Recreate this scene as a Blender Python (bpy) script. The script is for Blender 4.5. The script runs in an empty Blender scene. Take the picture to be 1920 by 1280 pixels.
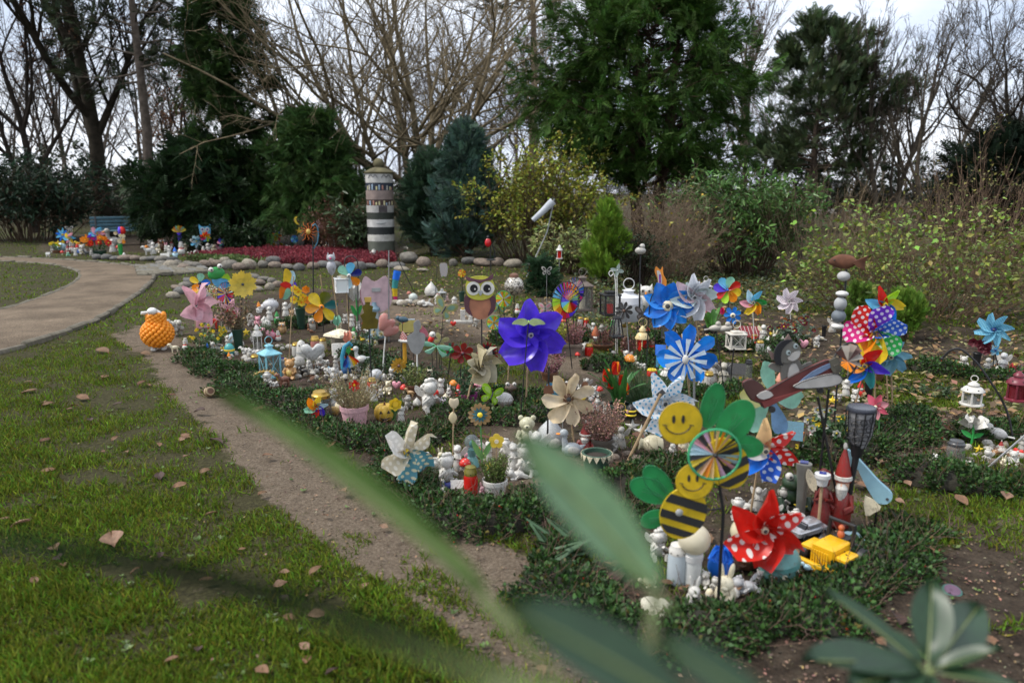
import bpy, math, random
import numpy as np
from mathutils import Matrix, Euler, Vector
random.seed(7)
RNG = np.random.default_rng(11)
SC = bpy.context.scene
COL = SC.collection
R = math.radians
# ------------------------------------------------------------------ camera, sky, sun, exposure
CAM_H, FPX, PITCH = 1.6,1387.0, math.atan(280/1387.0)
cam_data = bpy.data.cameras.new('camera')
cam_data.sensor_width = 36.0
cam_data.lens = 36.0*FPX / 1920.0
cam_data.clip_start = 0.05
cam_data.clip_end = 2000
cam_data.dof.use_dof = True
cam_data.dof.focus_distance = 6.0
cam_data.dof.aperture_fstop = 1.9
cam = bpy.data.objects.new('camera', cam_data)
COL.objects.link(cam)
cam.location = (0,0, CAM_H)
cam.rotation_euler = (math.pi / 2 - PITCH, 0,0)
SC.camera = cam

SUN_EL, SUN_AZ = R(55), R(262)
world = bpy.data.worlds.new('World')
SC.world = world
world.use_nodes = True
wn, wl = world.node_tree.nodes, world.node_tree.links
wn.clear()
w_out = wn.new('ShaderNodeOutputWorld')
w_bg = wn.new('ShaderNodeBackground')
w_bg.inputs['Strength'].default_value = 0.066
w_sky = wn.new('ShaderNodeTexSky')
w_sky.sky_type = 'NISHITA'
w_sky.sun_disc = False
w_sky.sun_elevation = SUN_EL
w_sky.sun_rotation = SUN_AZ
w_sky.dust_density = 3.0
w_co = wn.new('ShaderNodeTexCoord')
w_map = wn.new('ShaderNodeMapping')
w_map.inputs['Scale'].default_value = (1.0,1.0,2.6)
w_noise = wn.new('ShaderNodeTexNoise')
w_noise.inputs['Scale'].default_value = 2.6
w_noise.inputs['Detail'].default_value = 7
w_noise.inputs['Roughness'].default_value = 0.55
w_ramp = wn.new('ShaderNodeValToRGB')
w_ramp.color_ramp.elements[0].position = 0.33
w_ramp.color_ramp.elements[0].color = (4.6,5.4,6.9,1)
w_ramp.color_ramp.elements[1].position = 0.66
w_ramp.color_ramp.elements[1].color = (10.6,11.0,11.7,1)
w_mix = wn.new('ShaderNodeMix')
w_mix.data_type = 'RGBA'
w_mix.inputs['Factor'].default_value = 0.88
wl.new(w_co.outputs['Generated'], w_map.inputs['Vector'])
wl.new(w_map.outputs['Vector'], w_noise.inputs['Vector'])
wl.new(w_noise.outputs['Fac'], w_ramp.inputs['Fac'])
wl.new(w_sky.outputs['Color'], w_mix.inputs['A'])
wl.new(w_ramp.outputs['Color'], w_mix.inputs['B'])
wl.new(w_mix.outputs['Result'], w_bg.inputs['Color'])
wl.new(w_bg.outputs['Background'], w_out.inputs['Surface'])

sun_data = bpy.data.lights.new('sun', 'SUN')
sun_data.energy = 1.5
sun_data.angle = R(14)
sun_data.color = (1.0,0.95,0.88)
sun = bpy.data.objects.new('sun', sun_data)
COL.objects.link(sun)
sd = Vector((math.sin(SUN_AZ)*math.cos(SUN_EL), math.cos(SUN_AZ)*math.cos(SUN_EL), math.sin(SUN_EL)))
sun.rotation_euler = sd.to_track_quat('Z', 'Y').to_euler()

SC.view_settings.view_transform = 'Standard'
SC.view_settings.look = 'None'
SC.view_settings.exposure = 1.2
SC.view_settings.gamma = 1.0
SC.view_settings.use_curve_mapping = False
SC.render.engine = 'CYCLES'
SC.cycles.use_denoising = True
SC.cycles.max_bounces = 6
SC.cycles.diffuse_bounces = 3
SC.cycles.transmission_bounces = 4
SC.cycles.transparent_max_bounces = 8
SC.cycles.caustics_reflective = False
SC.cycles.caustics_refractive = False

# ------------------------------------------------------------------ where things stand (surveyed from the photograph)
CP, SP = math.cos(PITCH), math.sin(PITCH)
def ray(px, py):
 x = (px - 960)/FPX
 y = -(py - 640)/FPX
 return (x, CP + y * SP, -SP + y * CP)
def ground_at(px, py, z=0.0):
 d = ray(px, py)
 t = (CAM_H - z)/-d[2]
 return (d[0]*t, d[1]*t, t / FPX)          # X, Y, metres per pixel
def height_at(px, py, Y):
 d = ray(px, py)
 t = Y / d[1]
 return d[0]*t, CAM_H + d[2]*t             # X, Z in the plane at depth Y
def gp(pts):
 return np.array([ground_at(x, y)[:2] for x, y in pts])

# ------------------------------------------------------------------ materials
MATS = {}
def _new(key):
 m = bpy.data.materials.new(key)
 m.use_nodes = True
 n, l = m.node_tree.nodes, m.node_tree.links
 return m, n, l, n['Principled BSDF']
def mat(c, rough=0.55, var=0.22, scale=18.0, metal=0.0, trans=0.0, bump=0.0, tint=False, spec=0.5, emit=0.0, dirt=0.0):
 key = 'm_%s_%g_%g_%g_%g_%g_%g_%d_%g_%g' % ('-'.join('%.3f' % v for v in c), rough, var, scale, metal, trans, bump, tint, spec, dirt)
 if key in MATS: return MATS[key]
 m, n, l, b = _new('surface_%03d' % len(MATS))
 MATS[key] = m
 b.inputs['Roughness'].default_value = rough
 b.inputs['Metallic'].default_value = metal
 b.inputs['Specular IOR Level'].default_value = spec
 co = n.new('ShaderNodeTexCoord')
 nz = n.new('ShaderNodeTexNoise')
 nz.inputs['Scale'].default_value = scale
 nz.inputs['Detail'].default_value = 5
 l.new(co.outputs['Object'], nz.inputs['Vector'])
 rp = n.new('ShaderNodeValToRGB')
 rp.color_ramp.elements[0].position = 0.3
 rp.color_ramp.elements[1].position = 0.7
 rp.color_ramp.elements[0].color = tuple(v * (1 - var) for v in c) + (1,)
 rp.color_ramp.elements[1].color = tuple(min(1, v * (1 + var * 0.6)) for v in c) + (1,)
 l.new(nz.outputs['Fac'], rp.inputs['Fac'])
 colour = rp.outputs['Color']
 if dirt:
  n2 = n.new('ShaderNodeTexNoise'); n2.inputs['Scale'].default_value = scale * 2.3; n2.inputs['Detail'].default_value = 8
  n2.inputs['Roughness'].default_value = 0.7
  l.new(co.outputs['Object'], n2.inputs['Vector'])
  r2 = n.new('ShaderNodeValToRGB'); r2.color_ramp.elements[0].position = 0.5; r2.color_ramp.elements[1].position = 0.68
  l.new(n2.outputs['Fac'], r2.inputs['Fac'])
  mm = n.new('ShaderNodeMath'); mm.operation = 'MULTIPLY'; mm.inputs[1].default_value = dirt
  l.new(r2.outputs['Color'], mm.inputs[0])
  mx = n.new('ShaderNodeMix'); mx.data_type = 'RGBA'
  l.new(mm.outputs[0], mx.inputs['Factor']); l.new(colour, mx.inputs['A'])
  mx.inputs['B'].default_value = (0.10,0.085,0.055,1)
  colour = mx.outputs['Result']
 if tint:
  at = n.new('ShaderNodeVertexColor'); at.layer_name = 'tint'
  mx = n.new('ShaderNodeMix'); mx.data_type = 'RGBA'; mx.blend_type = 'MULTIPLY'
  mx.inputs['Factor'].default_value = 1
  l.new(colour, mx.inputs['A']); l.new(at.outputs['Color'], mx.inputs['B'])
  colour = mx.outputs['Result']
 l.new(colour, b.inputs['Base Color'])
 if bump:
  bp = n.new('ShaderNodeBump'); bp.inputs['Strength'].default_value = bump; bp.inputs['Distance'].default_value = 0.01
  l.new(nz.outputs['Fac'], bp.inputs['Height']); l.new(bp.outputs['Normal'], b.inputs['Normal'])
 if emit:
  pass
 if trans:
  t = n.new('ShaderNodeBsdfTranslucent'); ms = n.new('ShaderNodeMixShader')
  ms.inputs['Fac'].default_value = trans
  l.new(colour, t.inputs['Color']); l.new(b.outputs['BSDF'], ms.inputs[1]); l.new(t.outputs['BSDF'], ms.inputs[2])
  l.new(ms.outputs['Shader'], n['Material Output'].inputs['Surface'])
 return m
def film(c, var=0.26): return mat(c, 0.28, var, 11, trans=0.3, bump=.15, dirt=.22)                # thin coloured plastic or nylon
def dots(c, dc, scale=40, size=0.3, trans=0.3):
 key = 'dots_%s_%s_%g_%g' % (c, dc, scale, size)
 if key in MATS: return MATS[key]
 m, n, l, b = _new('dotted_%03d' % len(MATS)); MATS[key] = m
 b.inputs['Roughness'].default_value = 0.4
 co = n.new('ShaderNodeTexCoord'); mp = n.new('ShaderNodeMapping')
 mp.inputs['Rotation'].default_value = (0,0.6,0); mp.inputs['Scale'].default_value = (1,0.02,1)
 vo = n.new('ShaderNodeTexVoronoi'); vo.inputs['Scale'].default_value = scale; vo.inputs['Randomness'].default_value = 0.066
 l.new(co.outputs['Object'], mp.inputs['Vector']); l.new(mp.outputs['Vector'], vo.inputs['Vector'])
 cp = n.new('ShaderNodeMath'); cp.operation = 'LESS_THAN'; cp.inputs[1].default_value = size
 l.new(vo.outputs['Distance'], cp.inputs[0])
 mx = n.new('ShaderNodeMix'); mx.data_type = 'RGBA'
 mx.inputs['A'].default_value = tuple(c) + (1,); mx.inputs['B'].default_value = tuple(dc) + (1,)
 l.new(cp.outputs[0], mx.inputs['Factor']); l.new(mx.outputs['Result'], b.inputs['Base Color'])
 t = n.new('ShaderNodeBsdfTranslucent'); ms = n.new('ShaderNodeMixShader'); ms.inputs['Fac'].default_value = trans
 l.new(mx.outputs['Result'], t.inputs['Color']); l.new(b.outputs['BSDF'], ms.inputs[1]); l.new(t.outputs['BSDF'], ms.inputs[2])
 l.new(ms.outputs['Shader'], n['Material Output'].inputs['Surface'])
 return m
def glass(c=(0.9,0.95,0.93), alpha=0.25):
 if c[0] == c[0] and max(c) - min(c) < .2 and alpha < .5: c, alpha = tuple(v * .3 for v in c), alpha * .8
 key = 'glass_%s_%g' % (c, alpha)
 if key in MATS: return MATS[key]
 m, n, l, b = _new('glass_%03d' % len(MATS)); MATS[key] = m
 b.inputs['Base Color'].default_value = tuple(c) + (1,)
 b.inputs['Roughness'].default_value = 0.066
 tr = n.new('ShaderNodeBsdfTransparent'); tr.inputs['Color'].default_value = tuple(min(1,0.8 + 0.25*v) for v in c) + (1,)
 ms = n.new('ShaderNodeMixShader'); ms.inputs['Fac'].default_value = alpha
 l.new(tr.outputs['BSDF'], ms.inputs[1]); l.new(b.outputs['BSDF'], ms.inputs[2])
 l.new(ms.outputs['Shader'], n['Material Output'].inputs['Surface'])
 return m

# ------------------------------------------------------------------ meshes
def mesh_np(name, V, faces, m=None, tint=None, smooth=True):
 """V (n,3); faces: list of int arrays (k, arity)"""
 me = bpy.data.meshes.new(name)
 V = np.asarray(V, np.float32)
 faces = [np.asarray(f, np.int32) for f in faces if len(f)]
 me.vertices.add(len(V)); me.vertices.foreach_set('co', V.ravel())
 nl = sum(f.size for f in faces); npoly = sum(len(f) for f in faces)
 me.loops.add(nl); me.polygons.add(npoly)
 me.loops.foreach_set('vertex_index', np.concatenate([f.ravel() for f in faces]))
 tot = np.concatenate([np.full(len(f), f.shape[1], np.int32) for f in faces])
 st = np.concatenate([[0], np.cumsum(tot)[:-1]]).astype(np.int32)
 me.polygons.foreach_set('loop_start', st)
 me.polygons.foreach_set('use_smooth', np.full(npoly, smooth))
 if tint is not None:
  a = me.color_attributes.new('tint', 'FLOAT_COLOR', 'POINT')
  c = np.ones((len(V),4), np.float32); c[:, :3] = tint
  a.data.foreach_set('color', c.ravel())
 me.update(calc_edges=True)
 if m: me.materials.append(m)
 return me
def link(name, me, parent=None, **props):
 o = bpy.data.objects.new(name, me); COL.objects.link(o)
 if parent is not None: o.parent = parent
 for k, v in props.items(): o[k] = v
 return o

_SPH = {}
def ell(c, r, seg=12, rings=8):
 k = (seg, rings)
 if k not in _SPH:
  vs = [(0,0,1)]; fs = []
  for i in range(1, rings):
   a = math.pi * i / rings
   for j in range(seg):
    b = 2*math.pi * j / seg
    vs.append((math.sin(a)*math.cos(b), math.sin(a)*math.sin(b), math.cos(a)))
  vs.append((0,0,-1)); e = len(vs) - 1
  for j in range(seg):
   fs.append((0,1 + j, 1 + (j + 1) % seg))
   for i in range(rings - 2):
    p, q = 1 + i * seg, 1 + (i + 1)*seg
    fs.append((p + j, q + j, q + (j + 1) % seg, p + (j + 1) % seg))
   p = 1 + (rings - 2)*seg
   fs.append((p + j, e, p + (j + 1) % seg))
  _SPH[k] = (np.array(vs), fs)
 V, F = _SPH[k]
 if not hasattr(r, '__len__'): r = (r, r, r)
 return (V * np.array(r) + np.array(c), F)
def lathe(prof, seg=16, c=(0,0,0), closed=True):
 V, F = [],[]
 for r, z in prof:
  for j in range(seg):
   b = 2*math.pi * j / seg
   V.append((r * math.cos(b), r * math.sin(b), z))
 for i in range(len(prof) - 1):
  for j in range(seg):
   F.append((i * seg + j, i * seg + (j + 1) % seg, (i + 1)*seg + (j + 1) % seg, (i + 1)*seg + j))
 if closed:
  F.append(tuple(range(seg - 1,-1,-1)))
  F.append(tuple((len(prof) - 1)*seg + j for j in range(seg)))
 return (np.array(V) + np.array(c), F)
def tube(pts, rad, seg=6, caps=True):
 P = np.array(pts, float); n = len(P)
 if not hasattr(rad, '__len__'): rad = [rad]*n
 V, F = [],[]
 for i in range(n):
  t = P[min(i + 1, n - 1)] - P[max(i - 1,0)]
  t /= (np.linalg.norm(t) + 1e-9)
  a = np.cross(t, (0,1,0.13)); a /= (np.linalg.norm(a) + 1e-9); b = np.cross(t, a)
  for j in range(seg):
   g = 2*math.pi * j / seg
   V.append(P[i] + rad[i]*(math.cos(g)*a + math.sin(g)*b))
 for i in range(n - 1):
  for j in range(seg):
   F.append((i * seg + j, (i + 1)*seg + j, (i + 1)*seg + (j + 1) % seg, i * seg + (j + 1) % seg))
 if caps:
  F.append(tuple(range(seg))); F.append(tuple((n - 1)*seg + j for j in range(seg - 1,-1,-1)))
 return (np.array(V), F)
def box(c, s, bev=0.0):
 x, y, z = [v / 2 for v in s]
 if not bev:
  V = [(i * x, j * y, k * z) for i in (-1,1) for j in (-1,1) for k in (-1,1)]
  F = [(0,1,3,2),(4,6,7,5),(0,4,5,1),(2,3,7,6),(0,2,6,4),(1,5,7,3)]
  return (np.array(V) + np.array(c), F)
 b = min(bev, x * .9, y * .9, z * .9)
 ring = lambda xx, yy, zz: [(xx - b, -yy, zz),(xx, -yy + b, zz),(xx, yy - b, zz),(xx - b, yy, zz),(-xx + b, yy, zz),(-xx, yy - b, zz),(-xx, -yy + b, zz),(-xx + b, -yy, zz)]
 V = ring(x - b, y - b, -z) + ring(x, y, -z + b) + ring(x, y, z - b) + ring(x - b, y - b, z)
 F = [tuple(range(7,-1,-1)), tuple(range(24,32))]
 for i in range(3):
  for j in range(8): F.append((i * 8 + j, i * 8 + (j + 1) % 8, i * 8 + 8 + (j + 1) % 8, i * 8 + 8 + j))
 return (np.array(V) + np.array(c), F)
def smooth_loop(pts, k=4):
 P = [np.array(p, float) for p in pts]; n = len(P); out = []
 for i in range(n):
  a, b, c, d = P[i - 1], P[i], P[(i + 1) % n], P[(i + 2) % n]
  for s in range(k):
   t = s / k
   out.append(0.5*((2*b) + (c - a)*t + (2*a - 5*b + 4*c - d)*t * t + (3*b - a - 3*c + d)*t ** 3))
 return out
def plate(pts, th=0.004, y=0.0, smooth=0):
 """flat cut-out standing in the XZ plane with real thickness"""
 if smooth: pts = smooth_loop(pts, smooth)
 n = len(pts)
 V = [(p[0], y - th / 2, p[1]) for p in pts] + [(p[0], y + th / 2, p[1]) for p in pts]
 F = [tuple(range(n)), tuple(range(2*n - 1, n - 1,-1))]
 for i in range(n): F.append((i, n + i, n + (i + 1) % n, (i + 1) % n))
 return (np.array(V), F)
def ellipse(cx, cz, a, b, rot=0, n=20):
 c, s = math.cos(rot), math.sin(rot)
 return [(cx + a * math.cos(t)*c - b * math.sin(t)*s, cz + a * math.cos(t)*s + b * math.sin(t)*c) for t in [2*math.pi * i / n for i in range(n)]]
def tr(g, loc=(0,0,0), rot=(0,0,0), sc=1.0):
 V = np.array(g[0], float)*(np.array(sc) if hasattr(sc, '__len__') else sc)
 if any(rot):
  V = V @ np.array(Euler(rot).to_matrix()).T
 return (V + np.array(loc), g[1])
def jitter(g, a, f=9.0, seed=0):
 V = np.array(g[0], float)
 d = np.stack([np.sin(V[:, 0]*f + seed)*np.cos(V[:, 1]*f * 1.3 + seed * 2.1), np.sin(V[:, 1]*f * 1.1 + seed * 1.7)*np.cos(V[:, 2]*f + seed), np.sin(V[:, 2]*f * 1.2 + seed * .7)*np.cos(V[:, 0]*f * .9 + seed)],1)
 return (V + a * d, g[1])
def mesh_py(name, geos, m, smooth=True):
 V, F, o = [],[],0
 for v, f in geos:
  V.append(np.asarray(v, float)); F += [tuple(int(i) + o for i in q) for q in f]; o += len(v)
 V = np.concatenate(V)
 me = bpy.data.meshes.new(name)
 me.from_pydata(V.tolist(),[], F)
 if smooth:
  me.polygons.foreach_set('use_smooth', [len(p) <= 4 for p in F]); me.set_sharp_from_angle(angle=R(42))
 if m: me.materials.append(m)
 return me
class Thing:
 """one top-level thing: an Empty at its base, its parts as children. Local x runs right, -y towards the viewer, z up"""
 def __init__(s, name, label, cat, px=None, py=None, z=0.0, face=0.0, group=None, at=None, flat=False):
  if at is None:
   X, Y, s.u = ground_at(px, py, z)
  else:
   X, Y = at[:2]; s.u = math.hypot(X, Y)/FPX
  s.px, s.X, s.Y, s.z = px, X, Y, z
  s.o = bpy.data.objects.new(name, None); COL.objects.link(s.o)
  s.o.empty_display_size = 0.1
  s.o.location = (X, Y, z)
  s.rz = (0 if flat else -math.atan2(X, Y)) + face
  s.o.rotation_euler = (0,0, s.rz)
  s.o['label'] = label; s.o['category'] = cat
  if group: s.o['group'] = group
 def add(s, name, geos, m, parent=None, smooth=True, label=None):
  if isinstance(geos, tuple): geos = [geos]
  o = link(name, mesh_py(name, geos, m, smooth), parent or s.o)
  if label: o['label'] = label
  return o
 def up(s, px, py):
  """local (x, z) of a picture point seen at this thing's depth"""
  X, Z = height_at(px, py, s.Y)
  return ((X - s.X)/max(0.3, math.cos(s.rz)) if abs(s.rz) < 1.2 else X - s.X), Z - s.z
# ================================================================== SETTING
# ------------------------------------------------------------------ ground
def inside(poly, X, Y):
 res = np.zeros(X.shape, bool); n = len(poly)
 for i in range(n):
  x1, y1 = poly[i]; x2, y2 = poly[(i + 1) % n]
  c = ((y1 > Y) != (y2 > Y)) & (X < (x2 - x1)*(Y - y1)/(y2 - y1 + 1e-12) + x1)
  res ^= c
 return res
DIRT = [gp(p) for p in (
 [(205,628),(262,662),(300,705),(350,775),(430,842),(480,900),(545,970),(640,1050),(760,1120),(860,1190),(930,1279),(1100,1279),(1030,1090),(1000,1045),(900,1015),(790,960),(710,900),(600,850),(520,790),(440,740),(380,700),(350,645),(290,606)],
 [(640,575),(760,556),(860,560),(960,600),(1060,645),(1160,690),(1080,712),(980,660),(860,618),(740,605)],
 [(840,830),(960,800),(1010,830),(1200,900),(1180,960),(1050,990),(1010,940)],
 [(1560,930),(1640,850),(1760,785),(1860,762),(1915,790),(1810,850),(1690,900),(1600,960)],
)]
HUMUS = [gp(p) for p in (
 [(1010,1040),(1180,930),(1330,900),(1450,860),(1560,930),(1700,1000),(1919,960),(1919,1279),(1080,1279)],
 [(350,600),(420,560),(560,540),(760,545),(900,590),(1000,640),(1120,690),(1240,740),(1330,780),(1420,850),(1330,900),(1180,930),(1010,1010),(900,1000),(700,890),(560,830),(440,740),(360,690)],
 [(1000,548),(1200,548),(1500,592),(1919,624),(1919,700),(1500,690),(1200,640),(1000,590)],
 [(1480,760),(1700,740),(1760,800),(1600,880),(1440,860)],
 [(70,474),(260,474),(300,470),(640,476),(780,486),(780,470),(640,440),(90,440)],
)]
GRASSY = [gp(p) for p in (
 [(780,640),(1000,700),(1040,740),(960,760),(850,690)],
 [(1220,700),(1460,690),(1560,720),(1480,760),(1300,745)],
 [(1600,720),(1900,690),(1919,770),(1760,780)],
 [(1000,580),(1180,590),(1240,640),(1120,620)],
)]
def ground_masks(X, Y):
 g = np.full(X.shape, 0.92); s = np.zeros(X.shape)
 for p in HUMUS:
  i = inside(p, X, Y); g[i] = 0.22; s[i] = 0.8
 for p in GRASSY:
  i = inside(p, X, Y); g[i] = 0.85
 for p in DIRT:
  i = inside(p, X, Y); g[i] = 0.05; s[i] = 0.12
 i = inside(DIRT[3], X, Y); s[i] = 0.55
 i = (X > 0.25) & (Y < 3.0); g[i] = 0.06; s[i] = np.maximum(s[i],0.85)
 return g, s
def gz(X, Y):
 return 0.010*np.sin(X * 2.1 + 1)*np.cos(Y * 1.7) + 0.006*np.sin(X * 5.3 + Y * 4.1)
def noise2(X, Y):
 return (np.sin(X * 1.9 + 2*np.sin(Y * 1.3))*np.cos(Y * 2.3 + 1.5*np.sin(X * .9)) + 0.6*np.sin(X * 5.1 + Y * 3.3)*np.cos(Y * 6.1 - X * 2.2) + 0.4*np.sin(X * 13 + 3*np.sin(Y * 7))*np.cos(Y * 11))/2
def blur(a, k):
 for _ in range(k):
  a = (a + np.roll(a, 1,0) + np.roll(a, -1,0) + np.roll(a, 1,1) + np.roll(a, -1,1))/5
 return a
nr, nc = 210,230
yy = 0.9*(46/0.9) ** np.linspace(0,1, nr)
GX = np.linspace(-1,1, nc)[None, :]*(yy[:, None]*0.95 + 1.6); GY = np.repeat(yy[:, None], nc, 1)
wob = .16*noise2(GX * 3.1, GY * 3.1); g_, s_ = ground_masks(GX + wob, GY - wob)
g_, s_ = blur(g_, 4), blur(s_, 3)
V = np.stack([GX, GY, gz(GX, GY)*np.clip((30 - GY)/20,0,1)],-1).reshape(-1,3)
idx = np.arange(nr * nc).reshape(nr, nc)
quads = np.stack([idx[:-1, :-1], idx[:-1,1:], idx[1:, 1:], idx[1:, :-1]],-1).reshape(-1,4)
# outer skirt so that the same sheet reaches the horizon
ring = np.concatenate([idx[0, :], idx[1:, -1], idx[-1,-2::-1], idx[-2:0:-1,0]])
cen = np.array([0,20,0.0]); out = []
for i in ring:
 d = V[i] - cen; d[2] = 0
 out.append(cen + d / np.linalg.norm(d)*700)
o0 = len(V); V = np.concatenate([V, np.array(out)])
m_ = len(ring)
sk = np.array([(ring[k], o0 + k, o0 + (k + 1) % m_, ring[(k + 1) % m_]) for k in range(m_)])
me = mesh_np('ground', V, [quads, sk])
at = me.color_attributes.new('cover', 'FLOAT_COLOR', 'POINT')
cc = np.ones((len(V),4), np.float32); cc[:, 0] = 0.9; cc[:, 1] = 0.2
cc[:nr * nc, 0] = g_.ravel(); cc[:nr * nc, 1] = s_.ravel()
at.data.foreach_set('color', cc.ravel())
def ground_material():
 m, n, l, b = _new('ground_earth_and_turf')
 b.inputs['Roughness'].default_value = 0.95; b.inputs['Specular IOR Level'].default_value = 0.15
 co = n.new('ShaderNodeTexCoord'); at = n.new('ShaderNodeVertexColor'); at.layer_name = 'cover'
 sp = n.new('ShaderNodeSeparateColor'); l.new(at.outputs['Color'], sp.inputs['Color'])
 def noise(sc, det=6, ro=0.6):
  z = n.new('ShaderNodeTexNoise'); z.inputs['Scale'].default_value = sc; z.inputs['Detail'].default_value = det; z.inputs['Roughness'].default_value = ro
  l.new(co.outputs['Object'], z.inputs['Vector']); return z.outputs['Fac']
 def ramp(f, stops):
  r = n.new('ShaderNodeValToRGB')
  while len(r.color_ramp.elements) < len(stops): r.color_ramp.elements.new(0.5)
  for e, (p, c) in zip(r.color_ramp.elements, stops): e.position = p; e.color = tuple(c) + (1,)
  l.new(f, r.inputs['Fac']); return r.outputs['Color']
 def mix(f, a, c):
  x = n.new('ShaderNodeMix'); x.data_type = 'RGBA'
  l.new(f, x.inputs['Factor']); l.new(a, x.inputs['A']); l.new(c, x.inputs['B']); return x.outputs['Result']
 fine, mid = noise(95,4), noise(9,8)
 sand = ramp(noise(70,9,.75),[(0.3,(0.07,0.05,0.033)),(0.5,(0.14,0.108,0.077)),(0.66,(0.23,0.185,0.138)),(0.8,(.4,.35,.28))])
 dark = ramp(noise(60,6,0.75),[(0.3,(0.008,0.006,0.005)),(0.55,(0.03,0.021,0.014)),(0.75,(0.085,0.058,0.038))])
 turf = ramp(noise(45,7,0.7),[(0.28,(0.018,0.016,0.009)),(0.5,(0.045,0.041,0.018)),(0.72,(0.085,0.08,0.035))])
 sm = n.new('ShaderNodeMath'); sm.operation = 'ADD'; l.new(sp.outputs['Green'], sm.inputs[0])
 s2 = n.new('ShaderNodeMath'); s2.operation = 'MULTIPLY_ADD'; l.new(mid, s2.inputs[0]); s2.inputs[1].default_value = 1.1; s2.inputs[2].default_value = -0.55
 l.new(s2.outputs[0], sm.inputs[1])
 cl = n.new('ShaderNodeClamp'); l.new(sm.outputs[0], cl.inputs[0])
 soil = mix(cl.outputs[0], sand, dark)
 gm = n.new('ShaderNodeMath'); gm.operation = 'ADD'; l.new(sp.outputs['Red'], gm.inputs[0])
 g2 = n.new('ShaderNodeMath'); g2.operation = 'MULTIPLY_ADD'; l.new(noise(5.5,9,0.7), g2.inputs[0]); g2.inputs[1].default_value = 2.6; g2.inputs[2].default_value = -1.3
 l.new(g2.outputs[0], gm.inputs[1])
 gr = ramp(gm.outputs[0],[(0.38,(0,0,0)),(0.62,(1,1,1))])
 l.new(mix(gr, soil, turf), b.inputs['Base Color'])
 bp = n.new('ShaderNodeBump'); bp.inputs['Strength'].default_value = 0.9; bp.inputs['Distance'].default_value = 0.02
 ad = n.new('ShaderNodeMath'); ad.operation = 'MULTIPLY_ADD'; l.new(fine, ad.inputs[0]); ad.inputs[1].default_value = 0.45; l.new(noise(22,6,0.7), ad.inputs[2])
 l.new(ad.outputs[0], bp.inputs['Height']); l.new(bp.outputs['Normal'], b.inputs['Normal'])
 return m
me.materials.append(ground_material())
ground = link('ground', me, kind='structure')
# ------------------------------------------------------------------ curving sandy footpath with its kerb stones
outer = [(-60,484),(40,484),(110,488),(190,494),(250,499),(280,507),(290,516),(285,530),(262,550),(225,576),(180,602),(130,624),(70,644),(0,664),(-90,690),(-260,730)]
inner = [(-60,489),(20,490),(80,494),(125,501),(150,510),(152,520),(135,535),(105,549),(60,565),(0,584),(-90,606),(-260,640)]
wo, wi = gp(outer), gp(inner)
def resample(P, n):
 P = np.array(P); d = np.concatenate([[0], np.cumsum(np.linalg.norm(np.diff(P, axis=0), axis=1))])
 t = np.linspace(0, d[-1], n)
 return np.stack([np.interp(t, d, P[:, k]) for k in range(P.shape[1])],1)
def chaikin(P, k=2):
 P = np.array(P)
 for _ in range(k):
  Q = [P[0]]
  for a, b in zip(P[:-1], P[1:]): Q += [a * .75 + b * .25, a * .25 + b * .75]
  P = np.array(Q + [P[-1]])
 return P
wo, wi = chaikin(wo), chaikin(wi)
a, b = resample(wo, 90), resample(wi, 90)
k = 10
rows = np.stack([a * (1 - t) + b * t for t in np.linspace(0,1, k)],1)
z = gz(rows[..., 0], rows[..., 1])*0.3 + 0.022 + 0.02*np.sin(np.linspace(0, math.pi, k))[None, :]
V = np.concatenate([rows, z[..., None]],-1).reshape(-1,3)
idx = np.arange(90*k).reshape(90, k)
me = mesh_np('footpath', V, [np.stack([idx[:-1, :-1], idx[1:, :-1], idx[1:, 1:], idx[:-1,1:]],-1).reshape(-1,4)])
def gravel_mat():
 m, n, l, b = _new('trodden_sand'); b.inputs['Roughness'].default_value = 0.95; b.inputs['Specular IOR Level'].default_value = 0.1
 co = n.new('ShaderNodeTexCoord')
 def noise(sc, det):
  z = n.new('ShaderNodeTexNoise'); z.inputs['Scale'].default_value = sc; z.inputs['Detail'].default_value = det; z.inputs['Roughness'].default_value = .65
  l.new(co.outputs['Object'], z.inputs['Vector']); return z
 a, c = noise(70,4), noise(1.6,8)
 r1 = n.new('ShaderNodeValToRGB'); r1.color_ramp.elements[0].position = .32; r1.color_ramp.elements[1].position = .7
 r1.color_ramp.elements[0].color = (.105,.079,.055,1); r1.color_ramp.elements[1].color = (.29,.228,.165,1)
 r2 = n.new('ShaderNodeValToRGB'); r2.color_ramp.elements[0].position = .35; r2.color_ramp.elements[1].position = .65
 r2.color_ramp.elements[0].color = (.55,.55,.55,1); r2.color_ramp.elements[1].color = (1,1,1,1)
 l.new(a.outputs['Fac'], r1.inputs['Fac']); l.new(c.outputs['Fac'], r2.inputs['Fac'])
 x = n.new('ShaderNodeMix'); x.data_type = 'RGBA'; x.blend_type = 'MULTIPLY'; x.inputs['Factor'].default_value = 1
 l.new(r1.outputs['Color'], x.inputs['A']); l.new(r2.outputs['Color'], x.inputs['B']); l.new(x.outputs['Result'], b.inputs['Base Color'])
 bp = n.new('ShaderNodeBump'); bp.inputs['Strength'].default_value = .7; bp.inputs['Distance'].default_value = .012
 l.new(a.outputs['Fac'], bp.inputs['Height']); l.new(bp.outputs['Normal'], b.inputs['Normal'])
 return m
me.materials.append(gravel_mat())
footpath = link('footpath', me, kind='structure')
kerb_m = mat((0.13,0.115,0.085),0.9,0.35,12, bump=0.4, dirt=0.6)
kerb_meshes = []
for v in range(4):
 kerb_meshes.append(mesh_py('kerb_stone', [jitter(box((0,0,0),(1,0.075,0.10),0.018),0.012,14, v)], kerb_m))
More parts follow.
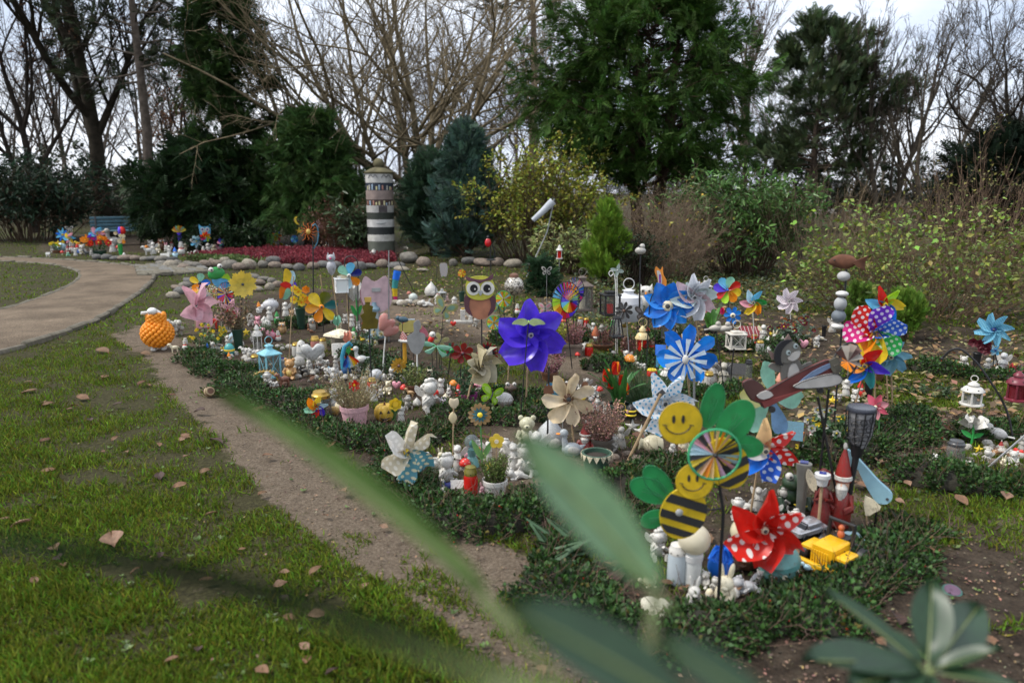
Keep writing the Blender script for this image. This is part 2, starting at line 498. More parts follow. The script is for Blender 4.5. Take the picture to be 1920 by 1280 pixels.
def kerbs(P, step, lift):
 n = int(np.sum(np.linalg.norm(np.diff(P, axis=0), axis=1))/step); Q = resample(P, n + 1)
 for i in range(n):
  p, q = Q[i], Q[i + 1]; d = q - p; L = np.linalg.norm(d)
  o = link('kerb_stone', random.choice(kerb_meshes), footpath)
  o.location = ((p[0] + q[0])/2,(p[1] + q[1])/2, lift + random.uniform(-.012,.012))
  o.rotation_euler = (random.uniform(-.05,.05), random.uniform(-.03,.03), math.atan2(d[1], d[0]) + random.uniform(-.03,.03))
  o.scale = (L * 0.965,1,1)
kerbs(wo, 0.42,0.0)
kerbs(wi, 0.42,-0.025)
# small cobbled stub joining the path to the stone rings
cob_m = [mat((0.15,0.135,0.10),.9,.3,10, bump=.4), mat((0.19,0.17,0.125),.9,.3,10, bump=.4), mat((0.17,0.165,0.15),.9,.3,10, bump=.4)]
cobs = [mesh_py('cobble', [jitter(box((0,0,0),(.19,.13,.1),.02),.01,20, v)], cob_m[v]) for v in range(3)]
pav = link('cobbled_pavement', mesh_py('cobbled_pavement', [box((0,0,0),(1.3,1.9,.02))], mat((.09,.08,.055),.95,.3,20)), kind='structure')
cx, cy, _ = ground_at(322,508)
pav.location = (cx, cy, 0.022); pav.rotation_euler = (0,0, R(28))
for i in range(6):
 for j in range(13):
  o = link('cobble', random.choice(cobs), pav)
  o.location = (-.53 + i * .21 + (j % 2)*.08 - .04,-.88 + j * .146,.012 + random.uniform(-.01,.012))
  o.rotation_euler = (random.uniform(-.06,.06), random.uniform(-.06,.06), random.uniform(-.12,.12))
# ------------------------------------------------------------------ turf: real blades
def rotz_np(a):
 c, s = np.cos(a), np.sin(a); z = np.zeros_like(a); o = np.ones_like(a)
 return np.stack([np.stack([c, -s, z],-1), np.stack([s, c, z],-1), np.stack([z, z, o],-1)],-2)
def rand_rot(n, tilt=1.0, yaw=None):
 yaw = RNG.uniform(0,2*math.pi, n) if yaw is None else yaw
 t = RNG.normal(0, tilt, n); u = RNG.normal(0, tilt, n)
 ct, st, cu, su = np.cos(t), np.sin(t), np.cos(u), np.sin(u); z = np.zeros(n); o = np.ones(n)
 Rx = np.stack([np.stack([o, z, z],-1), np.stack([z, ct, -st],-1), np.stack([z, st, ct],-1)],-2)
 Ry = np.stack([np.stack([cu, z, su],-1), np.stack([z, o, z],-1), np.stack([-su, z, cu],-1)],-2)
 return rotz_np(yaw) @ Rx @ Ry
def scatter(tv, tf, pos, rot, sc):
 """copies of a template (tv verts, tf list of face arrays) as arrays"""
 tv = np.asarray(tv, float); n, k = len(pos), len(tv)
 sc = np.asarray(sc, float)
 if sc.ndim == 1: sc = sc[:, None]
 V = np.einsum('nij,nkj->nki', rot, tv[None]*sc[:, None, :]) + pos[:, None, :]
 F = [(np.asarray(f)[None] + (np.arange(n)*k)[:, None, None]).reshape(-1, np.asarray(f).shape[1]) for f in tf]
 return V.reshape(-1,3), F
def tints(n, k, lo, hi, hue=0.1):
 t = RNG.uniform(lo, hi, (n, 1))*(1 + RNG.uniform(-hue, hue, (n, 3)))
 return np.repeat(t, k, 0)
path_poly = np.concatenate([wo, wi[::-1]])
def turf(n, ylo, yhi, xk, h, w, keep):
 Y = np.exp(RNG.uniform(math.log(ylo), math.log(yhi), n * 4)) if yhi < 9 else ylo * (yhi / ylo) ** RNG.uniform(0,1, n * 4)
 X = RNG.uniform(-1,1, n * 4)*(Y * 0.74 + .3)
 wob = .16*noise2(X * 3.1, Y * 3.1) + RNG.normal(0,.07, X.shape); g, s = ground_masks(X + wob, Y - wob)
 dens = np.clip(g + noise2(X * 1.6, Y * 1.6)*1.1 - 0.38,0.0,1)
 dens *= RNG.uniform(0,1, n * 4) < 1
 ok = (RNG.uniform(0,1, n * 4) < dens ** .9) & ~inside(path_poly, X, Y)
 X, Y, g = X[ok][:n], Y[ok][:n], g[ok][:n]; m = len(X)
 # clumping
 P = np.stack([X, Y, gz(X, Y) - 0.004],-1)
 tv = [(-.5,0,0),(.5,0,0),(.3,.2,.55),(0,.62,1)]
 tf = [np.array([(0,1,2),(0,2,3)])]
 hh = h * RNG.uniform(.45,1.35, m)*(0.75 + 0.4*noise2(X * 2, Y * 2))
 hh = np.clip(hh, h * .3, h * 2)
 V, F = scatter(tv, tf, P, rand_rot(m, .38), np.stack([w * RNG.uniform(.7,1.3, m), hh, hh],-1))
 return V, F, tints(m, 4,.45,1.35,.3)
grass_m = mat((0.135,0.19,0.02),0.7,0.25,3, trans=0.3, tint=True, spec=0.12)
for nm, args, lb in (('grass', (135000,1.6,8.5,1,.047,.0064,1), 'short worn green grass blades of the near lawn'),('grass', (46000,8.5,34,1,.046,.024,1), 'bright green grass of the far lawns')):
 V, F, t = turf(*args)
 link(nm, mesh_np(nm, V, F, grass_m if args[1] < 5 else mat((.145,.215,.022),.7,.25,3, trans=.3, tint=True, spec=.12), t, smooth=False), kind='stuff', label=lb, category='grass')
# ------------------------------------------------------------------ trees and shrubs
def unit(v): return v / (np.linalg.norm(v, axis=-1, keepdims=True) + 1e-9)
def tubes(P, Rd, sides):
 N, S, _ = P.shape
 T = np.empty_like(P); T[:, 1:-1] = P[:, 2:] - P[:, :-2]; T[:, 0] = P[:, 1] - P[:, 0]; T[:, -1] = P[:, -1] - P[:, -2]
 T = unit(T)
 ref = np.array([0.31,0.87,0.11])
 A = unit(np.cross(T, ref)); B = np.cross(T, A)
 g = np.arange(sides)*2*math.pi / sides
 V = P[:, :, None] + Rd[:, :, None, None]*(np.cos(g)[None, None, :, None]*A[:, :, None] + np.sin(g)[None, None, :, None]*B[:, :, None])
 idx = np.arange(N * S * sides).reshape(N, S, sides); nx = np.roll(idx, -1,2)
 F = np.stack([idx[:, :-1], nx[:, :-1], nx[:, 1:], idx[:, 1:]],-1).reshape(-1,4)
 return V.reshape(-1,3), F
def grow(p0, d0, L, r0, S, wig, trop, taper=0.35):
 """p0,d0 (N,3); L,r0 (N)"""
 N = len(p0); P = np.empty((N, S, 3)); P[:, 0] = p0; d = unit(d0.copy())
 for s in range(1, S):
  d = unit(d + RNG.normal(0, wig, (N, 3)) + np.array(trop)/S)
  P[:, s] = P[:, s - 1] + d * (L / (S - 1))[:, None]
 Rd = r0[:, None]*np.linspace(1, taper, S)[None]
 return P, Rd
def branch_off(P, Rd, L, k, lo, hi, ang, ratio, rr, up=0.15):
 N, S, _ = P.shape
 t = RNG.uniform(lo, hi, (N, k)); f = t * (S - 1); i = np.clip(f.astype(int),0, S - 2); w = (f - i)[..., None]
 n = np.arange(N)[:, None]
 p = P[n, i]*(1 - w) + P[n, i + 1]*w
 T = unit(P[n, i + 1] - P[n, i])
 rad = Rd[n, i]
 q = unit(np.cross(T, RNG.normal(0,1,(N, k, 3))))
 a = RNG.normal(ang, ang * .22,(N, k))[..., None]
 d = T * np.cos(a) + q * np.sin(a); d[..., 2] += up
 l = L[:, None]*ratio * (1.15 - .6*t)*RNG.uniform(.7,1.25,(N, k))
 return p.reshape(-1,3), unit(d.reshape(-1,3)), l.ravel(),(rad * rr).ravel()
def merge(parts):
 V, F, o = [], {}, 0
 for v, f in parts:
  for q in (f if isinstance(f, list) else [f]):
   if len(q): F.setdefault(q.shape[1],[]).append(q + o)
  V.append(v); o += len(v)
 return np.concatenate(V),[np.concatenate(x) for x in F.values()]
def tree_thing(name, label, cat, X, Y, group=None):
 o = bpy.data.objects.new(name, None); COL.objects.link(o); o.location = (X, Y, 0)
 o['label'] = label; o['category'] = cat
 if group: o['group'] = group
 return o
def bare_tree(label, px, Y, h, r, stems=1, spread=.45, lv=(7,6,6,5), bark=(0.07,0.058,0.04), lean=(0,0), fork=.28, ang=.75, up=.12, twig=.0045, ivy=0, trunk_h=None, leaves=0, leafc=(.12,.055,.025), group=None, name='bare_tree', wig=.1):
 X = height_at(px, 400, Y)[0]
 root = tree_thing(name, label, 'tree', X, Y, group)
 bm = mat(bark, .95,.45,6, bump=.8, spec=.1)
 if stems == 1:
  p0 = np.array([[0,0,-.2]]); d0 = np.array([[lean[0], lean[1],1.0]])
 else:
  p0 = np.stack([RNG.normal(0, r * 1.6, stems), RNG.normal(0, r * 1.6, stems), np.full(stems, -.2)],-1)
  az = np.linspace(0,2*math.pi, stems, endpoint=False) + .5
  d0 = np.stack([np.cos(az)*spread * .9 + lean[0], np.sin(az)*spread * .6, np.ones(stems)],-1)
 Lh = np.full(len(p0), h * .95)*RNG.uniform(.85,1.05, len(p0))
 rr = np.full(len(p0), r)
 P0, R0 = grow(p0, d0, Lh, rr, 12, wig * .55,(0,0,.25),.12)
 R0[:, 0] *= 1.35
 link('trunk', mesh_np('trunk', *_vf(tubes(P0, R0,9)), bm), root)
 P, Rd, L = P0, R0, Lh
 out = []; ends = []
 ratios = (.58,.55,.5,.48)
 for i, k in enumerate(lv):
  lo = (fork if i == 0 else .18)
  p, d, l, q = branch_off(P, Rd, L, k, lo, .97, ang if i < 2 else .65, ratios[i]*(1.0 if i else (.9 + spread * .4)),.62 if i == 0 else .58, up)
  q = np.maximum(q, twig * (1 if i == len(lv) - 1 else 1.6))
  S = (8,6,4,3)[i]
  P, Rd = grow(p, d, l, q, S, wig * (1 + .35*i),(0,0,.35*up + .1),.3)
  Rd = np.maximum(Rd, twig * .7)
  L = l
  out.append(tubes(P, Rd, (6,4,3,3)[i]))
  ends.append(P)
 cr = link('crown', mesh_np('crown', *merge(out), bm), root)
 if leaves:
  E = ends[-1].reshape(-1,3); sel = RNG.integers(0, len(E), leaves)
  tv = [(-.5,0,0),(0,.35,.1),(.5,0,0),(0,-.35,-.1)]
  V, F = scatter(tv, [np.array([(0,1,2,3)])], E[sel] + RNG.normal(0,.05,(leaves, 3)), rand_rot(leaves, 1.2), RNG.uniform(.05,.11, leaves)[:, None]*np.ones(3))
  link('dry_leaves', mesh_np('dry_leaves', V, F, mat(leafc, .8,.3,3, trans=.25, tint=True), tints(leaves, 4,.5,1.5,.2), smooth=False), root, kind='stuff')
 if ivy:
  seg = P0[:, :6].reshape(-1,3); k = RNG.integers(0, len(P0), ivy); t = RNG.uniform(0,5, ivy); i = t.astype(int); w = (t - i)[:, None]
  c = P0[k, i]*(1 - w) + P0[k, i + 1]*w; rad = R0[k, i]
  a = RNG.uniform(0,2*math.pi, ivy); c = c + np.stack([np.cos(a), np.sin(a),0*a],-1)*(rad * RNG.uniform(1.0,1.5, ivy))[:, None]
  V, F = scatter(LEAF_V, LEAF_F, c, rand_rot(ivy, .8), RNG.uniform(.05,.1, ivy)[:, None]*np.ones(3))
  link('ivy_leaves', mesh_np('ivy_leaves', V, F, mat((.04,.075,.025),.45,.3,3, trans=.15, tint=True), tints(ivy, len(LEAF_V),.5,1.4)), root, kind='stuff')
 return root
def _vf(t): return t[0],[t[1]]
LEAF_V = [(0,0,0),(-.32,.45,.06),(.32,.45,.06),(0,.45,0),(0,1,-.05)]
LEAF_F = [np.array([(0,2,4),(0,4,1)])]
LONG_V = [(0,0,0),(-.16,.4,.05),(.16,.4,.05),(0,.4,0),(-.13,.75,-.02),(.13,.75,-.02),(0,.75,-.07),(0,1.05,-.18)]
LONG_F = [np.array([(0,2,5,7),(0,7,4,1)])]
def spray(n=9, w=.09, nl=.34, droop=.15):
 """a flat twig of needles, unit length along +y"""
 V, F = [],[]
 for i in range(n):
  y = .08 + .92*i / n; l = nl * (1.05 - .55*i / n); zz = -droop * y * y
  for s in (-1,1):
   b = len(V)
   V += [(0, y - .035, zz),(s * l, y + l * .6, zz - .02),(s * l * .3, y + l * .25 + w * 1.15, zz + .03)]
   F.append((b, b + 1, b + 2))
 b = len(V); V += [(-.03,.9,-droop * .8),(.03,.9,-droop * .8),(0,1.2,-droop * 1.3)]
 return np.array(V),[np.array(F + [(b, b + 1, b + 2)])]
def frames(d, roll=.5):
 """rotation matrices whose +y is d and whose z is as far up as possible"""
 y = unit(d); up = np.array([0,0,1.0]) + RNG.normal(0, roll, d.shape)
 x = unit(np.cross(y, up)); z = np.cross(x, y)
 return np.stack([x, y, z],-1)
def conifer(name, label, px, Y, h, w, col, n0=60, base=.12, prof=None, sprays=7000, slen=.32, bark=(.06,.04,.028), trunk_r=.14, updir=.25, droop=.15, stems=1, tip=None, sag=0, roll=.6, cat='tree', nl=.34, nn=9, wz=None, lo=.5, hi=1.35):
 X = height_at(px, 400, Y)[0]
 root = tree_thing(name, label, cat, X, Y)
 bm = mat(bark, .95,.4,7, bump=.7, spec=.1)
 prof = prof or (lambda t: (1 - t) ** .7)
 st = []
 for s in range(stems):
  ox = RNG.normal(0, trunk_r * 1.3) if stems > 1 else 0
  st.append([(ox, RNG.normal(0,.1) if stems > 1 else 0,-.2),(RNG.normal(0,.05) + (ox * 2.2 if stems > 1 else 0),0, h * .93)])
 P0 = np.array([[np.array(a)*(1 - t) + np.array(b)*t for t in np.linspace(0,1,8)] for a, b in st])
 P0[:, 1:-1] += RNG.normal(0,.03, P0[:, 1:-1].shape)
 R0 = trunk_r * np.linspace(1,.12,8)[None].repeat(stems, 0)
 link('trunk', mesh_np('trunk', *_vf(tubes(P0, R0,9)), bm), root)
 t = base + (1 - base)*(np.arange(n0) + RNG.uniform(0,1, n0))/n0
 t = np.clip(t, base, .99)
 az = RNG.uniform(0,2*math.pi, n0)
 rad = w / 2*np.array([prof((v - base)/(1 - base)) for v in t])*RNG.uniform(.62,1.15, n0)
 rad = np.maximum(rad, .08)
 p0 = np.stack([RNG.normal(0,.04, n0), RNG.normal(0,.04, n0), t * h * .95],-1)
 d0 = np.stack([np.cos(az), np.sin(az), np.full(n0, updir) + .5*np.clip(t - .7,0,1)],-1)
 P1, R1 = grow(p0, d0, rad * 1.05, trunk_r * .3*(1 - .75*t),7,.09,(0,0, sag),.2)
 p, d, l, q = branch_off(P1, R1, rad, 7,.2,.98,.8,.5,.5,.02)
 l = np.clip(l, slen * .4, None)
 P2, R2 = grow(p, d, l, np.maximum(q, .004),4,.12,(0,0, sag),.3)
 link('branches', mesh_np('branches', *merge([tubes(P1, R1,5), tubes(P2, R2,3)]), bm), root)
 # foliage sprays along the branchlets
 A = np.concatenate([P2[:, 1:].reshape(-1,3), P1[:, 3:].reshape(-1,3)])
 D = np.concatenate([(P2[:, 1:] - P2[:, :-1]).reshape(-1,3),(P1[:, 3:] - P1[:, 2:-1]).reshape(-1,3)])
 k = RNG.integers(0, len(A), sprays)
 pos = A[k] + RNG.normal(0, slen * .22,(sprays, 3))
 dd = unit(D[k]) + RNG.normal(0,.42,(sprays, 3)); dd[:, 2] += (tip or 0)*1.0
 tv, tf = spray(nn, .075, nl, droop)
 sc = slen * RNG.uniform(.6,1.25, sprays)
 V, F = scatter(tv, tf, pos, frames(dd, roll), sc)
 V[:, 2] = np.maximum(V[:, 2],.02)
 link('crown', mesh_np('crown', V, F, mat(col, .6,.3,1.3, trans=.18, tint=True, spec=.15), tints(sprays, len(tv), lo, hi, .14), smooth=False), root)
 return root
def shrub(name, label, px, Y, h, w, col, n=5000, leaf=.06, long=False, twigs=60, twig_c=(.09,.06,.04), wig=.12, stemr=.012, bare=False, dep=.8, tl=(.5,1.4), lv=(6,5), lean=0, leaf_lo=0.0, gloss=.45, up=.3, leafz=(0,1), group=None, hue=.15, cat='shrub', trans=.22, fan=.55):
 X = height_at(px, 400, Y)[0]
 root = tree_thing(name, label, cat, X, Y, group)
 bm = mat(twig_c, .9,.4,6, spec=.15)
 a = RNG.uniform(0,2*math.pi, twigs); q = np.sqrt(RNG.uniform(0,1, twigs))
 p0 = np.stack([np.cos(a)*q * w * .28, np.sin(a)*q * w * .28*dep, np.full(twigs, -.03)],-1)
 d0 = np.stack([np.cos(a)*q * fan * w / h + lean, np.sin(a)*q * fan * w / h * dep, np.ones(twigs)],-1)
 L = h * RNG.uniform(.65,1.05, twigs)*(1.05 - .18*q)
 P, Rd = grow(p0, d0, L, np.full(twigs, stemr),7, wig, (0,0,.1),.35)
 out = [tubes(P, Rd, 4)]; E = [P[:, 3:]]
 P1, L1, R1 = P, L, Rd
 for i, k in enumerate(lv):
  p, d, l, rq = branch_off(P1, R1, L1, k, .2,.98,.7,.42,.6, up * .3)
  P1, R1 = grow(p, d, l, np.maximum(rq, .0018),4 if i == 0 else 3, wig * 1.4,(0,0, up),.5); L1 = l
  out.append(tubes(P1, R1,3)); E.append(P1[:, 1:])
 link('stems', mesh_np('stems', *merge(out), bm), root)
 if n:
  A = np.concatenate([e.reshape(-1,3) for e in E[1:]] if len(E) > 1 else [E[0].reshape(-1,3)])
  ok = (A[:, 2] > leafz[0]*h) & (A[:, 2] < leafz[1]*h * 1.2); A = A[ok]
  k = RNG.integers(0, len(A), n)
  pos = A[k] + RNG.normal(0, leaf * .4,(n, 3)); pos[:, 2] = np.maximum(pos[:, 2],.02)
  rad = pos * np.array([1,1,.0]); dd = unit(rad)*.7 + RNG.normal(0,.6,(n, 3)); dd[:, 2] += .15
  tv, tf = (LONG_V, LONG_F) if long else (LEAF_V, LEAF_F)
  V, F = scatter(tv, tf, pos, frames(dd, .6), leaf * RNG.uniform(.55,1.3, n))
  link('crown', mesh_np('crown', V, F, mat(col, gloss, .3,1.5, trans=trans, tint=True, spec=.25), tints(n, len(tv), *tl, hue)), root)
 return root

# the far wood: bare trees sharing three skeletons
far = []
for v in range(3):
 far.append(bare_tree('slim bare tree of the far wood, its twigs merging into brown haze', 100,44 + v, 15 + v, .2, lv=(9,7,6), bark=(.10,.082,.066), twig=.014, spread=.3, fork=.2, group='bare trees of the far wood', wig=.12))
def copy_tree(o, parent=None, **pr):
 c = o.copy(); COL.objects.link(c); c.parent = parent
 for k, v in pr.items(): c[k] = v
 for ch in o.children: copy_tree(ch, c)
 return c
spots = [(20,40),(75,52),(130,46),(235,55),(262,42),(320,48),(345,58),(395,50),(640,46),(690,57),(720,44),(905,48),(960,54),(1010,45),(1060,58),(1330,52),(1365,42),(1425,56),(1462,46),(1545,50),(1580,42),(1625,56),(1695,50),(1780,45),(1840,54),(1900,48),(-60,45),(1985,50),(45,60),(100,43),(165,58),(205,47),(290,60),(375,44),(500,58),(560,50),(610,60),(665,50),(750,60),(790,50),(840,58),(880,44),(930,60),(985,62),(1035,50),(1440,62),(1600,60),(1650,46),(1720,60),(1810,58),(1870,44)]
for i, (px, Y) in enumerate(spots):
 o = far[i % 3] if i < 3 else copy_tree(far[i % 3])
 o.location = (height_at(px, 400, Y)[0], Y, 0)
 o.rotation_euler = (0,0, RNG.uniform(0,6.28)); s = RNG.uniform(.6,1.0)*(.62 if px > 1280 else .85); o.scale = (s, s, s)
# undergrowth of the far wood: one brown mass of twigs
def thicket(label, n, y0, y1, h, col, r, xr=1.0):
 Y = RNG.uniform(y0, y1, n); X = RNG.uniform(-xr, xr, n)*Y * .8
 p0 = np.stack([X, Y, np.zeros(n)],-1); d0 = np.stack([RNG.normal(0,.35, n), RNG.normal(0,.35, n), np.ones(n)],-1)
 L = h * RNG.uniform(.5,1.2, n)
 P, Rd = grow(p0, d0, L, np.full(n, r),5,.15,(0,0,0),.4)
 p, d, l, q = branch_off(P, Rd, L, 5,.2,.95,.7,.5,.6)
 P2, R2 = grow(p, d, l, np.maximum(q, r * .6),3,.2,(0,0,.1),.5)
 link('undergrowth', mesh_np('undergrowth', *merge([tubes(P, Rd, 3), tubes(P2, R2,3)]), mat(col, .95,.4,.6, spec=.1)), kind='stuff', label=label, category='undergrowth')
thicket('dense greyish twigs filling the depth of the far wood', 600,46,80,4.6,(.15,.125,.105),.02)
thicket('brown leafless undergrowth along the edge of the far wood', 1500,33,62,3.5,(.12,.092,.07),.012)
# big trees
T1 = bare_tree('dark forked bare tree rising behind the blue bench', 196,27,15,.30, lv=(10,8,6,4), bark=(.034,.028,.02), lean=(-.01,0), fork=.16, ang=.62, up=.25, twig=.005, spread=.5, wig=.07, leaves=2600, leafc=(.10,.045,.02))
T2 = conifer('tall_pine_tree', 'tall straight grey pine trunk with sparse clumps near the bench', 287,25,14,7.5,(.045,.06,.03), n0=46, base=.38, sprays=3600, slen=.33, trunk_r=.2, bark=(.13,.105,.085), prof=lambda t: .6 + .4*math.sin(3*t), updir=.1, nn=7, roll=1.2, lo=.4, hi=1.2)
conifer('dark_yew_tree', 'tall dark narrow conifer left of the bare tree', 440,23,8.4,4.0,(.038,.075,.02), n0=90, base=.05, sprays=10500, nn=6, slen=.31, trunk_r=.2, prof=lambda t: .95*(1 - t) ** .55 + .05, updir=.35, sag=-.3, droop=.4, lo=.4, hi=1.3)
conifer('spreading_yew', 'broad dark green yew with drooping sprays beside the striped column', 588,22,4.0,3.1,(.065,.13,.036), n0=150, base=.16, sprays=10000, nn=6, slen=.3, trunk_r=.16, prof=lambda t: (1 - t ** 1.6) ** .6, updir=.25, sag=-.35, droop=.45, stems=2)
conifer('round_yew', 'low dark yew under the tall narrow conifer', 385,22,3.0,3.8,(.020,.045,.016), n0=80, base=.1, sprays=5500, nn=6, slen=.36, trunk_r=.12, prof=lambda t: (1 - t ** 1.8) ** .6, updir=.3, sag=-.2, droop=.4, lo=.4)
bare_tree('big many-stemmed bare tree with ivy spreading above the striped column', 800,24,10,.15, stems=6, spread=.62, lv=(9,7,6,4), bark=(.20,.16,.10), fork=.17, ang=.85, up=.14, twig=.0055, ivy=2600, wig=.11)
conifer('pine_trunk_tree', 'straight bare-stemmed pine behind the round-crowned yew', 1000,34,17,6,(.04,.055,.025), n0=30, base=.55, sprays=2600, slen=.4, trunk_r=.24, bark=(.15,.115,.09), prof=lambda t: 1, updir=.1, nn=6, roll=1.2)
conifer('blue_cypress', 'bluish green cone-shaped cypress standing right of the striped column', 876,17.8,3.1,2.0,(.070,.125,.095), n0=150, base=.02, sprays=8000, nn=6, slen=.235, trunk_r=.08, prof=lambda t: (1 - t) ** .62, updir=.7, tip=.5, droop=0, cat='tree')
conifer('green_cypress', 'dark green bushy cypress close behind the striped column', 812,19.6,2.5,1.7,(.048,.092,.052), n0=110, base=.02, sprays=6500, nn=6, slen=.25, trunk_r=.08, prof=lambda t: (1 - t ** 2) ** .6, updir=.5, tip=.3, droop=.05)
conifer('large_yew', 'large round-crowned dark green yew towering over the shrubs', 1205,19.5,6.6,6.0,(.046,.098,.018), n0=125, base=.25, sprays=21000, nn=6, slen=.265, trunk_r=.19, prof=lambda t: (.72 + .28*math.sin(min(1, t * 2.6)*math.pi * .5))*(1 - t ** 2.6) ** .6, updir=.38, sag=-.25, droop=.3, stems=3, lo=.45, hi=1.55)
conifer('black_pine', 'layered black pine with a rounded top against the grey sky', 1520,30,8.1,5.2,(.065,.095,.042), n0=70, base=.28, sprays=7500, slen=.35, trunk_r=.19, bark=(.10,.075,.06), prof=lambda t: (.75 + .35*math.sin(t * 3))*(1 - t ** 4) ** .6, updir=.15, tip=.6, nn=7, roll=1.3, droop=-.1, lo=.45, hi=1.45)
bare_tree('tall slender bare tree between the yew and the black pine', 1392,31,10.5,.14, lv=(9,7,7,5), bark=(.12,.10,.078), fork=.25, ang=.5, up=.35, twig=.006, spread=.2, leaves=900)
bare_tree('vase-shaped bare tree directly right of the black pine', 1664,28,7.6,.12, stems=2, lv=(8,7,6,4), bark=(.085,.07,.054), fork=.15, ang=.5, up=.35, twig=.0055, spread=.25)
bare_tree('slim leaning bare tree second from the black pine', 1742,27,7.6,.11, stems=2, lv=(8,7,6,4), bark=(.08,.066,.05), fork=.15, ang=.52, up=.35, twig=.0055, spread=.22, lean=(.05,0))
bare_tree('dark twisted bare tree at the picture edge above the berry shrub', 1890,19,6.0,.12, stems=3, lv=(9,7,6,5), bark=(.05,.042,.034), fork=.12, ang=.7, up=.2, twig=.005, spread=.4, leaves=600, leafc=(.05,.03,.02), wig=.16)
bare_tree('thin bare tree with rust brown leaves behind the pine trunk', 60,30,11,.18, lv=(9,7,6,5), bark=(.04,.032,.026), fork=.15, ang=.6, up=.25, twig=.006, spread=.4, leaves=5200, leafc=(.11,.05,.025))
bare_tree('small brown-leaved tree seen between the pine trunk and the conifer', 352,33,8.5,.12, lv=(9,8,6,4), bark=(.06,.045,.034), fork=.12, ang=.7, up=.2, twig=.006, spread=.45, leaves=5200, leafc=(.17,.085,.04))
conifer('dark_edge_yew', 'dark evergreen below the twisted tree at the picture edge', 1880,18,2.9,3.0,(.012,.022,.012), n0=70, base=.1, sprays=3500, nn=6, slen=.34, prof=lambda t: (1 - t ** 2) ** .6, updir=.4, lo=.4)
# shrubs
shrub('rhododendron_shrub', 'large dark rhododendron bush left of the bench', 50,25.0,3.0,4.6,(.020,.042,.022), n=7500, leaf=.2, long=True, twigs=70, stemr=.02, lv=(6,4), tl=(.4,1.5), gloss=.6)
shrub('clipped_hedge', 'dark clipped evergreen hedge directly behind the bench', 245,28,1.7,2.8,(.018,.034,.012), n=8000, leaf=.055, twigs=60, lv=(6,4), fan=.35, tl=(.4,1.3))
shrub('leafy_bush', 'olive green bush behind the pine trunk foot', 330,23.5,1.15,2.2,(.085,.11,.04), n=3500, leaf=.1, long=True, twigs=50, tl=(.4,1.4))
shrub('dark_laurel', 'dark leafy laurel bush behind the far memorial ornaments', 428,20.5,.95,2.0,(.022,.045,.018), n=4200, leaf=.13, long=True, twigs=40, tl=(.4,1.5), gloss=.3)
shrub('brown_shrub', 'rusty brown leafless shrub left of the striped column', 648,19.8,1.35,1.5,(.13,.065,.04), n=2600, leaf=.06, twigs=80, twig_c=(.14,.075,.045), lv=(5,4), stemr=.008)
shrub('drooping_laurel', 'pale drooping laurel leaves hanging beside the striped column', 660,19.3,1.35,.5,(.075,.115,.055), n=700, leaf=.19, long=True, twigs=22, tl=(.6,1.5), gloss=.3)
shrub('yellow_leaved_bush', 'yellow-green autumn bush under the edge of the large yew', 1010,17.2,2.55,3.0,(.27,.29,.045), n=10500, leaf=.085, twigs=80, lv=(6,5), tl=(.45,1.45), hue=.25, fan=.5)
shrub('variegated_laurel', 'cream-splashed variegated laurel beside the bright thuja', 1062,14.8,.98,1.05,(.32,.36,.14), n=1500, leaf=.115, long=True, twigs=40, tl=(.4,1.5), hue=.2)
conifer('golden_thuja', 'bright lime green thuja with two pointed tops', 1139,13.0,1.38,.92,(.155,.27,.028), n0=90, base=.02, sprays=6500, nn=5, slen=.12, trunk_r=.035, prof=lambda t: (1 - t ** 1.5) ** .75, updir=1.1, tip=1.0, droop=-.1, cat='shrub', lo=.55, hi=1.35)
shrub('tangled_shrub', 'tangled brown leafless shrub with a few yellow leaves', 1255,14.2,1.95,2.0,(.32,.27,.04), n=260, leaf=.06, twigs=130, twig_c=(.20,.145,.10), lv=(6,5), stemr=.007, wig=.22, up=-.05)
shrub('cherry_laurel', 'glossy green cherry laurel bush right of the tangled brown shrub', 1398,14.6,2.05,2.1,(.085,.17,.045), n=6200, leaf=.125, long=True, twigs=75, lv=(6,5), tl=(.4,1.7), gloss=.22)
shrub('berry_shrub', 'wide loose shrub with pale green leaves and reddish brown twigs', 1742,9.6,1.62,3.2,(.20,.27,.05), n=4600, leaf=.07, twigs=150, twig_c=(.17,.115,.075), lv=(6,5), stemr=.006, wig=.17, tl=(.3,1.5), hue=.28, leafz=(0,.75))
shrub('reddish_twig_shrub', 'upright reddish brown twigs behind the wide loose shrub', 1835,12.4,2.45,2.8,(.2,.2,.05), n=700, leaf=.055, twigs=60, twig_c=(.17,.115,.08), lv=(5,4), stemr=.007, wig=.1)
shrub('reed_grass_clump', 'straw coloured upright stems in front of the far lawn', 1545,14,2.1,2.4,(.3,.25,.1), n=0, twigs=100, twig_c=(.24,.18,.115), lv=(3,), stemr=.005, wig=.06, cat='grass clump')
conifer('dwarf_thuja', 'small bright green round thuja right of the polka dot pinwheels', 1722,8.0,.46,.44,(.13,.24,.03), n0=60, base=.02, sprays=2400, nn=5, slen=.08, trunk_r=.02, prof=lambda t: (1 - t ** 2.2) ** .6, updir=1.0, tip=.8, cat='shrub', droop=-.1)
conifer('dwarf_thuja', 'tiny green thuja half hidden behind the polka dot pinwheels', 1628,8.6,.5,.3,(.12,.22,.035), n0=40, base=.02, sprays=1300, nn=5, slen=.08, trunk_r=.02, prof=lambda t: (1 - t ** 2.2) ** .6, updir=1.0, tip=.8, cat='shrub', droop=-.1)
conifer('little_fir', 'little dark fir behind the black butterfly stake', 1018,11.6,.55,.5,(.03,.07,.03), n0=40, base=.02, sprays=900, nn=6, slen=.13, trunk_r=.02, updir=.4, cat='shrub')
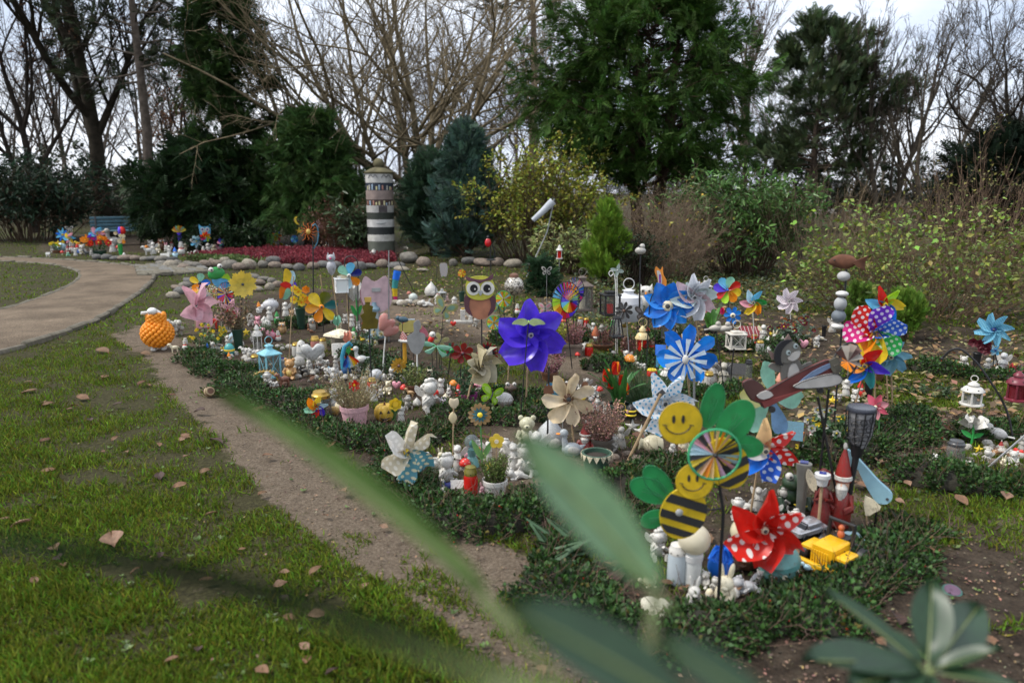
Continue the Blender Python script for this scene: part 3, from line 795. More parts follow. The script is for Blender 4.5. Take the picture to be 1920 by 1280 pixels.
shrub('ivy_clad_stump', 'dark ivy-covered stump left of the tangled shrub', 1199,12.8,.95,.5,(.03,.05,.02), n=1800, leaf=.05, twigs=50, twig_c=(.05,.036,.026), lv=(5,4), stemr=.01, tl=(.4,1.2))
wb = [shrub('woodland_bush', 'dull evergreen bush in the undergrowth at the wood edge', 318,33,2.8,4, c, n=2600, leaf=.17, twigs=30, lv=(5,4), twig_c=(.08,.06,.045), group='bushes at the wood edge', tl=(.4,1.5)) for c in ((.05,.062,.027),(.034,.042,.021))]
for i, (px, Y, k) in enumerate(((318,33,.95),(240,36,1.2),(690,34,1),(965,33,1.05),(1335,34,1.1),(1700,32,1.05),(1455,32,.9),(1800,31,.9),(1600,33,1),(130,38,1.35))):
 o = wb[i] if i < 2 else copy_tree(wb[i % 2]); o.location = (height_at(px, 400, Y)[0], Y, 0); o.scale = (k, k, k); o.rotation_euler = (0,0, i * 1.7)
# ivy and dead leaves at the foot of the shrubs
n = 9500
Y = RNG.uniform(8.5,17, n); X = (RNG.uniform(1080,1960, n) - 960)/FPX * Y
ok = Y > 9.0 + (X > 2)*.8
X, Y = X[ok], Y[ok]; n = len(X)
V, F = scatter(LEAF_V, LEAF_F, np.stack([X, Y, RNG.uniform(.005,.13, n)],-1), rand_rot(n, .5), RNG.uniform(.04,.085, n))
link('ground_cover', mesh_np('ground_cover', V, F, mat((.05,.075,.025),.5,.3,2, trans=.15, tint=True), tints(n, 5,.4,1.6,.2)), kind='stuff', label='low ivy and weeds growing under the shrubs', category='ground cover')
n = 7500
Y = 5*(20/5) ** RNG.uniform(0,1, n); X = (RNG.uniform(720,1960, n) - 960)/FPX * Y
ok = (Y > 8.0) | (X > 2.0); X, Y = X[ok], Y[ok]; n = len(X)
V, F = scatter(LEAF_V, LEAF_F, np.stack([X, Y, RNG.uniform(.01,.04, n)],-1), rand_rot(n, .3), RNG.uniform(.04,.085, n))
link('leaf_litter', mesh_np('leaf_litter', V, F, mat((.24,.17,.075),.75,.3,2, trans=.15, tint=True), tints(n, 5,.4,1.6,.25)), kind='stuff', label='scattered yellow and brown leaf litter under the shrubs', category='leaf litter')
# ================================================================== BUILDERS
K = dict(white=(.60,.58,.53), cream=(.74,.66,.47), grey=(.34,.35,.34), stone=(.42,.40,.36), red=(.66,.022,.014), orange=(.86,.27,.012), yellow=(.86,.62,.035), lime=(.42,.72,.035),
         green=(.03,.30,.06), dkgreen=(.012,.045,.028), teal=(.05,.33,.33), mint=(.27,.60,.42), sky=(.14,.50,.76), blue=(.012,.17,.72), navy=(.01,.02,.2), violet=(.11,.05,.70),
         purple=(.22,.02,.32), pink=(.80,.36,.44), palepink=(.80,.52,.58), magenta=(.68,.02,.2), brown=(.14,.06,.03), tan=(.45,.28,.13), wood=(.33,.23,.13), black=(.012,.012,.013),
         beige=(.66,.55,.38), silver=(.55,.55,.54), gold=(.55,.36,.08), ice=(.50,.72,.80), dkgrey=(.06,.062,.065), rust=(.12,.045,.022), olive=(.16,.14,.02), maroon=(.14,.012,.02), bluegrey=(.16,.25,.30))
def cer(c, dirt=.7): return mat(K.get(c, c) if isinstance(c, str) else c, .42,.12,14, dirt=dirt)
def mt(c, rough=.5): return mat(K[c] if isinstance(c, str) else c, rough, .18,16)
def fl(c): return film(K[c] if isinstance(c, str) else c)
ST = {'black': lambda: mat((.012,.012,.013),.5,.1,20), 'wood': lambda: mat((.36,.25,.14),.8,.3,30), 'white': lambda: mat((.7,.69,.64),.5,.15,20), 'green': lambda: mat((.06,.22,.06),.5,.1,20), 'grey': lambda: mat((.3,.3,.3),.45,.2,20, metal=.4)}
def stake(t, x, z, kind='black', r=.005, y=0.0, lean=0.0):
 t.add('stake', tube([(0, y, -.06),(x * .5, y + lean * .5, z * .5),(x, y + lean, z)], r, 6), ST[kind]())
def petal(L, W, prof, sweep=0.0, cup=0.0, fold=0.0, n=8, m=5):
 V, F = [],[]
 for i in range(n + 1):
  s = i / n; w = W * prof(s)
  for j in range(m):
   c = j / (m - 1)*2 - 1
   x = c * w / 2 + sweep * L * s * s
   yv = -cup * L * s * (1 - .4*s) + fold * W * (c * c)*(1 - .3*s)*-1 + fold * .8*W * c * s
   V.append((x, yv, L * s))
 for i in range(n):
  for j in range(m - 1):
   a = i * m + j; F.append((a, a + 1, a + m + 1, a + m))
 return (np.array(V), F)
PROF = {'round': lambda s: .22 + .78*math.sin(min(1, max(0, s)) ** 1.5*math.pi * .86 + .0) if s < .98 else .28, 'point': lambda s: max(.02, math.sin(math.pi * min(1, s * .9 + .1)) ** .8),
  'curl': lambda s: .25 + .75*math.sin(math.pi * min(.97, s * .8 + .12)), 'wide': lambda s: .3 + .7*s ** .6 if s < .72 else math.sqrt(max(.02,1 - ((s - .72)/.285) ** 2))*(.3 + .7*.72 ** .6)}
def blades(t, x, z, r, n, cols, style, y=-.03, rot0=0., parent=None, name='petal', wid=None, sweep=None, tilt=.0, inner=0.0):
 g0 = dict(curl=petal(r, r * (wid or .62), PROF['curl'],.34 if sweep is None else sweep, .16,.42), petal=petal(r, r * (wid or .52), PROF['round'],0 if sweep is None else sweep, .05,.12),
              point=petal(r, r * (wid or .36), PROF['point'],0 if sweep is None else sweep, .04,.15), wide=petal(r, r * (wid or .7), PROF['wide'],.12 if sweep is None else sweep, .18,.34))[style]
 for i in range(n):
  a = rot0 + 2*math.pi * i / n
  g = tr(jitter(g0, r * .045,3.2/r, i * 1.3 + x * 40),(x + inner * math.sin(a), y - .0015*(i % 2), z + inner * math.cos(a)),(0, a, 0))
  c = cols[i % len(cols)]
  t.add(name, g, c if not isinstance(c, (str, tuple)) else fl(c), parent)
def disc(x, z, r, y, th=.006, n=18): return plate(ellipse(x, z, r, r, 0, n), th, y)
def pinwheel(label, bx, by, hx, hy, rp, n, cols, style='curl', st='black', hub='yellow', rot0=.2, face=None, name='pinwheel', second=None, cat='pinwheel', wid=None, hubr=.16, sr=.0045, sweep=None, group=None):
 t = Thing(name, label, cat, bx, by, face=random.uniform(-.4,.4) if face is None else face, group=group)
 x, z = t.up(hx, hy); r = rp * t.u
 stake(t, x, z, st, sr)
 if second: blades(t, x, z, r * second[0], n, second[1], style, -.018, rot0 + math.pi / n, wid=wid, sweep=sweep)
 blades(t, x, z, r, n, cols, style, -.034, rot0, wid=wid, sweep=sweep)
 h = t.add('hub', tr(ell((0,0,0),(r * hubr, .016, r * hubr),12,8),(x, -.052, z)), mt(hub) if isinstance(hub, str) else hub)
 t.add('hub_cap', ell((x, -.066, z),(r * hubr * .45,.006, r * hubr * .45),8,6), mt('dkgrey'), h)
 return t
def ring(x, z, r, rad, y, n=28, e=1.0): return tube([(x + r * e * math.cos(2*math.pi * i / n), y, z + r * math.sin(2*math.pi * i / n)) for i in range(n + 1)], rad, 5, False)
def windwheel(label, bx, by, hx, hy, rp, cols, n=24, st='black', face=0., rings=1, rim='black', name='wind_spinner', rim_r=.004):
 t = Thing(name, label, 'wind spinner', bx, by, face=face)
 x, z = t.up(hx, hy); r = rp * t.u
 stake(t, x, z, st)
 for q in range(rings):
  rr = r * (1 - .36*q); y = -.03 - .05*q
  t.add('rim', ring(x, z, rr, rim_r, y), mt(rim))
  for i in range(n):
   a = 2*math.pi * i / n; b = a + 2*math.pi / n * .8
   V = np.array([(x, y, z),(x + rr * math.sin(a), y - .006, z + rr * math.cos(a)),(x + rr * math.sin(b), y + .012, z + rr * math.cos(b))])
   c = cols[(i + q * 3) % len(cols)]
   t.add('vane', (V, [(0,1,2)]), fl(c), smooth=False)
 t.add('hub', ell((x, -.05 - .05*(rings - 1), z),(r * .09,.012, r * .09),8,6), mt('black'))
 return t
def cutout(t, name, pts, origin, m, y=0., th=.006, sm=4, parent=None):
 ox, oy = origin; x0, z0 = t.up(ox, oy)
 return t.add(name, plate([(x0 + (p[0] - ox)*t.u, z0 - (p[1] - oy)*t.u) for p in pts], th, y, sm), m, parent, smooth=False)
def pillow(pts, depth, k=4, y=0.):
 P = np.array(smooth_loop(pts, 3)); c = P.mean(0); n = len(P); V, F = [],[]
 rings_ = [(1,0)] + [(math.cos(i / k * math.pi / 2*.97), math.sin(i / k * math.pi / 2)) for i in range(1, k + 1)]
 for sgn in (-1,1):
  o = len(V)
  for sc_, dy in rings_:
   for p in P: q = c + (p - c)*sc_; V.append((q[0], y + sgn * dy * depth, q[1]))
  for i in range(k):
   for j in range(n):
    a, b, e, d = o + i * n + j, o + i * n + (j + 1) % n, o + (i + 1)*n + (j + 1) % n, o + (i + 1)*n + j
    F.append((a, b, e, d) if sgn < 0 else (d, e, b, a))
  F.append(tuple(o + k * n + j for j in range(n)) if sgn < 0 else tuple(o + k * n + j for j in range(n - 1,-1,-1)))
 return (np.array(V), F)
HEART = [(0,.72),(.2,.95),(.45,.9),(.52,.62),(.35,.32),(0,0),(-.35,.32),(-.52,.62),(-.45,.9),(-.2,.95)]
def starp(r, n=5, q=.45, cz=0.): return [((r if i % 2 == 0 else r * q)*math.sin(math.pi * i / n), cz + (r if i % 2 == 0 else r * q)*math.cos(math.pi * i / n)) for i in range(2*n)]
def S(g, h): return tr(g, sc=h)
def wing(s, h=1.0): return [(0,.0),(s * .10,.12),(s * .26,.2),(s * .36,.36),(s * .34,.5),(s * .24,.46),(s * .12,.34),(s * .03,.2)]
def fig_parts(kind, A, B):
 """parts of a small ornament one unit tall, facing -y: (part name, shapes, material)"""
 a, b = cer(A), cer(B)
 dk = mt('black')
 if kind == 'angel':
  body = [lathe([(.24,0),(.25,.04),(.2,.25),(.13,.5),(.12,.6),(.05,.68)],14), ell((0,-.02,.8),.13,12,10), ell((0,.03,.84),(.14,.13,.12)), tube([(-.13,-.02,.58),(-.17,-.1,.46),(-.03,-.17,.5)],[.05,.045,.035]), tube([(.13,-.02,.58),(.17,-.1,.46),(.03,-.17,.5)],[.05,.045,.035])]
  return [('body', [jitter(g, .012,22,1) for g in body], a)] + [('wing', [tr(plate(wing(s),.03,0,3),(0,.12,.36),(0,0, s * .5))], b) for s in (-1,1)]
 if kind == 'cherub':
  body = [ell((0,.05,.3),(.2,.18,.26)), ell((0,-.04,.72),.2,12,10)] + [ell((x * .1,-.12 + y * .1,.78 + z),.075,8,6) for x, y, z in ((-1.4,1,.02),(1.4,1,.02),(-.8,1,.13),(.8,1,.13),(0,.6,.16),(-1.6,2,-.06),(1.6,2,-.06))]
  body += [tube([(s * .14,-.02,.14),(s * .2,-.26,.2),(s * .16,-.3,.04)],[.1,.08,.06]) for s in (-1,1)] + [tube([(s * .17,0,.46),(s * .24,-.16,.34),(s * .08,-.24,.5)],[.07,.06,.05]) for s in (-1,1)]
  return [('body', [jitter(g, .012,20,2) for g in body], a)] + [('wing', [tr(plate(wing(s),.03,0,3),(0,.2,.28),(0,0, s * .5),.9)], b) for s in (-1,1)]
 if kind == 'sleeping':
  body = [ell((0,0,.3),(.62,.32,.28)), ell((-.5,-.08,.5),.3,12,10), tube([(.1,-.2,.3),(-.2,-.34,.14),(-.5,-.32,.14)],[.14,.12,.1]), tube([(.3,-.1,.3),(.72,-.2,.16),(.9,-.1,.1)],[.18,.13,.09])]
  body += [ell((-.5 + .24*math.cos(q),.02 + .1*math.sin(q * 2),.55 + .24*math.sin(q)),.11,8,6) for q in (0.2,.9,1.6,2.3,3.0)]
  return [('body', [jitter(g, .03,11,3) for g in body], a),('wing', [tr(plate(wing(1),.05,0,3),(.15,.1,.4),(0,0,.4),1.1)], b)]
 if kind == 'bunny':
  body = [ell((0,.04,.26),(.22,.2,.27)), ell((0,-.04,.56),(.17,.17,.16)), ell((0,-.19,.52),(.07,.06,.05))] + [ell((s * .13,-.14,.06),(.08,.14,.06)) for s in (-1,1)] + [tube([(s * .13,-.08,.38),(s * .1,-.2,.3),(0.02*s, -.24,.28)],[.06,.055,.045]) for s in (-1,1)]
  return [('body', body, a)] + [('ear', [tr(ell((0,0,.16),(.055,.035,.19)),(s * .07,0,.66),(0, s * .18,0))], b) for s in (-1,1)]
 if kind == 'bear':
  body = [ell((0,.03,.3),(.25,.22,.28)), ell((0,-.02,.72),(.23,.2,.2)), ell((0,-.2,.67),(.1,.09,.08))] + [ell((s * .18,0,.89),(.08,.05,.08)) for s in (-1,1)] + [tube([(s * .14,-.04,.13),(s * .2,-.28,.1),(s * .2,-.33,.14)],[.12,.1,.08]) for s in (-1,1)] + [tube([(s * .2,0,.48),(s * .27,-.14,.34),(s * .16,-.22,.3)],[.085,.075,.06]) for s in (-1,1)]
  return [('body', body, a),('nose', [ell((0,-.29,.7),(.035,.025,.025),8,6)], dk),('belly', [ell((0,-.09,.28),(.17,.13,.19))], b)]
 if kind == 'gnome':
  body = [lathe([(.22,0),(.24,.06),(.24,.2),(.19,.4),(.1,.46)],14), tube([(-.2,0,.38),(-.25,-.12,.26),(-.1,-.2,.22)],[.07,.06,.05]), tube([(.2,0,.38),(.25,-.12,.26),(.1,-.2,.22)],[.07,.06,.05])] + [ell((s * .1,-.14,.04),(.09,.13,.05)) for s in (-1,1)]
  return [('body', body, a),('head', [ell((0,-.02,.53),(.15,.14,.14)), ell((0,-.17,.53),.035,8,6)], cer((.62,.36,.25))),('beard', [tr(lathe([(.01,-.3),(.1,-.14),(.14,0),(.08,.06)],10),(0,-.1,.5))], cer('white')),('hat', [lathe([(.19,.58),(.175,.66),(.1,.84),(.015,1.0)],14)], b)]
 if kind == 'santa':
  return fig_parts('gnome', (.2,.012,.009),(.28,.014,.01)) + [('hat_brim', [ring(0,0,0,0,0)] if False else [lathe([(.17,.575),(.205,.6),(.2,.64),(.16,.65)],14)], cer('white')),('pompom', [ell((0,0,1.0),.05,8,6)], cer('white'))]
 if kind == 'bird':
  body = [tr(ell((0,0,0),(.36,.22,.24)),(0,0,.4),(0,.25,0)), ell((-.34,0,.66),(.17,.16,.16)), tr(box((.42,0,0),(.42,.16,.06),.02),(0,0,.34),(0,.12,0))]
  return [('body', body, a),('beak', [tr(lathe([(.05,0),(.0,.16)],8),(-.48,0,.66),(0,-1.4,0))], mt('orange')),('wing', [tr(ell((0,0,0),(.26,.04,.15)),(.06,-.2,.44),(0,.3,0))], b),('foot', [tube([(s * .06,0,.2),(s * .07,-.02,0)],.022) for s in (-1,1)], mt('dkgrey'))]
 if kind == 'duck':
  body = [ell((0,0,.26),(.34,.22,.24)), tube([(-.2,0,.36),(-.26,0,.6),(-.24,0,.72)],[.13,.09,.1]), ell((-.27,0,.82),(.15,.13,.14)), tr(lathe([(.1,0),(.0,.2)],8),(.3,0,.34),(0,1.0,0))]
  return [('body', body, a),('bill', [ell((-.44,0,.79),(.1,.07,.03))], mt('orange')),('wing', [ell((.06,-.2,.3),(.2,.05,.13))], b)]
 if kind in ('dog', 'sheep', 'horse', 'elephant'):
  lg = .3 if kind != 'horse' else .42
  body = [ell((0,0, lg + .18),(.36,.18,.2)), tube([(-.26,0, lg + .22),(-.4,0, lg + .46)],[.14,.1]), ell((-.46,0, lg + .52),(.17,.12,.12)), ell((-.6,0, lg + .47),(.09,.07,.07))] + [tube([(x, s * .1, lg + .1),(x + .01, s * .1,.0)],[.08,.055]) for x in (-.22,.24) for s in (-1,1)] + [tube([(.33,0, lg + .26),(.46,0, lg + .1)],[.04,.02])]
  if kind == 'sheep': body += [ell((.3*math.cos(q * 1.7)*.9,.16*math.sin(q * 2.1), lg + .2 + .16*math.cos(q * 3.1)),.13,8,6) for q in range(12)]
  return [('body', body, a)] + [('ear', [tr(ell((0,0,0),(.05,.02,.1)),(-.42, s * .11, lg + .52),(s * .4,.3,0))], b) for s in (-1,1)]
 if kind == 'frog':
  body = [ell((0,.04,.34),(.3,.28,.32)), ell((0,-.1,.68),(.3,.24,.2))] + [tube([(s * .24,.06,.14),(s * .36,-.18,.26),(s * .3,-.34,.04)],[.12,.1,.07]) for s in (-1,1)]
  return [('body', body, a)] + [('eye', [ell((s * .16,-.18,.88),.1,10,8), ], cer('white')) for s in (-1,1)] + [('pupil', [ell((s * .16,-.27,.89),.035,8,6)], dk) for s in (-1,1)]
 if kind == 'owl':
  body = [ell((0,0,.36),(.3,.26,.37)), ell((0,-.02,.76),(.28,.24,.22))] + [tr(lathe([(.08,0),(0,.2)],8),(s * .18,0,.88),(0, s * .3,0)) for s in (-1,1)]
  return [('body', body, a)] + [('eye', [ell((s * .12,-.22,.8),(.1,.04,.1))], cer('white')) for s in (-1,1)] + [('pupil', [ell((s * .12,-.26,.8),(.045,.02,.045),8,6)], dk) for s in (-1,1)] + [('wing', [ell((s * .28,-.04,.4),(.06,.18,.26))], b) for s in (-1,1)] + [('beak', [tr(lathe([(.04,0),(0,.12)],6),(0,-.25,.74),(2.4,0,0))], mt('orange'))]
 if kind == 'snowman':
  return [('body', [ell((0,0,.26),(.27,.26,.27)), ell((0,0,.62),(.19,.18,.18))], a),('hat', [lathe([(.2,.77),(.2,.79),(.13,.795),(.12,.98)],12)], b),('nose', [tr(lathe([(.03,0),(0,.16)],6),(0,-.17,.63),(1.57,0,0))], mt('orange')),('scarf', [lathe([(.16,.44),(.19,.48),(.15,.52)],12)], mt('red'))]
 if kind == 'mushroom':
  return [('stem', [lathe([(.16,0),(.14,.2),(.11,.5),(.13,.6)],12)], cer('cream')),('cap', [lathe([(.12,.56),(.4,.52),(.42,.58),(.34,.8),(.16,.96),(.0,1.0)],16)], a)] + [('dot', [ell((.3*math.cos(q)*w, .3*math.sin(q)*w, z_),(.055,.055,.03),8,6)], cer('white')) for q, w, z_ in ((-1.57,1.12,.72),(-.6,1.05,.76),(-2.5,1.05,.76),(-1.3,.45,.955),(-2.0,.85,.86))]
 if kind == 'heart':
  return [('body', [pillow(HEART, .2)], a),('inlay', [tr(pillow(HEART, .05),(0,-.18,.22),(0,0,0),.55)], b)]
 if kind == 'star':
  return [('body', [pillow([(x, y + .5) for x, y in starp(.55)],.1)], a),('rim', [tr(pillow([(x, y) for x, y in starp(.26)],.03),(0,-.1,.5))], b)]
 if kind == 'ball':
  return [('ball', [ell((0,0,.52),(.5,.5,.48),18,12)], a),('foot', [lathe([(.3,0),(.26,.05),(.2,.1)],14)], b)]
 if kind == 'egg':
  return [('shell', [ell((0,0,.5),(.38,.38,.5),16,12)], a),('band', [lathe([(.375,.42),(.392,.46),(.392,.54),(.375,.58)],18)], b)]
 if kind == 'house':
  return [('wall', [box((0,0,.3),(.62,.5,.6),.02)], a),('roof', [(np.array([(-.4,-.34,.56),(.4,-.34,.56),(.4,.34,.56),(-.4,.34,.56),(-.4,0,.98),(.4,0,.98)]),[(0,1,5,4),(2,3,4,5),(0,4,3),(1,2,5),(3,2,1,0)])], b),('door', [box((0,-.255,.2),(.18,.02,.34))], mt('brown')),('window', [box((.2,-.255,.4),(.12,.02,.12))], mt('yellow'))]
 if kind == 'hedgehog':
  return [('body', [ell((0,0,.42),(.6,.42,.42)), tr(lathe([(.24,0),(.16,.2),(.03,.42)],10),(-.45,0,.3),(0,-1.45,0))], a),('spines', [tr(lathe([(.035,0),(0,.14)],4),(.5*math.cos(q)*math.cos(w) + .06,.36*math.sin(q)*math.cos(w),.45 + .38*math.sin(w)),(0,0,0)) for q in [i * .5 for i in range(-6,7)] for w in (.2,.7,1.2)], b)]
 if kind == 'ladybug':
  return [('body', [ell((0,0,.4),(.5,.44,.42),14,10)], a),('head', [ell((-.42,-.1,.4),.24,10,8)], dk)] + [('dot', [ell((x, -.38 + abs(x)*.3, z_),(.08,.05,.08),8,6)], dk) for x, z_ in ((0,.55),(.2,.4),(-.1,.3),(.3,.62))]
 if kind == 'shell':
  return [('body', [jitter(lathe([(.02,0),(.34,.1),(.44,.3),(.36,.55),(.2,.75),(.08,.9),(.01,1.0)],14),.03,15,1)], a),('lip', [ell((.1,-.36,.26),(.2,.07,.16))], b)]
 if kind == 'turtle':
  return [('body', [ell((0,0,.4),(.55,.45,.42)), tube([(-.45,0,.3),(-.75,-.05,.5)],[.14,.12]), ell((-.8,-.06,.55),.17,10,8)] + [ell((x, s * .36,.1),(.15,.12,.1),8,6) for x in (-.3,.32) for s in (-1,1)], a),('shell', [ell((.02,0,.5),(.5,.42,.42),14,8)], b)]
 if kind == 'ghost':
  return [('body', [lathe([(.26,0),(.3,.1),(.27,.4),(.24,.66),(.18,.88),(.06,.99)],16)], a),('eye', [ell((s * .08,-.2,.74),(.035,.03,.05),8,6) for s in (-1,1)], dk),('belly_band', [lathe([(.275,.3),(.295,.33),(.28,.4)],16)], b)]
 if kind == 'pig':
  return [('body', [ell((0,0,.45),(.5,.36,.38)), ell((-.42,-.06,.55),(.25,.22,.24)), ell((-.62,-.1,.5),(.08,.12,.1))] + [tube([(x, s * .18,.3),(x, s * .18,0)],[.11,.09]) for x in (-.26,.28) for s in (-1,1)], a),('ear', [tr(lathe([(.09,0),(0,.2)],6),(-.38, s * .16,.72)) for s in (-1,1)], b)]
 if kind == 'rose':
  return [('stem', [tube([(0,0,0),(.02,0,.4),(0,0,.7)],.03)], mt('green'))] + [('petal', [tr(petal(.36,.34, PROF['wide'],0,.3,.4),(0,0,.66),(-.5 - .25*(i % 2),0,0)) if False else tr(tr(petal(.36,.34, PROF['wide'],0,.2,.4),(0,0,0),(.5 + .3*(i % 2),0,0)),(0,0,.66),(0,0, i * 1.05))], a) for i in range(6)] + [('leaf', [tr(petal(.34,.14, PROF['point'],0,.1,.1),(0,0,.3),(0, s * 1.0,0))], mt('green')) for s in (-1,1)]
 if kind == 'plaque':
  return [('slab', [tr(box((0,0,.5),(1.0,.16,1.0),.05),(0,0,0),(-.35,0,0))], a),('inlay', [tr(pillow(HEART, .03),(0,-.09 + .15,.3),(-.35,0,0),.4)], b)]
 raise ValueError(kind)
FIG_CACHE = {}
CATS = dict(angel='angel figurine', cherub='angel figurine', sleeping='angel figurine', bunny='rabbit figurine', bear='bear figurine', gnome='gnome', santa='gnome', bird='bird figurine', duck='duck figurine', dog='animal figurine', sheep='animal figurine', horse='horse figurine', elephant='animal figurine', frog='frog figurine', owl='owl figurine', snowman='snowman', mushroom='toadstool', heart='heart', star='star', ball='ball', egg='egg', house='house ornament', hedgehog='hedgehog', ladybug='ladybird', shell='shell', turtle='turtle', ghost='figurine', pig='pig figurine', rose='rose', plaque='plaque')
NAMES = dict(santa='santa_gnome', sleeping='sleeping_angel', cherub='seated_angel', dog='dog_figurine', sheep='sheep_figurine', horse='horse_figurine', bear='bear_figurine', bunny='rabbit_figurine', bird='bird_figurine', duck='duck_figurine', frog='frog_figurine', owl='owl_figurine', pig='pig_figurine', angel='standing_angel', heart='heart_ornament', star='star_ornament', ball='glazed_ball', egg='painted_egg', house='house_ornament', shell='shell_ornament', mushroom='toadstool', ghost='ghost_figurine', rose='artificial_rose', plaque='memorial_plaque', elephant='elephant_figurine', ladybug='ladybird', turtle='turtle_figurine')
def fig(kind, label, px, py, hp, A='white', B=None, face=0., z=0., w=1.0, tilt=0.):
 B = B or A
 t = Thing(NAMES.get(kind, kind), label, CATS[kind], px, py, z=z, face=face)
 key = (kind, A, B)
 if key not in FIG_CACHE: FIG_CACHE[key] = [(n, mesh_py(n, g, m)) for n, g, m in fig_parts(kind, A, B)]
 h = hp * t.u * 1.04
 t.o.scale = (h * w, h * w, h); t.o.rotation_euler[1] = tilt
 for n, me in FIG_CACHE[key]: link(n, me, t.o)
 return t
# ------------------------------------------------------------------ lanterns, candles, pots
def lantern(label, px, by, ty, wp, c='black', roof='pyramid', cross=False, candle=None, hang=None, face=.35, taper=1.0, ringy=True, legs=0, glassa=.22, name='lantern', base_z=0.):
 """square lantern; by/ty are the picture heights of its foot and of its roof tip"""
 t = Thing(name, label, 'lantern', px, hang or by, face=face)
 x0, z0 = t.up(px, by); _, z1 = t.up(px, ty)
 z0 = max(z0,0.0) if not hang else z0
 w = wp * t.u * .88; h = z1 - z0; m = mat(K[c] if isinstance(c, str) else c, .5,.25,20, dirt=.25)
 bw = w; tw = w * taper; zb, zt = z0 + h * .06, z0 + h * .66
 t.add('base', [box((0,0, z0 + h * .03),(bw * 1.06, bw * 1.06, h * .06), h * .01)], m)
 for sx in (-1,1):
  for sy in (-1,1):
   t.add('corner_post', [tube([(sx * bw * .46, sy * bw * .46, zb),(sx * tw * .46, sy * tw * .46, zt)], w * .065,4)], m)
 for i in range(4):
  a = i * math.pi / 2
  V = np.array([(-bw * .44,-bw * .46, zb),(bw * .44,-bw * .46, zb),(tw * .44,-tw * .46, zt),(-tw * .44,-tw * .46, zt)])
  p = t.add('pane', tr((V, [(0,1,2,3)]),(0,0,0),(0,0, a)), glass((.72,.76,.74), glassa), smooth=False)
  if cross: t.add('cross_bar', [tr(tube([(-bw * .44,-bw * .47, zb),(tw * .44,-tw * .47, zt)], w * .018,4), rot=(0,0, a)), tr(tube([(bw * .44,-bw * .475, zb),(-tw * .44,-tw * .475, zt)], w * .018,4), rot=(0,0, a))], m, p)
 s = 1.41421/2
 rf = [tr(lathe([(tw * .62*1.3,0),(tw * .62*1.3, h * .03),(tw * .3, h * .14),(tw * .22, h * .15),(tw * .22, h * .22),(tw * .3, h * .225),(tw * .28, h * .25),(tw * .05, h * .29)],4),(0,0, zt),(0,0, math.pi / 4))] if roof == 'pyramid' else [box((0,0, zt + h * .02),(tw * 1.12, tw * 1.12, h * .05), h * .01), box((0,0, zt + h * .09),(tw * .6, tw * .6, h * .09), h * .01)]
 r = t.add('roof', rf, m, smooth=False)
 if ringy: t.add('carrying_ring', ring(0, z0 + h * .96 + w * .2, w * .24, w * .025,0,18), m, r)
 if candle: t.add('candle', lathe([(w * .2, zb),(w * .2, zb + h * .3),(w * .02, zb + h * .31),(w * .02, zb + h * .35)],12), cer(candle))
 if legs:
  for sx in (-1,1):
   for sy in (-1,1): t.add('leg', tube([(sx * w * .42, sy * w * .42,-.03),(sx * w * .42, sy * w * .42, z0)], w * .03,5), m)
 if hang == 'stand': pass
 return t
def round_lantern(label, px, by, ty, wp, c='cream', pane=None, hang=None, face=0., tilt=0., name='round_lantern', ringy=True, win=6):
 t = Thing(name, label, 'lantern', px, hang or by, face=face)
 x0, z0 = t.up(px, by); _, z1 = t.up(px, ty); z0 = z0 if hang else 0.0
 r = wp * t.u / 2; h = z1 - z0; m = mat(K[c] if isinstance(c, str) else c, .4,.2,20, dirt=.2)
 L = lambda p: tr(lathe([(a * r, b * h) for a, b in p],18),(0,0, z0))
 t.add('base', L([(1,0),(1,.05),(.86,.08)]), m)
 rf = t.add('dome', L([(.86,.56),(1.0,.58),(.98,.62),(.7,.74),(.4,.78),(.38,.82),(.5,.83),(.46,.88),(.2,.96),(.02,1)]), m)
 for i in range(win):
  a = 2*math.pi * (i + .5)/win
  t.add('post', tube([(math.cos(a)*r * .84, math.sin(a)*r * .84, z0 + h * .07),(math.cos(a)*r * .84, math.sin(a)*r * .84, z0 + h * .57)], r * .1,5), m)
 t.add('pane', tr(lathe([(r * .76, h * .08),(r * .76, h * .56)],18, closed=False),(0,0, z0)), glass(K[pane],.85) if pane else glass((.7,.72,.66),.3))
 t.add('candle', tr(lathe([(r * .4, h * .08),(r * .4, h * .32),(r * .04, h * .34)],10),(0,0, z0)), cer('white'))
 for i in range(6):
  a = 2*math.pi * i / 6; t.add('vent_hole', ell((math.cos(a)*r * .84, math.sin(a)*r * .84, z0 + h * .68),(.07*r, .07*r, .06*r),6,5), mt('black'), rf)
 if ringy: t.add('handle', ring(0, z0 + h * 1.1, h * .13, r * .04,0,16), m)
 if tilt: t.o.rotation_euler[1] = tilt
 return t
def candle(label, px, py, hp, wp, c='red', lid='gold', name='grave_candle', z=0., belly=False):
 t = Thing(name, label, 'grave candle', px, py, z=z)
 h = hp * t.u * 1.04; r = wp * t.u / 2
 prof = [(.86,0),(.96,.03),(1,.12),(.98,.66),(.86,.76)] if not belly else [(.7,0),(.8,.03),(.98,.2),(1,.5),(.9,.72),(.66,.82)]
 g = K.get(c, (.8,.8,.8)) if isinstance(c, str) else c
 t.add('jar', tr(lathe([(a * r, b * h) for a, b in prof],18)), mat(g, .25,.12,10, trans=.25) if c != 'clear' else glass((.8,.82,.8),.45))
 l = t.add('lid', lathe([(r * .9, h * .76),(r * .92, h * .86),(r * .78, h * .9),(r * .74, h * .98),(r * .3, h)],18), mat(K[lid],.35,.2,20, metal=.7 if lid in ('gold', 'silver') else 0))
 for i in range(8):
  a = 2*math.pi * i / 8; t.add('vent_hole', ell((math.cos(a)*r * .9, math.sin(a)*r * .9, h * .81), r * .08,6,5), mt('black'), l)
 return t
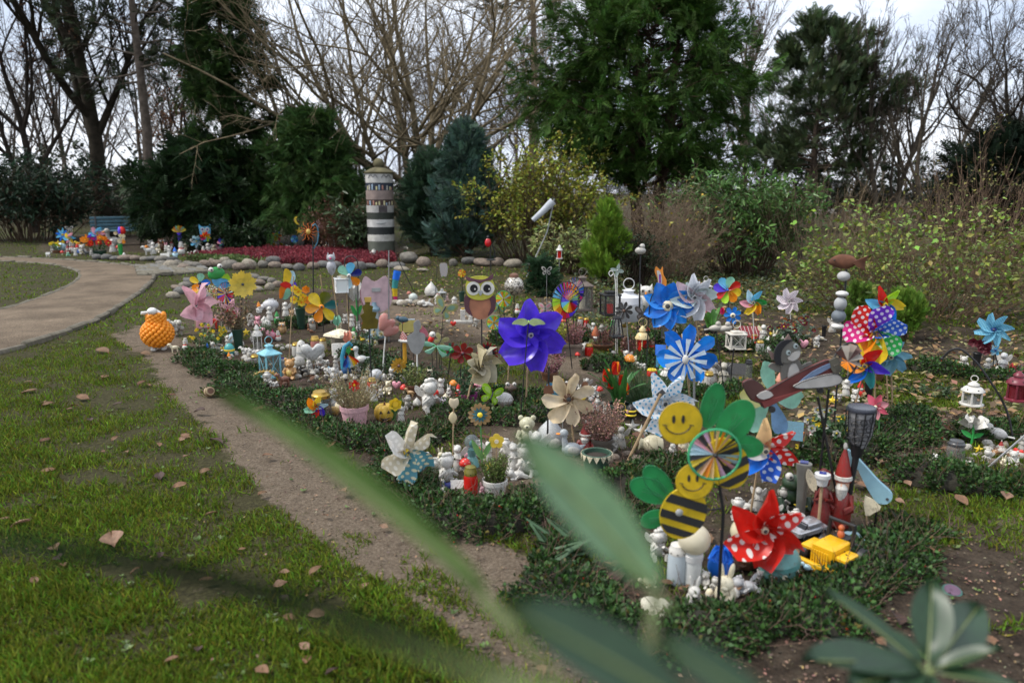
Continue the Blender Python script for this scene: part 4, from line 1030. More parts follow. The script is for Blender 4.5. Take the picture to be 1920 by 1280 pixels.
def stalks(n, h, spread, r=.0016, wig=.08, up=1.0, r0=.03):
 a = RNG.uniform(0,6.28, n); q = np.sqrt(RNG.uniform(0,1, n))
 p0 = np.stack([np.cos(a)*q * r0, np.sin(a)*q * r0, np.zeros(n)],-1)
 d0 = np.stack([np.cos(a)*q * spread, np.sin(a)*q * spread, np.full(n, up)],-1)
 return grow(p0, d0, h * RNG.uniform(.6,1.1, n), np.full(n, r),6, wig, (0,0,0),.5)
def heather_geo(n, h, spread, col, leaf=.012, per=16, r0=.04, stem=(.12,.09,.05)):
 P, Rd = stalks(n, h, spread, .0014,.07,1, r0)
 k = RNG.integers(1,6, n * per); i = np.repeat(np.arange(n), per); w = RNG.uniform(0,1, n * per)[:, None]
 pos = P[i, k]*w + P[i, k - 1]*(1 - w)
 V, F = scatter(LEAF_V, LEAF_F, pos, frames(unit(P[i, k] - P[i, k - 1]) + RNG.normal(0,.7, pos.shape),.5), leaf * RNG.uniform(.6,1.4, n * per))
 return (mesh_np('stalks', *_vf(tubes(P, Rd, 3)), mat(stem, .9,.3,5)), mesh_np('sprigs', V, F, mat(col, .7,.25,4, trans=.2, tint=True), tints(n * per, 5,.5,1.45,.2)))
def pot(t, wp, hp, c, rim=True, taper=.72, m=None):
 r = wp * t.u / 2; h = hp * t.u * 1.03; m = m or mat(K[c] if isinstance(c, str) else c, .5,.15,12, dirt=.3)
 p = t.add('pot', lathe([(r * taper, 0),(r * .93, h * .8),(r * .93, h * .82),(r * .86, h * .82),(r * .8, h * .5)],20, closed=False), m)
 t.add('pot_base', lathe([(r * taper * .98,.002),(r * taper * .98,.006)],20), m, p)
 if rim: t.add('rim', lathe([(r * .93, h * .78),(r, h * .79),(r, h * .98),(r * .95, h),(r * .86, h * .98),(r * .86, h * .8)],20, closed=False), m, p)
 t.add('soil', lathe([(r * .86, h * .8),(r * .4, h * .84),(.001, h * .85)],16, closed=False), mat((.03,.022,.016),.95,.4,30), p)
 return r, h
def potted(label, px, py, wp, hp, c, plant='heather', ph=60, col=(.3,.12,.12), n=70, spread=.6, name='potted_heather', leaf=.012, per=16, flowers=None, stem=(.12,.09,.05)):
 t = Thing(name, label, 'potted plant', px, py)
 r, h = pot(t, wp, hp, c)
 a, b = heather_geo(n, ph * t.u, spread, col, leaf, per, r * .7, stem)
 for nm, me in (('stalks', a),('foliage', b)):
  o = link(nm, me, t.o); o.location = (0,0, h * .8)
 if flowers:
  for fx, fy, fc, fr in flowers:
   x, z = t.up(fx, fy); bloom(t, x, -.02, z, fr * t.u, fc)
 return t
def bloom(t, x, y, z, r, c, n=6, centre='yellow', style='petal', pitch=.5, parent=None):
 for i in range(n):
  a = 2*math.pi * i / n
  g = tr(tr(petal(r, r * .7, PROF['round'],0,.12,.15,5,3),(0,0,0),(pitch, 0,0)),(0,0,0),(0, a, 0))
  t.add('flower_petal', tr(g, (x, y, z)), mat(K[c] if isinstance(c, str) else c, .6,.15,9, trans=.3), parent)
 if centre: t.add('flower_centre', ell((x, y - .004, z), r * .24,8,6), mt(centre), parent)
def tulip(t, x, y, z, h, c, c2=None):
 for i in range(5):
  a = 2*math.pi * i / 5
  g = tr(petal(h, h * .5, PROF['point'],0,-.1,.3,6,4),(0,0,0),(-.04,0,0))
  t.add('flower_petal', tr(tr(g, (0,-h * .13,0)),(x, y, z),(0,0, a)), mat(K[c] if i % 2 else K[c2 or c],.5,.2,30, trans=.3))
def leafblade(t, x, y, z, L, W, az, lean, c=(.06,.2,.04), name='leaf'):
 g = petal(L, W, PROF['point'],0,.0,.25,8,3); V = g[0].copy(); s = V[:, 2]/L
 V[:, 1] -= lean * L * s * s; V[:, 2] *= (1 - .25*abs(lean)*s)
 t.add(name, tr((V, g[1]),(x, y, z),(0,0, az)), mat(c, .45,.2,8, trans=.25))
def cone_vase(label, px, py, hp, wp, plant=None, c='dkgreen'):
 t = Thing('grave_vase', label, 'grave vase', px, py); h = hp * t.u; r = wp * t.u / 2
 v = t.add('vase', lathe([(r * .62,0),(r * .66, h * .1),(r * .74, h * .5),(r * .9, h * .9),(r, h),(r * .85, h),(r * .7, h * .6)],16, closed=False), mt(c, .4))
 t.add('vase_lip', lathe([(r, h * .97),(r * 1.06, h * .985),(r * .98, h * 1.005)],16, closed=False), mt(c, .4), v)
 t.h = h; t.r = r
 return t
def crook(label, bx, by, pts, c='black', r=.004, name='shepherd_hook', cat='garden hook', rod=True):
 """iron rod bent along picture points at its own depth"""
 t = Thing(name, label, cat, bx, by)
 P = [(0,0,-.06)] + [(lambda q: (q[0],0, q[1]))(t.up(x, y)) for x, y in pts]
 P = [np.array(p) for p in P]
 out = [P[0]]
 for i in range(len(P) - 1):
  a, b_, c_, d = P[max(0, i - 1)], P[i], P[i + 1], P[min(len(P) - 1, i + 2)]
  for s in range(1,5):
   q = s / 4; out.append(.5*(2*b_ + (c_ - a)*q + (2*a - 5*b_ + 4*c_ - d)*q * q + (3*b_ - a - 3*c_ + d)*q ** 3))
 t.add('rod', tube(out, r, 6), ST.get(c, ST['black'])())
 e = P[-1]; t.add('tip', ell(tuple(e), r * 1.7,8,6), ST.get(c, ST['black'])())
 return t
def butterfly(label, bx, by, hx, hy, wp, c1, c2, st='black', face=0., rot=0., lean=0, tilt=0.):
 t = Thing('butterfly_stake', label, 'butterfly', bx, by, face=face); x, z = t.up(hx, hy); k = wp * t.u / 2
 stake(t, x, z, st, .003)
 for s in (-1,1):
  for nm, pts in (('upper_wing', [(0,0),(.25,.55),(.7,.85),(1,.7),(.9,.3),(.45,.02)]),('lower_wing', [(0,0),(.5,-.08),(.75,-.3),(.6,-.65),(.3,-.6),(.08,-.25)])):
   p = [(s * a * k, b * k) for a, b in pts]
   w = t.add(nm, tr(plate(p, .003,0,4),(x, -.02, z),(0, rot, s * .25)), fl(c1), smooth=False)
   q = [(s * (.46 + (abs(a) - .46)*.55)*k, (np.mean([b2 for _, b2 in pts]) + (b - np.mean([b2 for _, b2 in pts]))*.55)*k) for a, b in pts]
   t.add('wing_inlay', tr(plate(q, .002,0,4),(x, -.0245, z),(0, rot, s * .25)), fl(c2), w, smooth=False)
 t.add('body', tr(ell((0,0,0),(k * .07, k * .07, k * .4)),(x, -.026, z),(0, rot, 0)), mt('dkgrey'))
 return t
def hedge(label, pts, wd=.2, h=.15, n=None, closed=False, leaf=.0205, col=(.030,.066,.016)):
 h *= .62
 P = chaikin(gp(pts),2); L = np.sum(np.linalg.norm(np.diff(P, axis=0), axis=1)); m = max(8, int(L / .08)); P = resample(P, m)
 c = P.mean(0); Yc = c[1]
 o = bpy.data.objects.new('cotoneaster_hedge', None); COL.objects.link(o); o.location = (c[0], c[1],0)
 o['label'] = label; o['category'] = 'low hedge'; o['group'] = 'low hedges edging the plots'
 Q = P - c; T = unit(np.gradient(Q, axis=0)); Nn = np.stack([-T[:, 1], T[:, 0]],-1)
 wv = wd * (1 + .25*np.sin(np.arange(m)*.9) + RNG.normal(0,.12, m)); hv = h * (1 + .3*np.sin(np.arange(m)*.6 + 1) + RNG.normal(0,.06, m))
 wv[0] *= .5; wv[-1] *= .5; hv[0] *= .6; hv[-1] *= .6
 k = 9; g = np.linspace(0, math.pi, k)
 V = np.concatenate([Q[:, None, :] + Nn[:, None, :]*(np.cos(g)[None, :, None]*wv[:, None, None]*.78),(np.sin(g)[None] ** .7*hv[:, None]*.8)[..., None]],-1)
 V[..., 2] += RNG.normal(0,.008, V.shape[:2]); idx = np.arange(m * k).reshape(m, k)
 link('woody_mound', mesh_np('woody_mound', V.reshape(-1,3),[np.stack([idx[:-1, :-1], idx[1:, :-1], idx[1:, 1:], idx[:-1,1:]],-1).reshape(-1,4)], mat((.022,.02,.012),.95,.5,40, bump=.8)), o)
 # twigs poking out and small glossy leaves
 nl = n or int(min(14000, L * 7500/max(1.0,(Yc / 4.0) ** 1.3)))
 lf = leaf * (1.0 if Yc < 5 else (Yc / 5) ** .6)
 i = RNG.uniform(0, m - 1.001, nl); ii = i.astype(int); f = (i - ii)[:, None]
 a = RNG.uniform(0, math.pi, nl); rr = RNG.uniform(.78,1.15, nl) + .25*(RNG.uniform(0,1, nl) < .07)
 cen = Q[ii]*(1 - f) + Q[ii + 1]*f; nn = Nn[ii]
 off = np.cos(a)*wv[ii]*rr; zz = np.clip(np.sin(a) ** .7*hv[ii]*rr + RNG.normal(0,.008, nl),.004, None)
 pos = np.concatenate([cen + nn * off[:, None], zz[:, None]],-1)
 dirs = np.concatenate([nn * np.cos(a)[:, None],(np.sin(a) + .25)[:, None]],-1) + RNG.normal(0,.75,(nl, 3))
 V, F = scatter(LEAF_V, LEAF_F, pos, frames(dirs, .8), lf * RNG.uniform(.4,1.5, nl))
 link('foliage', mesh_np('foliage', V, F, mat(col, .5,.3,8, trans=.12, tint=True, spec=.25), np.where(np.repeat(RNG.uniform(0,1,(nl, 1)) < .04,5,0), np.array([[3.2,1.2,1.0]]), tints(nl, 5,.35,2.1,.2))), o)
 nt = int(max(30, nl / 32)); j = RNG.integers(0, nl, nt)
 P1, R1 = grow(pos[j]*np.array([1,1,.6]), unit(dirs[j]), RNG.uniform(.05,.19, nt), np.full(nt, .0017),4,.2,(0,0,.1),.5)
 link('twigs', mesh_np('twigs', *_vf(tubes(P1, R1,3)), mat((.14,.085,.06),.9,.3,9)), o, kind='stuff')
 nb = int(nt * .1); j = RNG.integers(0, nl, nb)
 V, F = zip(*[ell(pos[q]*1.01,.0042*(lf / leaf),6,4) for q in j]) if nb else ((),())
 if nb: o2 = link('berries', mesh_py('berries', list(zip(V, F)), mat((.45,.02,.012),.3,.1,5)), o, kind='stuff')
 return o
STONE_M = [[mesh_py('stone', [tr(jitter(jitter(ell((0,0,0),(.5,.5,.5),14,10),.09,3.2, v * 1.7),.03,8.5, v), sc=1)], mat(c, .85,.45,7, bump=.8, dirt=.45)) for v in range(3)] for c in ((.17,.155,.13),(.12,.117,.11),(.20,.155,.12),(.27,.235,.18),(.045,.045,.045),(.52,.49,.43))]
def stone(label, px, py, wp, hp, ci=None, group=None, dep=.8, name='boulder', z=None):
 X, Y, u = ground_at(px, py); ci = random.randrange(4) if ci is None else ci
 o = link(name, random.choice(STONE_M[ci]), label=label, category='stone')
 if group: o['group'] = group
 h = hp * u * 1.1; o.location = (X, Y + wp * u * .3, h * .40 if z is None else z); o.scale = (wp * u * 1.06, wp * u * dep, h); o.rotation_euler = (random.uniform(-.12,.12), random.uniform(-.1,.1), random.uniform(-.5,.5))
 return o
# ================================================================== FAR GARDEN
# striped memorial column
t = Thing('memorial_column', 'striped round memorial column with stone ball on its mossy cap', 'memorial column', 716,481)
r = 25*t.u; zc = lambda y: t.up(716, y)[1]
moss = mat((.13,.115,.06),.95,.4,6, bump=.5);
cap = t.add('cap', lathe([(r * 1.06, zc(326)),(r * 1.1, zc(323)),(r * .98, zc(321)),(r * .4, zc(314)),(r * .2, zc(313))],28), moss)
t.add('stone_ball', ell((0,0, zc(307)), r * .4,18,12), moss, cap)
bands = [(325,343,(.50,.49,.46)),(343,357,(.02,.03,.05)),(357,374,(.26,.20,.175)),(374,385,(.06,.035,.028)),(385,398,(.42,.41,.38)),(398,411,(.028,.035,.026)),(411,425,(.55,.54,.52)),(425,439,(.018,.022,.022)),(439,451,(.52,.51,.46)),(451,481,(.10,.11,.085))]
for i, (a, b, c) in enumerate(bands):
 k = 1.0 - .012*(i % 2)
 bo = t.add('painted_band', lathe([(r * k, max(-.05, zc(b))),(r * k, zc(a) - .004),(r * k * .985, zc(a))],28), mat(c, .75,.25,7, dirt=.12), label=None)
 if i in (1,3):      # painted figures in the dark picture bands
  for q in range(9):
   an = -2.6 + q * .26 + random.uniform(-.06,.06)
   h = (zc(a) - zc(b))*random.uniform(.4,.75); zm = zc(b) + h * .5 + .01
   t.add('painted_figure', tr(box((0,-r * 1.0, zm),(r * .11,.012, h),.003), rot=(0,0, an + 1.57)), mat(random.choice([(.5,.48,.42),(.4,.2,.15),(.3,.4,.5),(.6,.55,.3)]),.8,.3,9), bo)
 if i == 0:
  for cxx in (-.45,.5):
   t.add('painted_arch', [tube([(cxx * r - .11 + .22*s_, -math.sqrt(max(.01,(r * 1.01) ** 2 - (cxx * r - .11 + .22*s_) ** 2)), zc(334) + .07*abs(math.sin(s_ * 6.28))) for s_ in np.linspace(0,1,14)],.008,5)], mt('dkgrey'), bo)
 if i == 4:
  t.add('painted_figure', tr(box((0,-r, (zc(398) + zc(385))/2),(r * .62,.014, zc(385) - zc(398) - .01),.004), rot=(0,0,.2)), mat((.07,.06,.06),.8,.3,9), bo)
 if i == 6:
  t.add('painted_figure', tr(pillow([(-.12,0),(0,.03),(.14,.02),(.03,-.03)],.006),(0,-r, (zc(411) + zc(425))/2)), mt('grey'), bo)
# park bench
t = Thing('park_bench', 'blue painted wooden park bench at the end of the lawn', 'bench', 240,459, face=.05)
u = t.u; bm = mat((.055,.13,.17),.6,.3,8, dirt=.2); w = 116*u
for i in range(4):
 t.add('back_slat', box((0,.30 + .03*i, .50 + .105*i),(w, .035,.085),.01), bm)
for i in range(5):
 t.add('seat_slat', box((0,-.20 + .105*i, .44),(w * 1.02,.09,.035),.01), bm)
for sx in (-.42,.42):
 t.add('leg', [tube([(sx * w, -.2,0),(sx * w, -.18,.42)],.035,6), tube([(sx * w, .25,0),(sx * w, .26,.42),(sx * w, .40,.86)],.035,6), box((sx * w, .02,.40),(.06,.5,.05))], mat((.05,.055,.06),.6,.3,8))
# heather bed: rust-red heather and green edge
P = gp([(345,489),(420,478),(520,472),(640,473),(735,480),(745,492),(680,500),(560,498),(430,497)])
lo_, hi_ = P.min(0), P.max(0); n = 10500
q = RNG.uniform(lo_, hi_, (n, 2)); q = q[inside(P, q[:, 0], q[:, 1])]; m = len(q)
hgt = .12 + .03*noise2(q[:, 0]*1.5, q[:, 1]*1.5)
Pq, Rq = grow(np.concatenate([q, np.zeros((m, 1))],-1), np.concatenate([RNG.normal(0,.25,(m, 2)), np.ones((m, 1))],-1), hgt * RNG.uniform(.8,1.3, m), np.full(m, .004),4,.1,(0,0,0),.5)
redm = (q[:, 0] > -5.9 + .8*np.sin(q[:, 1]*1.3)) | (q[:, 1] > 17.6)
def heads(sel, col, lb):
 PP = Pq[sel]; mm = len(PP); per = 5
 i = np.repeat(np.arange(mm), per); k = RNG.integers(1,4, mm * per)
 V, F = scatter(LEAF_V, LEAF_F, PP[i, k] + RNG.normal(0,.012,(mm * per, 3)), frames(np.array([[0,0,1.]]) + RNG.normal(0,.5,(mm * per, 3)),.8), RNG.uniform(.035,.07, mm * per))
 link('heather', mesh_np('heather', V, F, mat(col, .75,.3,1.5, trans=.2, tint=True), tints(mm * per, 5,.5,1.5,.15)), kind='stuff', label=lb, category='heather')
heads(redm, (.22,.03,.042), 'carpet of dark red heather inside the ring of boulders')
heads(~redm, (.10,.15,.04), 'green edge of the heather bed behind the boulders')
# boulders
B1 = 'rounded boulder in the low wall edging the red heather'
xs = [318,340,362,384,406,428,447,467,490,514,538,560,584,606,630,652,672,694,716,742]
for i, x in enumerate(xs): stone(B1, x, 505 + 3*math.sin(i * 1.3), random.uniform(21,29), random.uniform(11,17), group='boulders edging the heather')
for i, x in enumerate([300,330,352,395,420]): stone(B1, x, 499 + 2*math.sin(i), random.uniform(18,26), random.uniform(10,15), group='boulders edging the heather')
for x, y, w, h, l, c in ((766,494,34,22, 'big grey-green boulder at the right end of the heather bed', 0),(794,500,24,17, 'brown boulder next to the big grey-green one', 2),(462,506,34,19, 'large yellowish boulder in front of the red heather', 3),(512,498,30,18, 'dark humped boulder against the red heather', 1),(322,497,20,15, 'blackish boulder at the corner of the cobbled strip', 4),(752,509,26,9, 'flat pale stone below the big grey-green boulder', 3),(792,510,22,7, 'thin flat stone below the brown boulder', 3)): stone(l, x, y, w, h, c)
for i, x in enumerate([178,196,214,232,250,268,284,300]): stone('long low stone in the row between path and far ornaments', x, 487 + .5*i, random.uniform(20,26), random.uniform(7,11), group='low stone row by the path')
for i, (x, y) in enumerate([(345,541),(362,548),(338,552),(322,560),(376,540),(330,545),(484,536),(505,545),(494,529),(520,539),(470,527),(352,534),(508,532),(478,547)]): stone('grey stone in the broken ring on the middle lawn', x, y, random.uniform(18,28), random.uniform(9,14), group='stone ring on the middle lawn')
for i, (x, y, w) in enumerate([(880,497,30),(905,500,34),(935,499,26),(962,502,30),(850,500,16)]): stone('weathered stone lying behind the owl windmill', x, y, w, 15, group='stones behind the owl')
fig('plaque', 'white sheet-like plaque lying on the low stone row', 310,484,9, 'white', 'white', w=1.7)
# ---- ornaments by the bench (seen from afar)
def far_fig(rows):
 for kind, l, x, y, h, A, B in rows: fig(kind, l, x, y, h, A, B, face=random.uniform(-.5,.5))
far_fig([
 ('house', 'tiny white house at the left end of the bench display', 91,482,9, 'white', 'grey'),('bear', 'grey bear at the left edge of the bench display', 100,474,14, 'stone', 'white'),
 ('ball', 'ice-blue ball in the bench display', 116,472,16, 'ice', 'white'),('santa', 'small red-capped gnome beside the ice-blue ball', 128,476,16, 'red', 'red'),
 ('snowman', 'white snowman with red scarf in the bench display', 136,474,22, 'white', 'white'),('frog', 'pale green frog at the front of the bench display', 128,480,8, 'mint', 'mint'),
 ('gnome', 'blue-clad gnome beside the snowman', 146,474,17, 'blue', 'red'),('bear', 'white teddy bear in the middle of the bench display', 155,477,19, 'white', 'cream'),
 ('mushroom', 'red toadstool low in the bench display', 117,478,8, 'red', 'red'),('angel', 'white angel between frog and teddy bear', 142,479,14, 'white', 'white'),('dog', 'dark dog figure right of the white teddy', 164,480,13, 'dkgrey', 'dkgrey'),
 ('bunny', 'grey rabbit beside the dark fir pot', 172,480,14, 'stone', 'stone'),('angel', 'tall white angel in front of the bench leg', 212,472,24, 'white', 'white'),('mushroom', 'red toadstool next to the green vase', 222,470,10, 'red', 'red'),
 ('duck', 'stone-coloured heron by the bench end', 214,462,34, 'stone', 'white'),('shell', 'white stone on the soil right of the green vase', 233,480,7, 'white', 'white'),('owl', 'brown owl ornament behind the orange flowers', 200,452,16, 'brown', 'tan'),
 ('star', 'yellow star low on the left of the bench display', 110,462,11, 'yellow', 'gold'),('bird', 'small yellow bird among the bench ornaments', 147,462,12, 'yellow', 'orange'),
])
pinwheel('bright blue pinwheel at the bench display', 115,474,114,440,13,9,['sky', 'blue'], 'point', rot0=.1)
butterfly('white cut-out butterfly above the bench display', 128,474,128,430,14, 'white', 'dkgreen')
pinwheel('pink and blue pinwheel under the white butterfly', 132,476,131,446,10,6,['pink', 'sky', 'yellow'], 'curl')
pinwheel('violet and magenta pinwheel beside the orange flowers', 164,476,164,448,9,6,['violet', 'magenta', 'orange'], 'curl')
pinwheel('blue, pink and orange pinwheel in front of the bench seat', 186,474,183,438,13,6,['sky', 'pink', 'orange', 'purple'], 'curl')
t = Thing('ball_on_stake', 'red and violet striped balloon ball in front of the bench', 'ball', 226,472); x, z = t.up(227,433)
stake(t, x, z, 'black'); t.add('ball', ell((x, 0, z),(6.5*t.u, 6.5*t.u, 8*t.u),16,12), mt('red')); t.add('violet_panel', tr(ell((0,0,0),(3.4*t.u, 6.7*t.u, 8.1*t.u),12,12),(x - 3.5*t.u, 0, z)), mt('violet'))
t = cone_vase('green grave vase in front of the bench', 227,478,20,10, c='green'); bloom(t, 0,-.02, t.h + .08,.07, 'cream', 7, 'cream')
for i in range(5): bloom(t, random.uniform(-.1,.1), random.uniform(-.05,.05), t.h + random.uniform(.05,.3),.06,('cream', 'beige', 'orange')[i % 3],6)
def flower_bowl(label, px, py, wp, hp, potc, cols, n, ph, green=(.06,.12,.04), leafn=260, r=.03, spread=.7):
 t = Thing('flower_bowl', label, 'flowers', px, py); R_, h = pot(t, wp, hp, potc, rim=False)
 P, Rd = stalks(max(12, n), ph * t.u, spread, .002,.08,1, R_ * .7)
 o = link('stalks', mesh_np('stalks', *_vf(tubes(P, Rd, 3)), mat(green, .7,.2,5)), t.o); o.location = (0,0, h * .8)
 k = RNG.integers(1,6, leafn); i = RNG.integers(0, len(P), leafn)
 V, F = scatter(LEAF_V, LEAF_F, P[i, k], frames(RNG.normal(0,1,(leafn, 3)),.8), ph * t.u * .16*RNG.uniform(.6,1.4, leafn))
 o = link('foliage', mesh_np('foliage', V, F, mat(green, .5,.25,5, trans=.2, tint=True), tints(leafn, 5,.5,1.5)), t.o); o.location = (0,0, h * .8)
 for q in range(n):
  e = P[q % len(P),-1]; bloom(t, e[0], e[1], e[2] + h * .8, r, cols[q % len(cols)],6, 'yellow', pitch=random.uniform(-.2,.9))
 return t
flower_bowl('bowl of orange flowers before the bench', 186,478,30,10, 'dkgreen', ['orange', 'orange', 'red'],12,24, r=.085)
flower_bowl('yellow flower bowl on the left of the bench display', 106,474,16,6, 'brown', ['yellow', 'yellow', 'lime'],8,16, r=.05)
# ---- second far display between bench and column
far_fig([
 ('dog', 'white dog at the left end of the far row', 279,478,18, 'white', 'white'),('angel', 'white angel at the left of the far row', 288,476,22, 'white', 'white'),('bear', 'cream bear next to the left angel of the far row', 297,474,16, 'cream', 'white'),
 ('owl', 'brown owl behind the flat white plaque', 304,470,22, 'brown', 'tan'),('bunny', 'white rabbit right of the brown owl in the far row', 312,472,17, 'white', 'pink'),('santa', 'red-hatted gnome left of the purple lamp post', 329,462,24, 'red', 'red'),
 ('santa', 'short red and white gnome below the red-hatted one', 323,468,17, 'red', 'red'),('gnome', 'light blue gnome kneeling in the far row', 329,482,18, 'ice', 'blue'),('snowman', 'round white snowman without hat brim near the blue gnome', 341,478,24, 'white', 'white'),
 ('sheep', 'small white lamb on the boulders of the far row', 358,481,9, 'white', 'white'),('turtle', 'low grey turtle among white figures in the far row', 368,478,10, 'stone', 'grey'),('angel', 'pale angel beneath the blue owl windmill', 372,468,18, 'white', 'white'),
 ('angel', 'grey stone angel right of the blue owl windmill', 391,476,20, 'stone', 'stone'),('bear', 'beige bear right of the grey stone angel', 401,474,16, 'beige', 'cream'),('sheep', 'tiny white sheep at the heather edge', 394,479,8, 'white', 'white'),
 ('bird', 'pink flamingo-like bird beside the beige bear', 412,472,16, 'pink', 'palepink'),('owl', 'blue and orange owl right of the pink bird', 445,470,12, 'blue', 'orange'),('frog', 'green frog on a pole behind the heather', 456,468,20, 'green', 'green'),
 ('bear', 'white and blue bear behind the middle of the heather', 480,470,14, 'white', 'blue'),('gnome', 'gnome in pink under the red-hatted scarecrow', 488,468,12, 'palepink', 'white'),('angel', 'small pink angel behind the heather', 500,468,15, 'palepink', 'white'),
 ('duck', 'white goose below the far frog windmill', 516,464,20, 'white', 'orange'),('bird', 'yellow bird right of the white goose', 528,462,10, 'yellow', 'yellow'),('cherub', 'small white cherub behind the heather near the sun spinner', 538,469,10, 'white', 'white'),
 ('gnome', 'dark little gnome with pale cap left of the sun spinner', 555,466,13, 'maroon', 'cream'),('bunny', 'white rabbit under the sun spinner', 560,469,8, 'white', 'white'),('cherub', 'white cherub right of the sun spinner', 599,470,10, 'white', 'white'),
 ('angel', 'white angel left of the column foot', 652,474,16, 'stone', 'white'),('cherub', 'white baby figure at the column foot above the heather', 701,488,20, 'white', 'white'),('bird', 'orange bird ornament left of the column foot', 683,474,10, 'orange', 'orange'),
 ('angel', 'white angel standing between brown shrub and column', 671,470,18, 'white', 'white'),('rose', 'white rose on the soil right of the column', 760,476,14, 'white', 'white'),
 ('mushroom', 'orange toadstool at the left end of the far row', 275,470,10, 'orange', 'orange'),('heart', 'red heart ornament left of the red-hatted gnome', 296,462,9, 'red', 'orange'),
])
# blue owl windmill of the far row, frog, scarecrow, hooks
def owl_windmill(label, bx, by, cx, cy, w, h, c1, c2):
 t = Thing('owl_windmill', label, 'windmill', bx, by); x, z = t.up(cx, cy); stake(t, x, z, 'black', .006,.01); a, b = w * t.u / 2, h * t.u / 2
 t.add('body', plate([(x - a, z + b),(x - a * .5, z + b * .75),(x + a * .5, z + b * .75),(x + a, z + b),(x + a * .95, z),(x + a * .6, z - b),(x - a * .6, z - b),(x - a * .95, z)],.02,0,4), fl(c1), smooth=False)
 for s in (-1,1):
  e = t.add('eye', disc(x + s * a * .42, z + b * .38, a * .36,-.014), mt('white')); t.add('pupil', disc(x + s * a * .42, z + b * .38, a * .18,-.019), mt('navy'), e)
 t.add('beak', plate([(x - a * .12, z + b * .2),(x + a * .12, z + b * .2),(x, z - b * .05)],.008,-.016), mt('yellow'))
 blades(t, x, z - b * .5, a * .9,8, c2, 'curl', -.05); t.add('hub', ell((x, -.06, z - b * .5), a * .12,8,6), mt('yellow'))
 return t
owl_windmill('blue owl windmill with rainbow spinner in the far row', 384,474,384,436,20,30, 'sky', ['red', 'orange', 'yellow', 'lime', 'sky', 'magenta'])
pinwheel('pale blue pinwheel left of the blue owl windmill', 370,474,369,452,11,7,['ice', 'sky', 'white'], 'curl')
pinwheel('teal and pink small pinwheel right of the blue owl', 417,474,417,454,8,6,['teal', 'pink', 'violet'], 'curl')
t = Thing('lamp_post', 'violet lamp post ornament with fan of feathers in the far row', 'garden ornament', 339,470); _, z = t.up(339,436); t.add('post', lathe([(.05,0),(.05, z * .9),(.07, z)],10), mt('violet'))
for i in range(7): t.add('feather', tr(petal(.2,.08, PROF['round'],0,.05,.1),(0,0, z),(0,-1.1 + i * .36,0)), fl(('yellow', 'orange', 'mint')[i % 3]))
t = Thing('bird_house_pole', 'small wooden feeder roof on a tall pole in the far row', 'bird feeder', 412,470); _, z = t.up(412,422); stake(t, 0, z, 'wood', .012); t.add('roof', [tr(box((0,0,0),(.18,.16,.02)),(-.07,0, z),(0,-.6,0)), tr(box((0,0,0),(.18,.16,.02)),(.07,0, z),(0,.6,0))], mt('tan')); t.add('floor', box((0,0, z - .12),(.2,.16,.015)), mt('tan'))
t = Thing('scarecrow', 'little scarecrow with red hat standing behind the heather', 'scarecrow', 482,466); u = t.u
t.add('body', [lathe([(6*u, 0),(5.5*u, 20*u),(3.5*u, 26*u)],12), tube([(-7*u, 0,17*u),(-4*u, 0,23*u),(4*u, 0,23*u),(7*u, 0,17*u)],1.8*u)], cer('stone')); t.add('head', ell((0,0,31*u),4.4*u), cer('white')); t.add('hat', lathe([(7*u, 34*u),(4*u, 35*u),(3.4*u, 40*u),(.5*u, 42*u)],14), mt('red'))
t = Thing('frog_windmill', 'green frog windmill with pinwheel belly in the far row', 'windmill', 516,468); x, z = t.up(517,428); u = t.u; stake(t, x, z, 'white', .006)
hd = t.add('head', pillow([(x - 6*u, z),(x, z + 5*u),(x + 6*u, z),(x, z - 4*u)],.04), fl('green'))
for s in (-1,1): t.add('eye', ell((x + s * 3.4*u, -.03, z + 4.5*u),2.2*u, 8,6), mt('white'), hd)
t.add('bow_tie', pillow([(x - 5*u, z - 6*u),(x, z - 7*u),(x + 5*u, z - 6*u),(x + 5*u, z - 10*u),(x, z - 8*u),(x - 5*u, z - 10*u)],.02), mt('blue')); blades(t, x, z - 15*u, 9*u, 6,['lime', 'orange', 'red', 'yellow'], 'curl', -.04)
pinwheel('white and brown daisy stake left of the far frog windmill', 505,470,504,431,5,6,['white', 'brown'], 'petal', 'white')
t = Thing('moon_hanger', 'yellow crescent moon hanging on a pole near the sun spinner', 'garden ornament', 556,470); x, z = t.up(556,412); stake(t, x + .03, z + .1, 'black'); t.add('moon', plate([(x + .05, z + .12),(x - .05, z + .06),(x - .07, z - .03),(x, z - .12),(x + .07, z - .13),(x, z - .05),(x - .005, z + .03)],.02,-.02,4), mt('yellow')); t.add('star', plate([(x + a + .05, z + b - .3) for a, b in starp(.1)],.02,-.02), mt('yellow'))
# tall sun spinner on its black pole and hooped hanger
t = Thing('sun_spinner', 'tall black pole with orange copper sun spinner and blue hoop', 'wind spinner', 588,610); x, z = t.up(578,434); u = t.u
stake(t, t.up(586,432)[0], z, 'black', .008)
for i in range(12):
 a = i * math.pi / 6
 t.add('ray', tr(tube([(0,0,3*u),(2*u, 0,7*u),(-1*u, 0,11*u),(2.5*u, 0,16*u if i % 2 else 12*u)],[1.2*u, 1.1*u, .9*u, .3*u],5),(x, -.03, z),(0, a, 0),(.8,1,1.25)), mat((.55,.13,.02),.4,.3,20, metal=.4))
t.add('sun_face', ell((x, -.04, z),(4*u, .02,5*u)), mt('gold'))
t.add('hoop', tube([(t.up(a, b)[0],0, t.up(a, b)[1]) for a, b in ((588,466),(594,455),(596,440),(594,426),(590,420),(585,424))],1.2*u, 6), mat((.05,.18,.26),.4,.2,10))
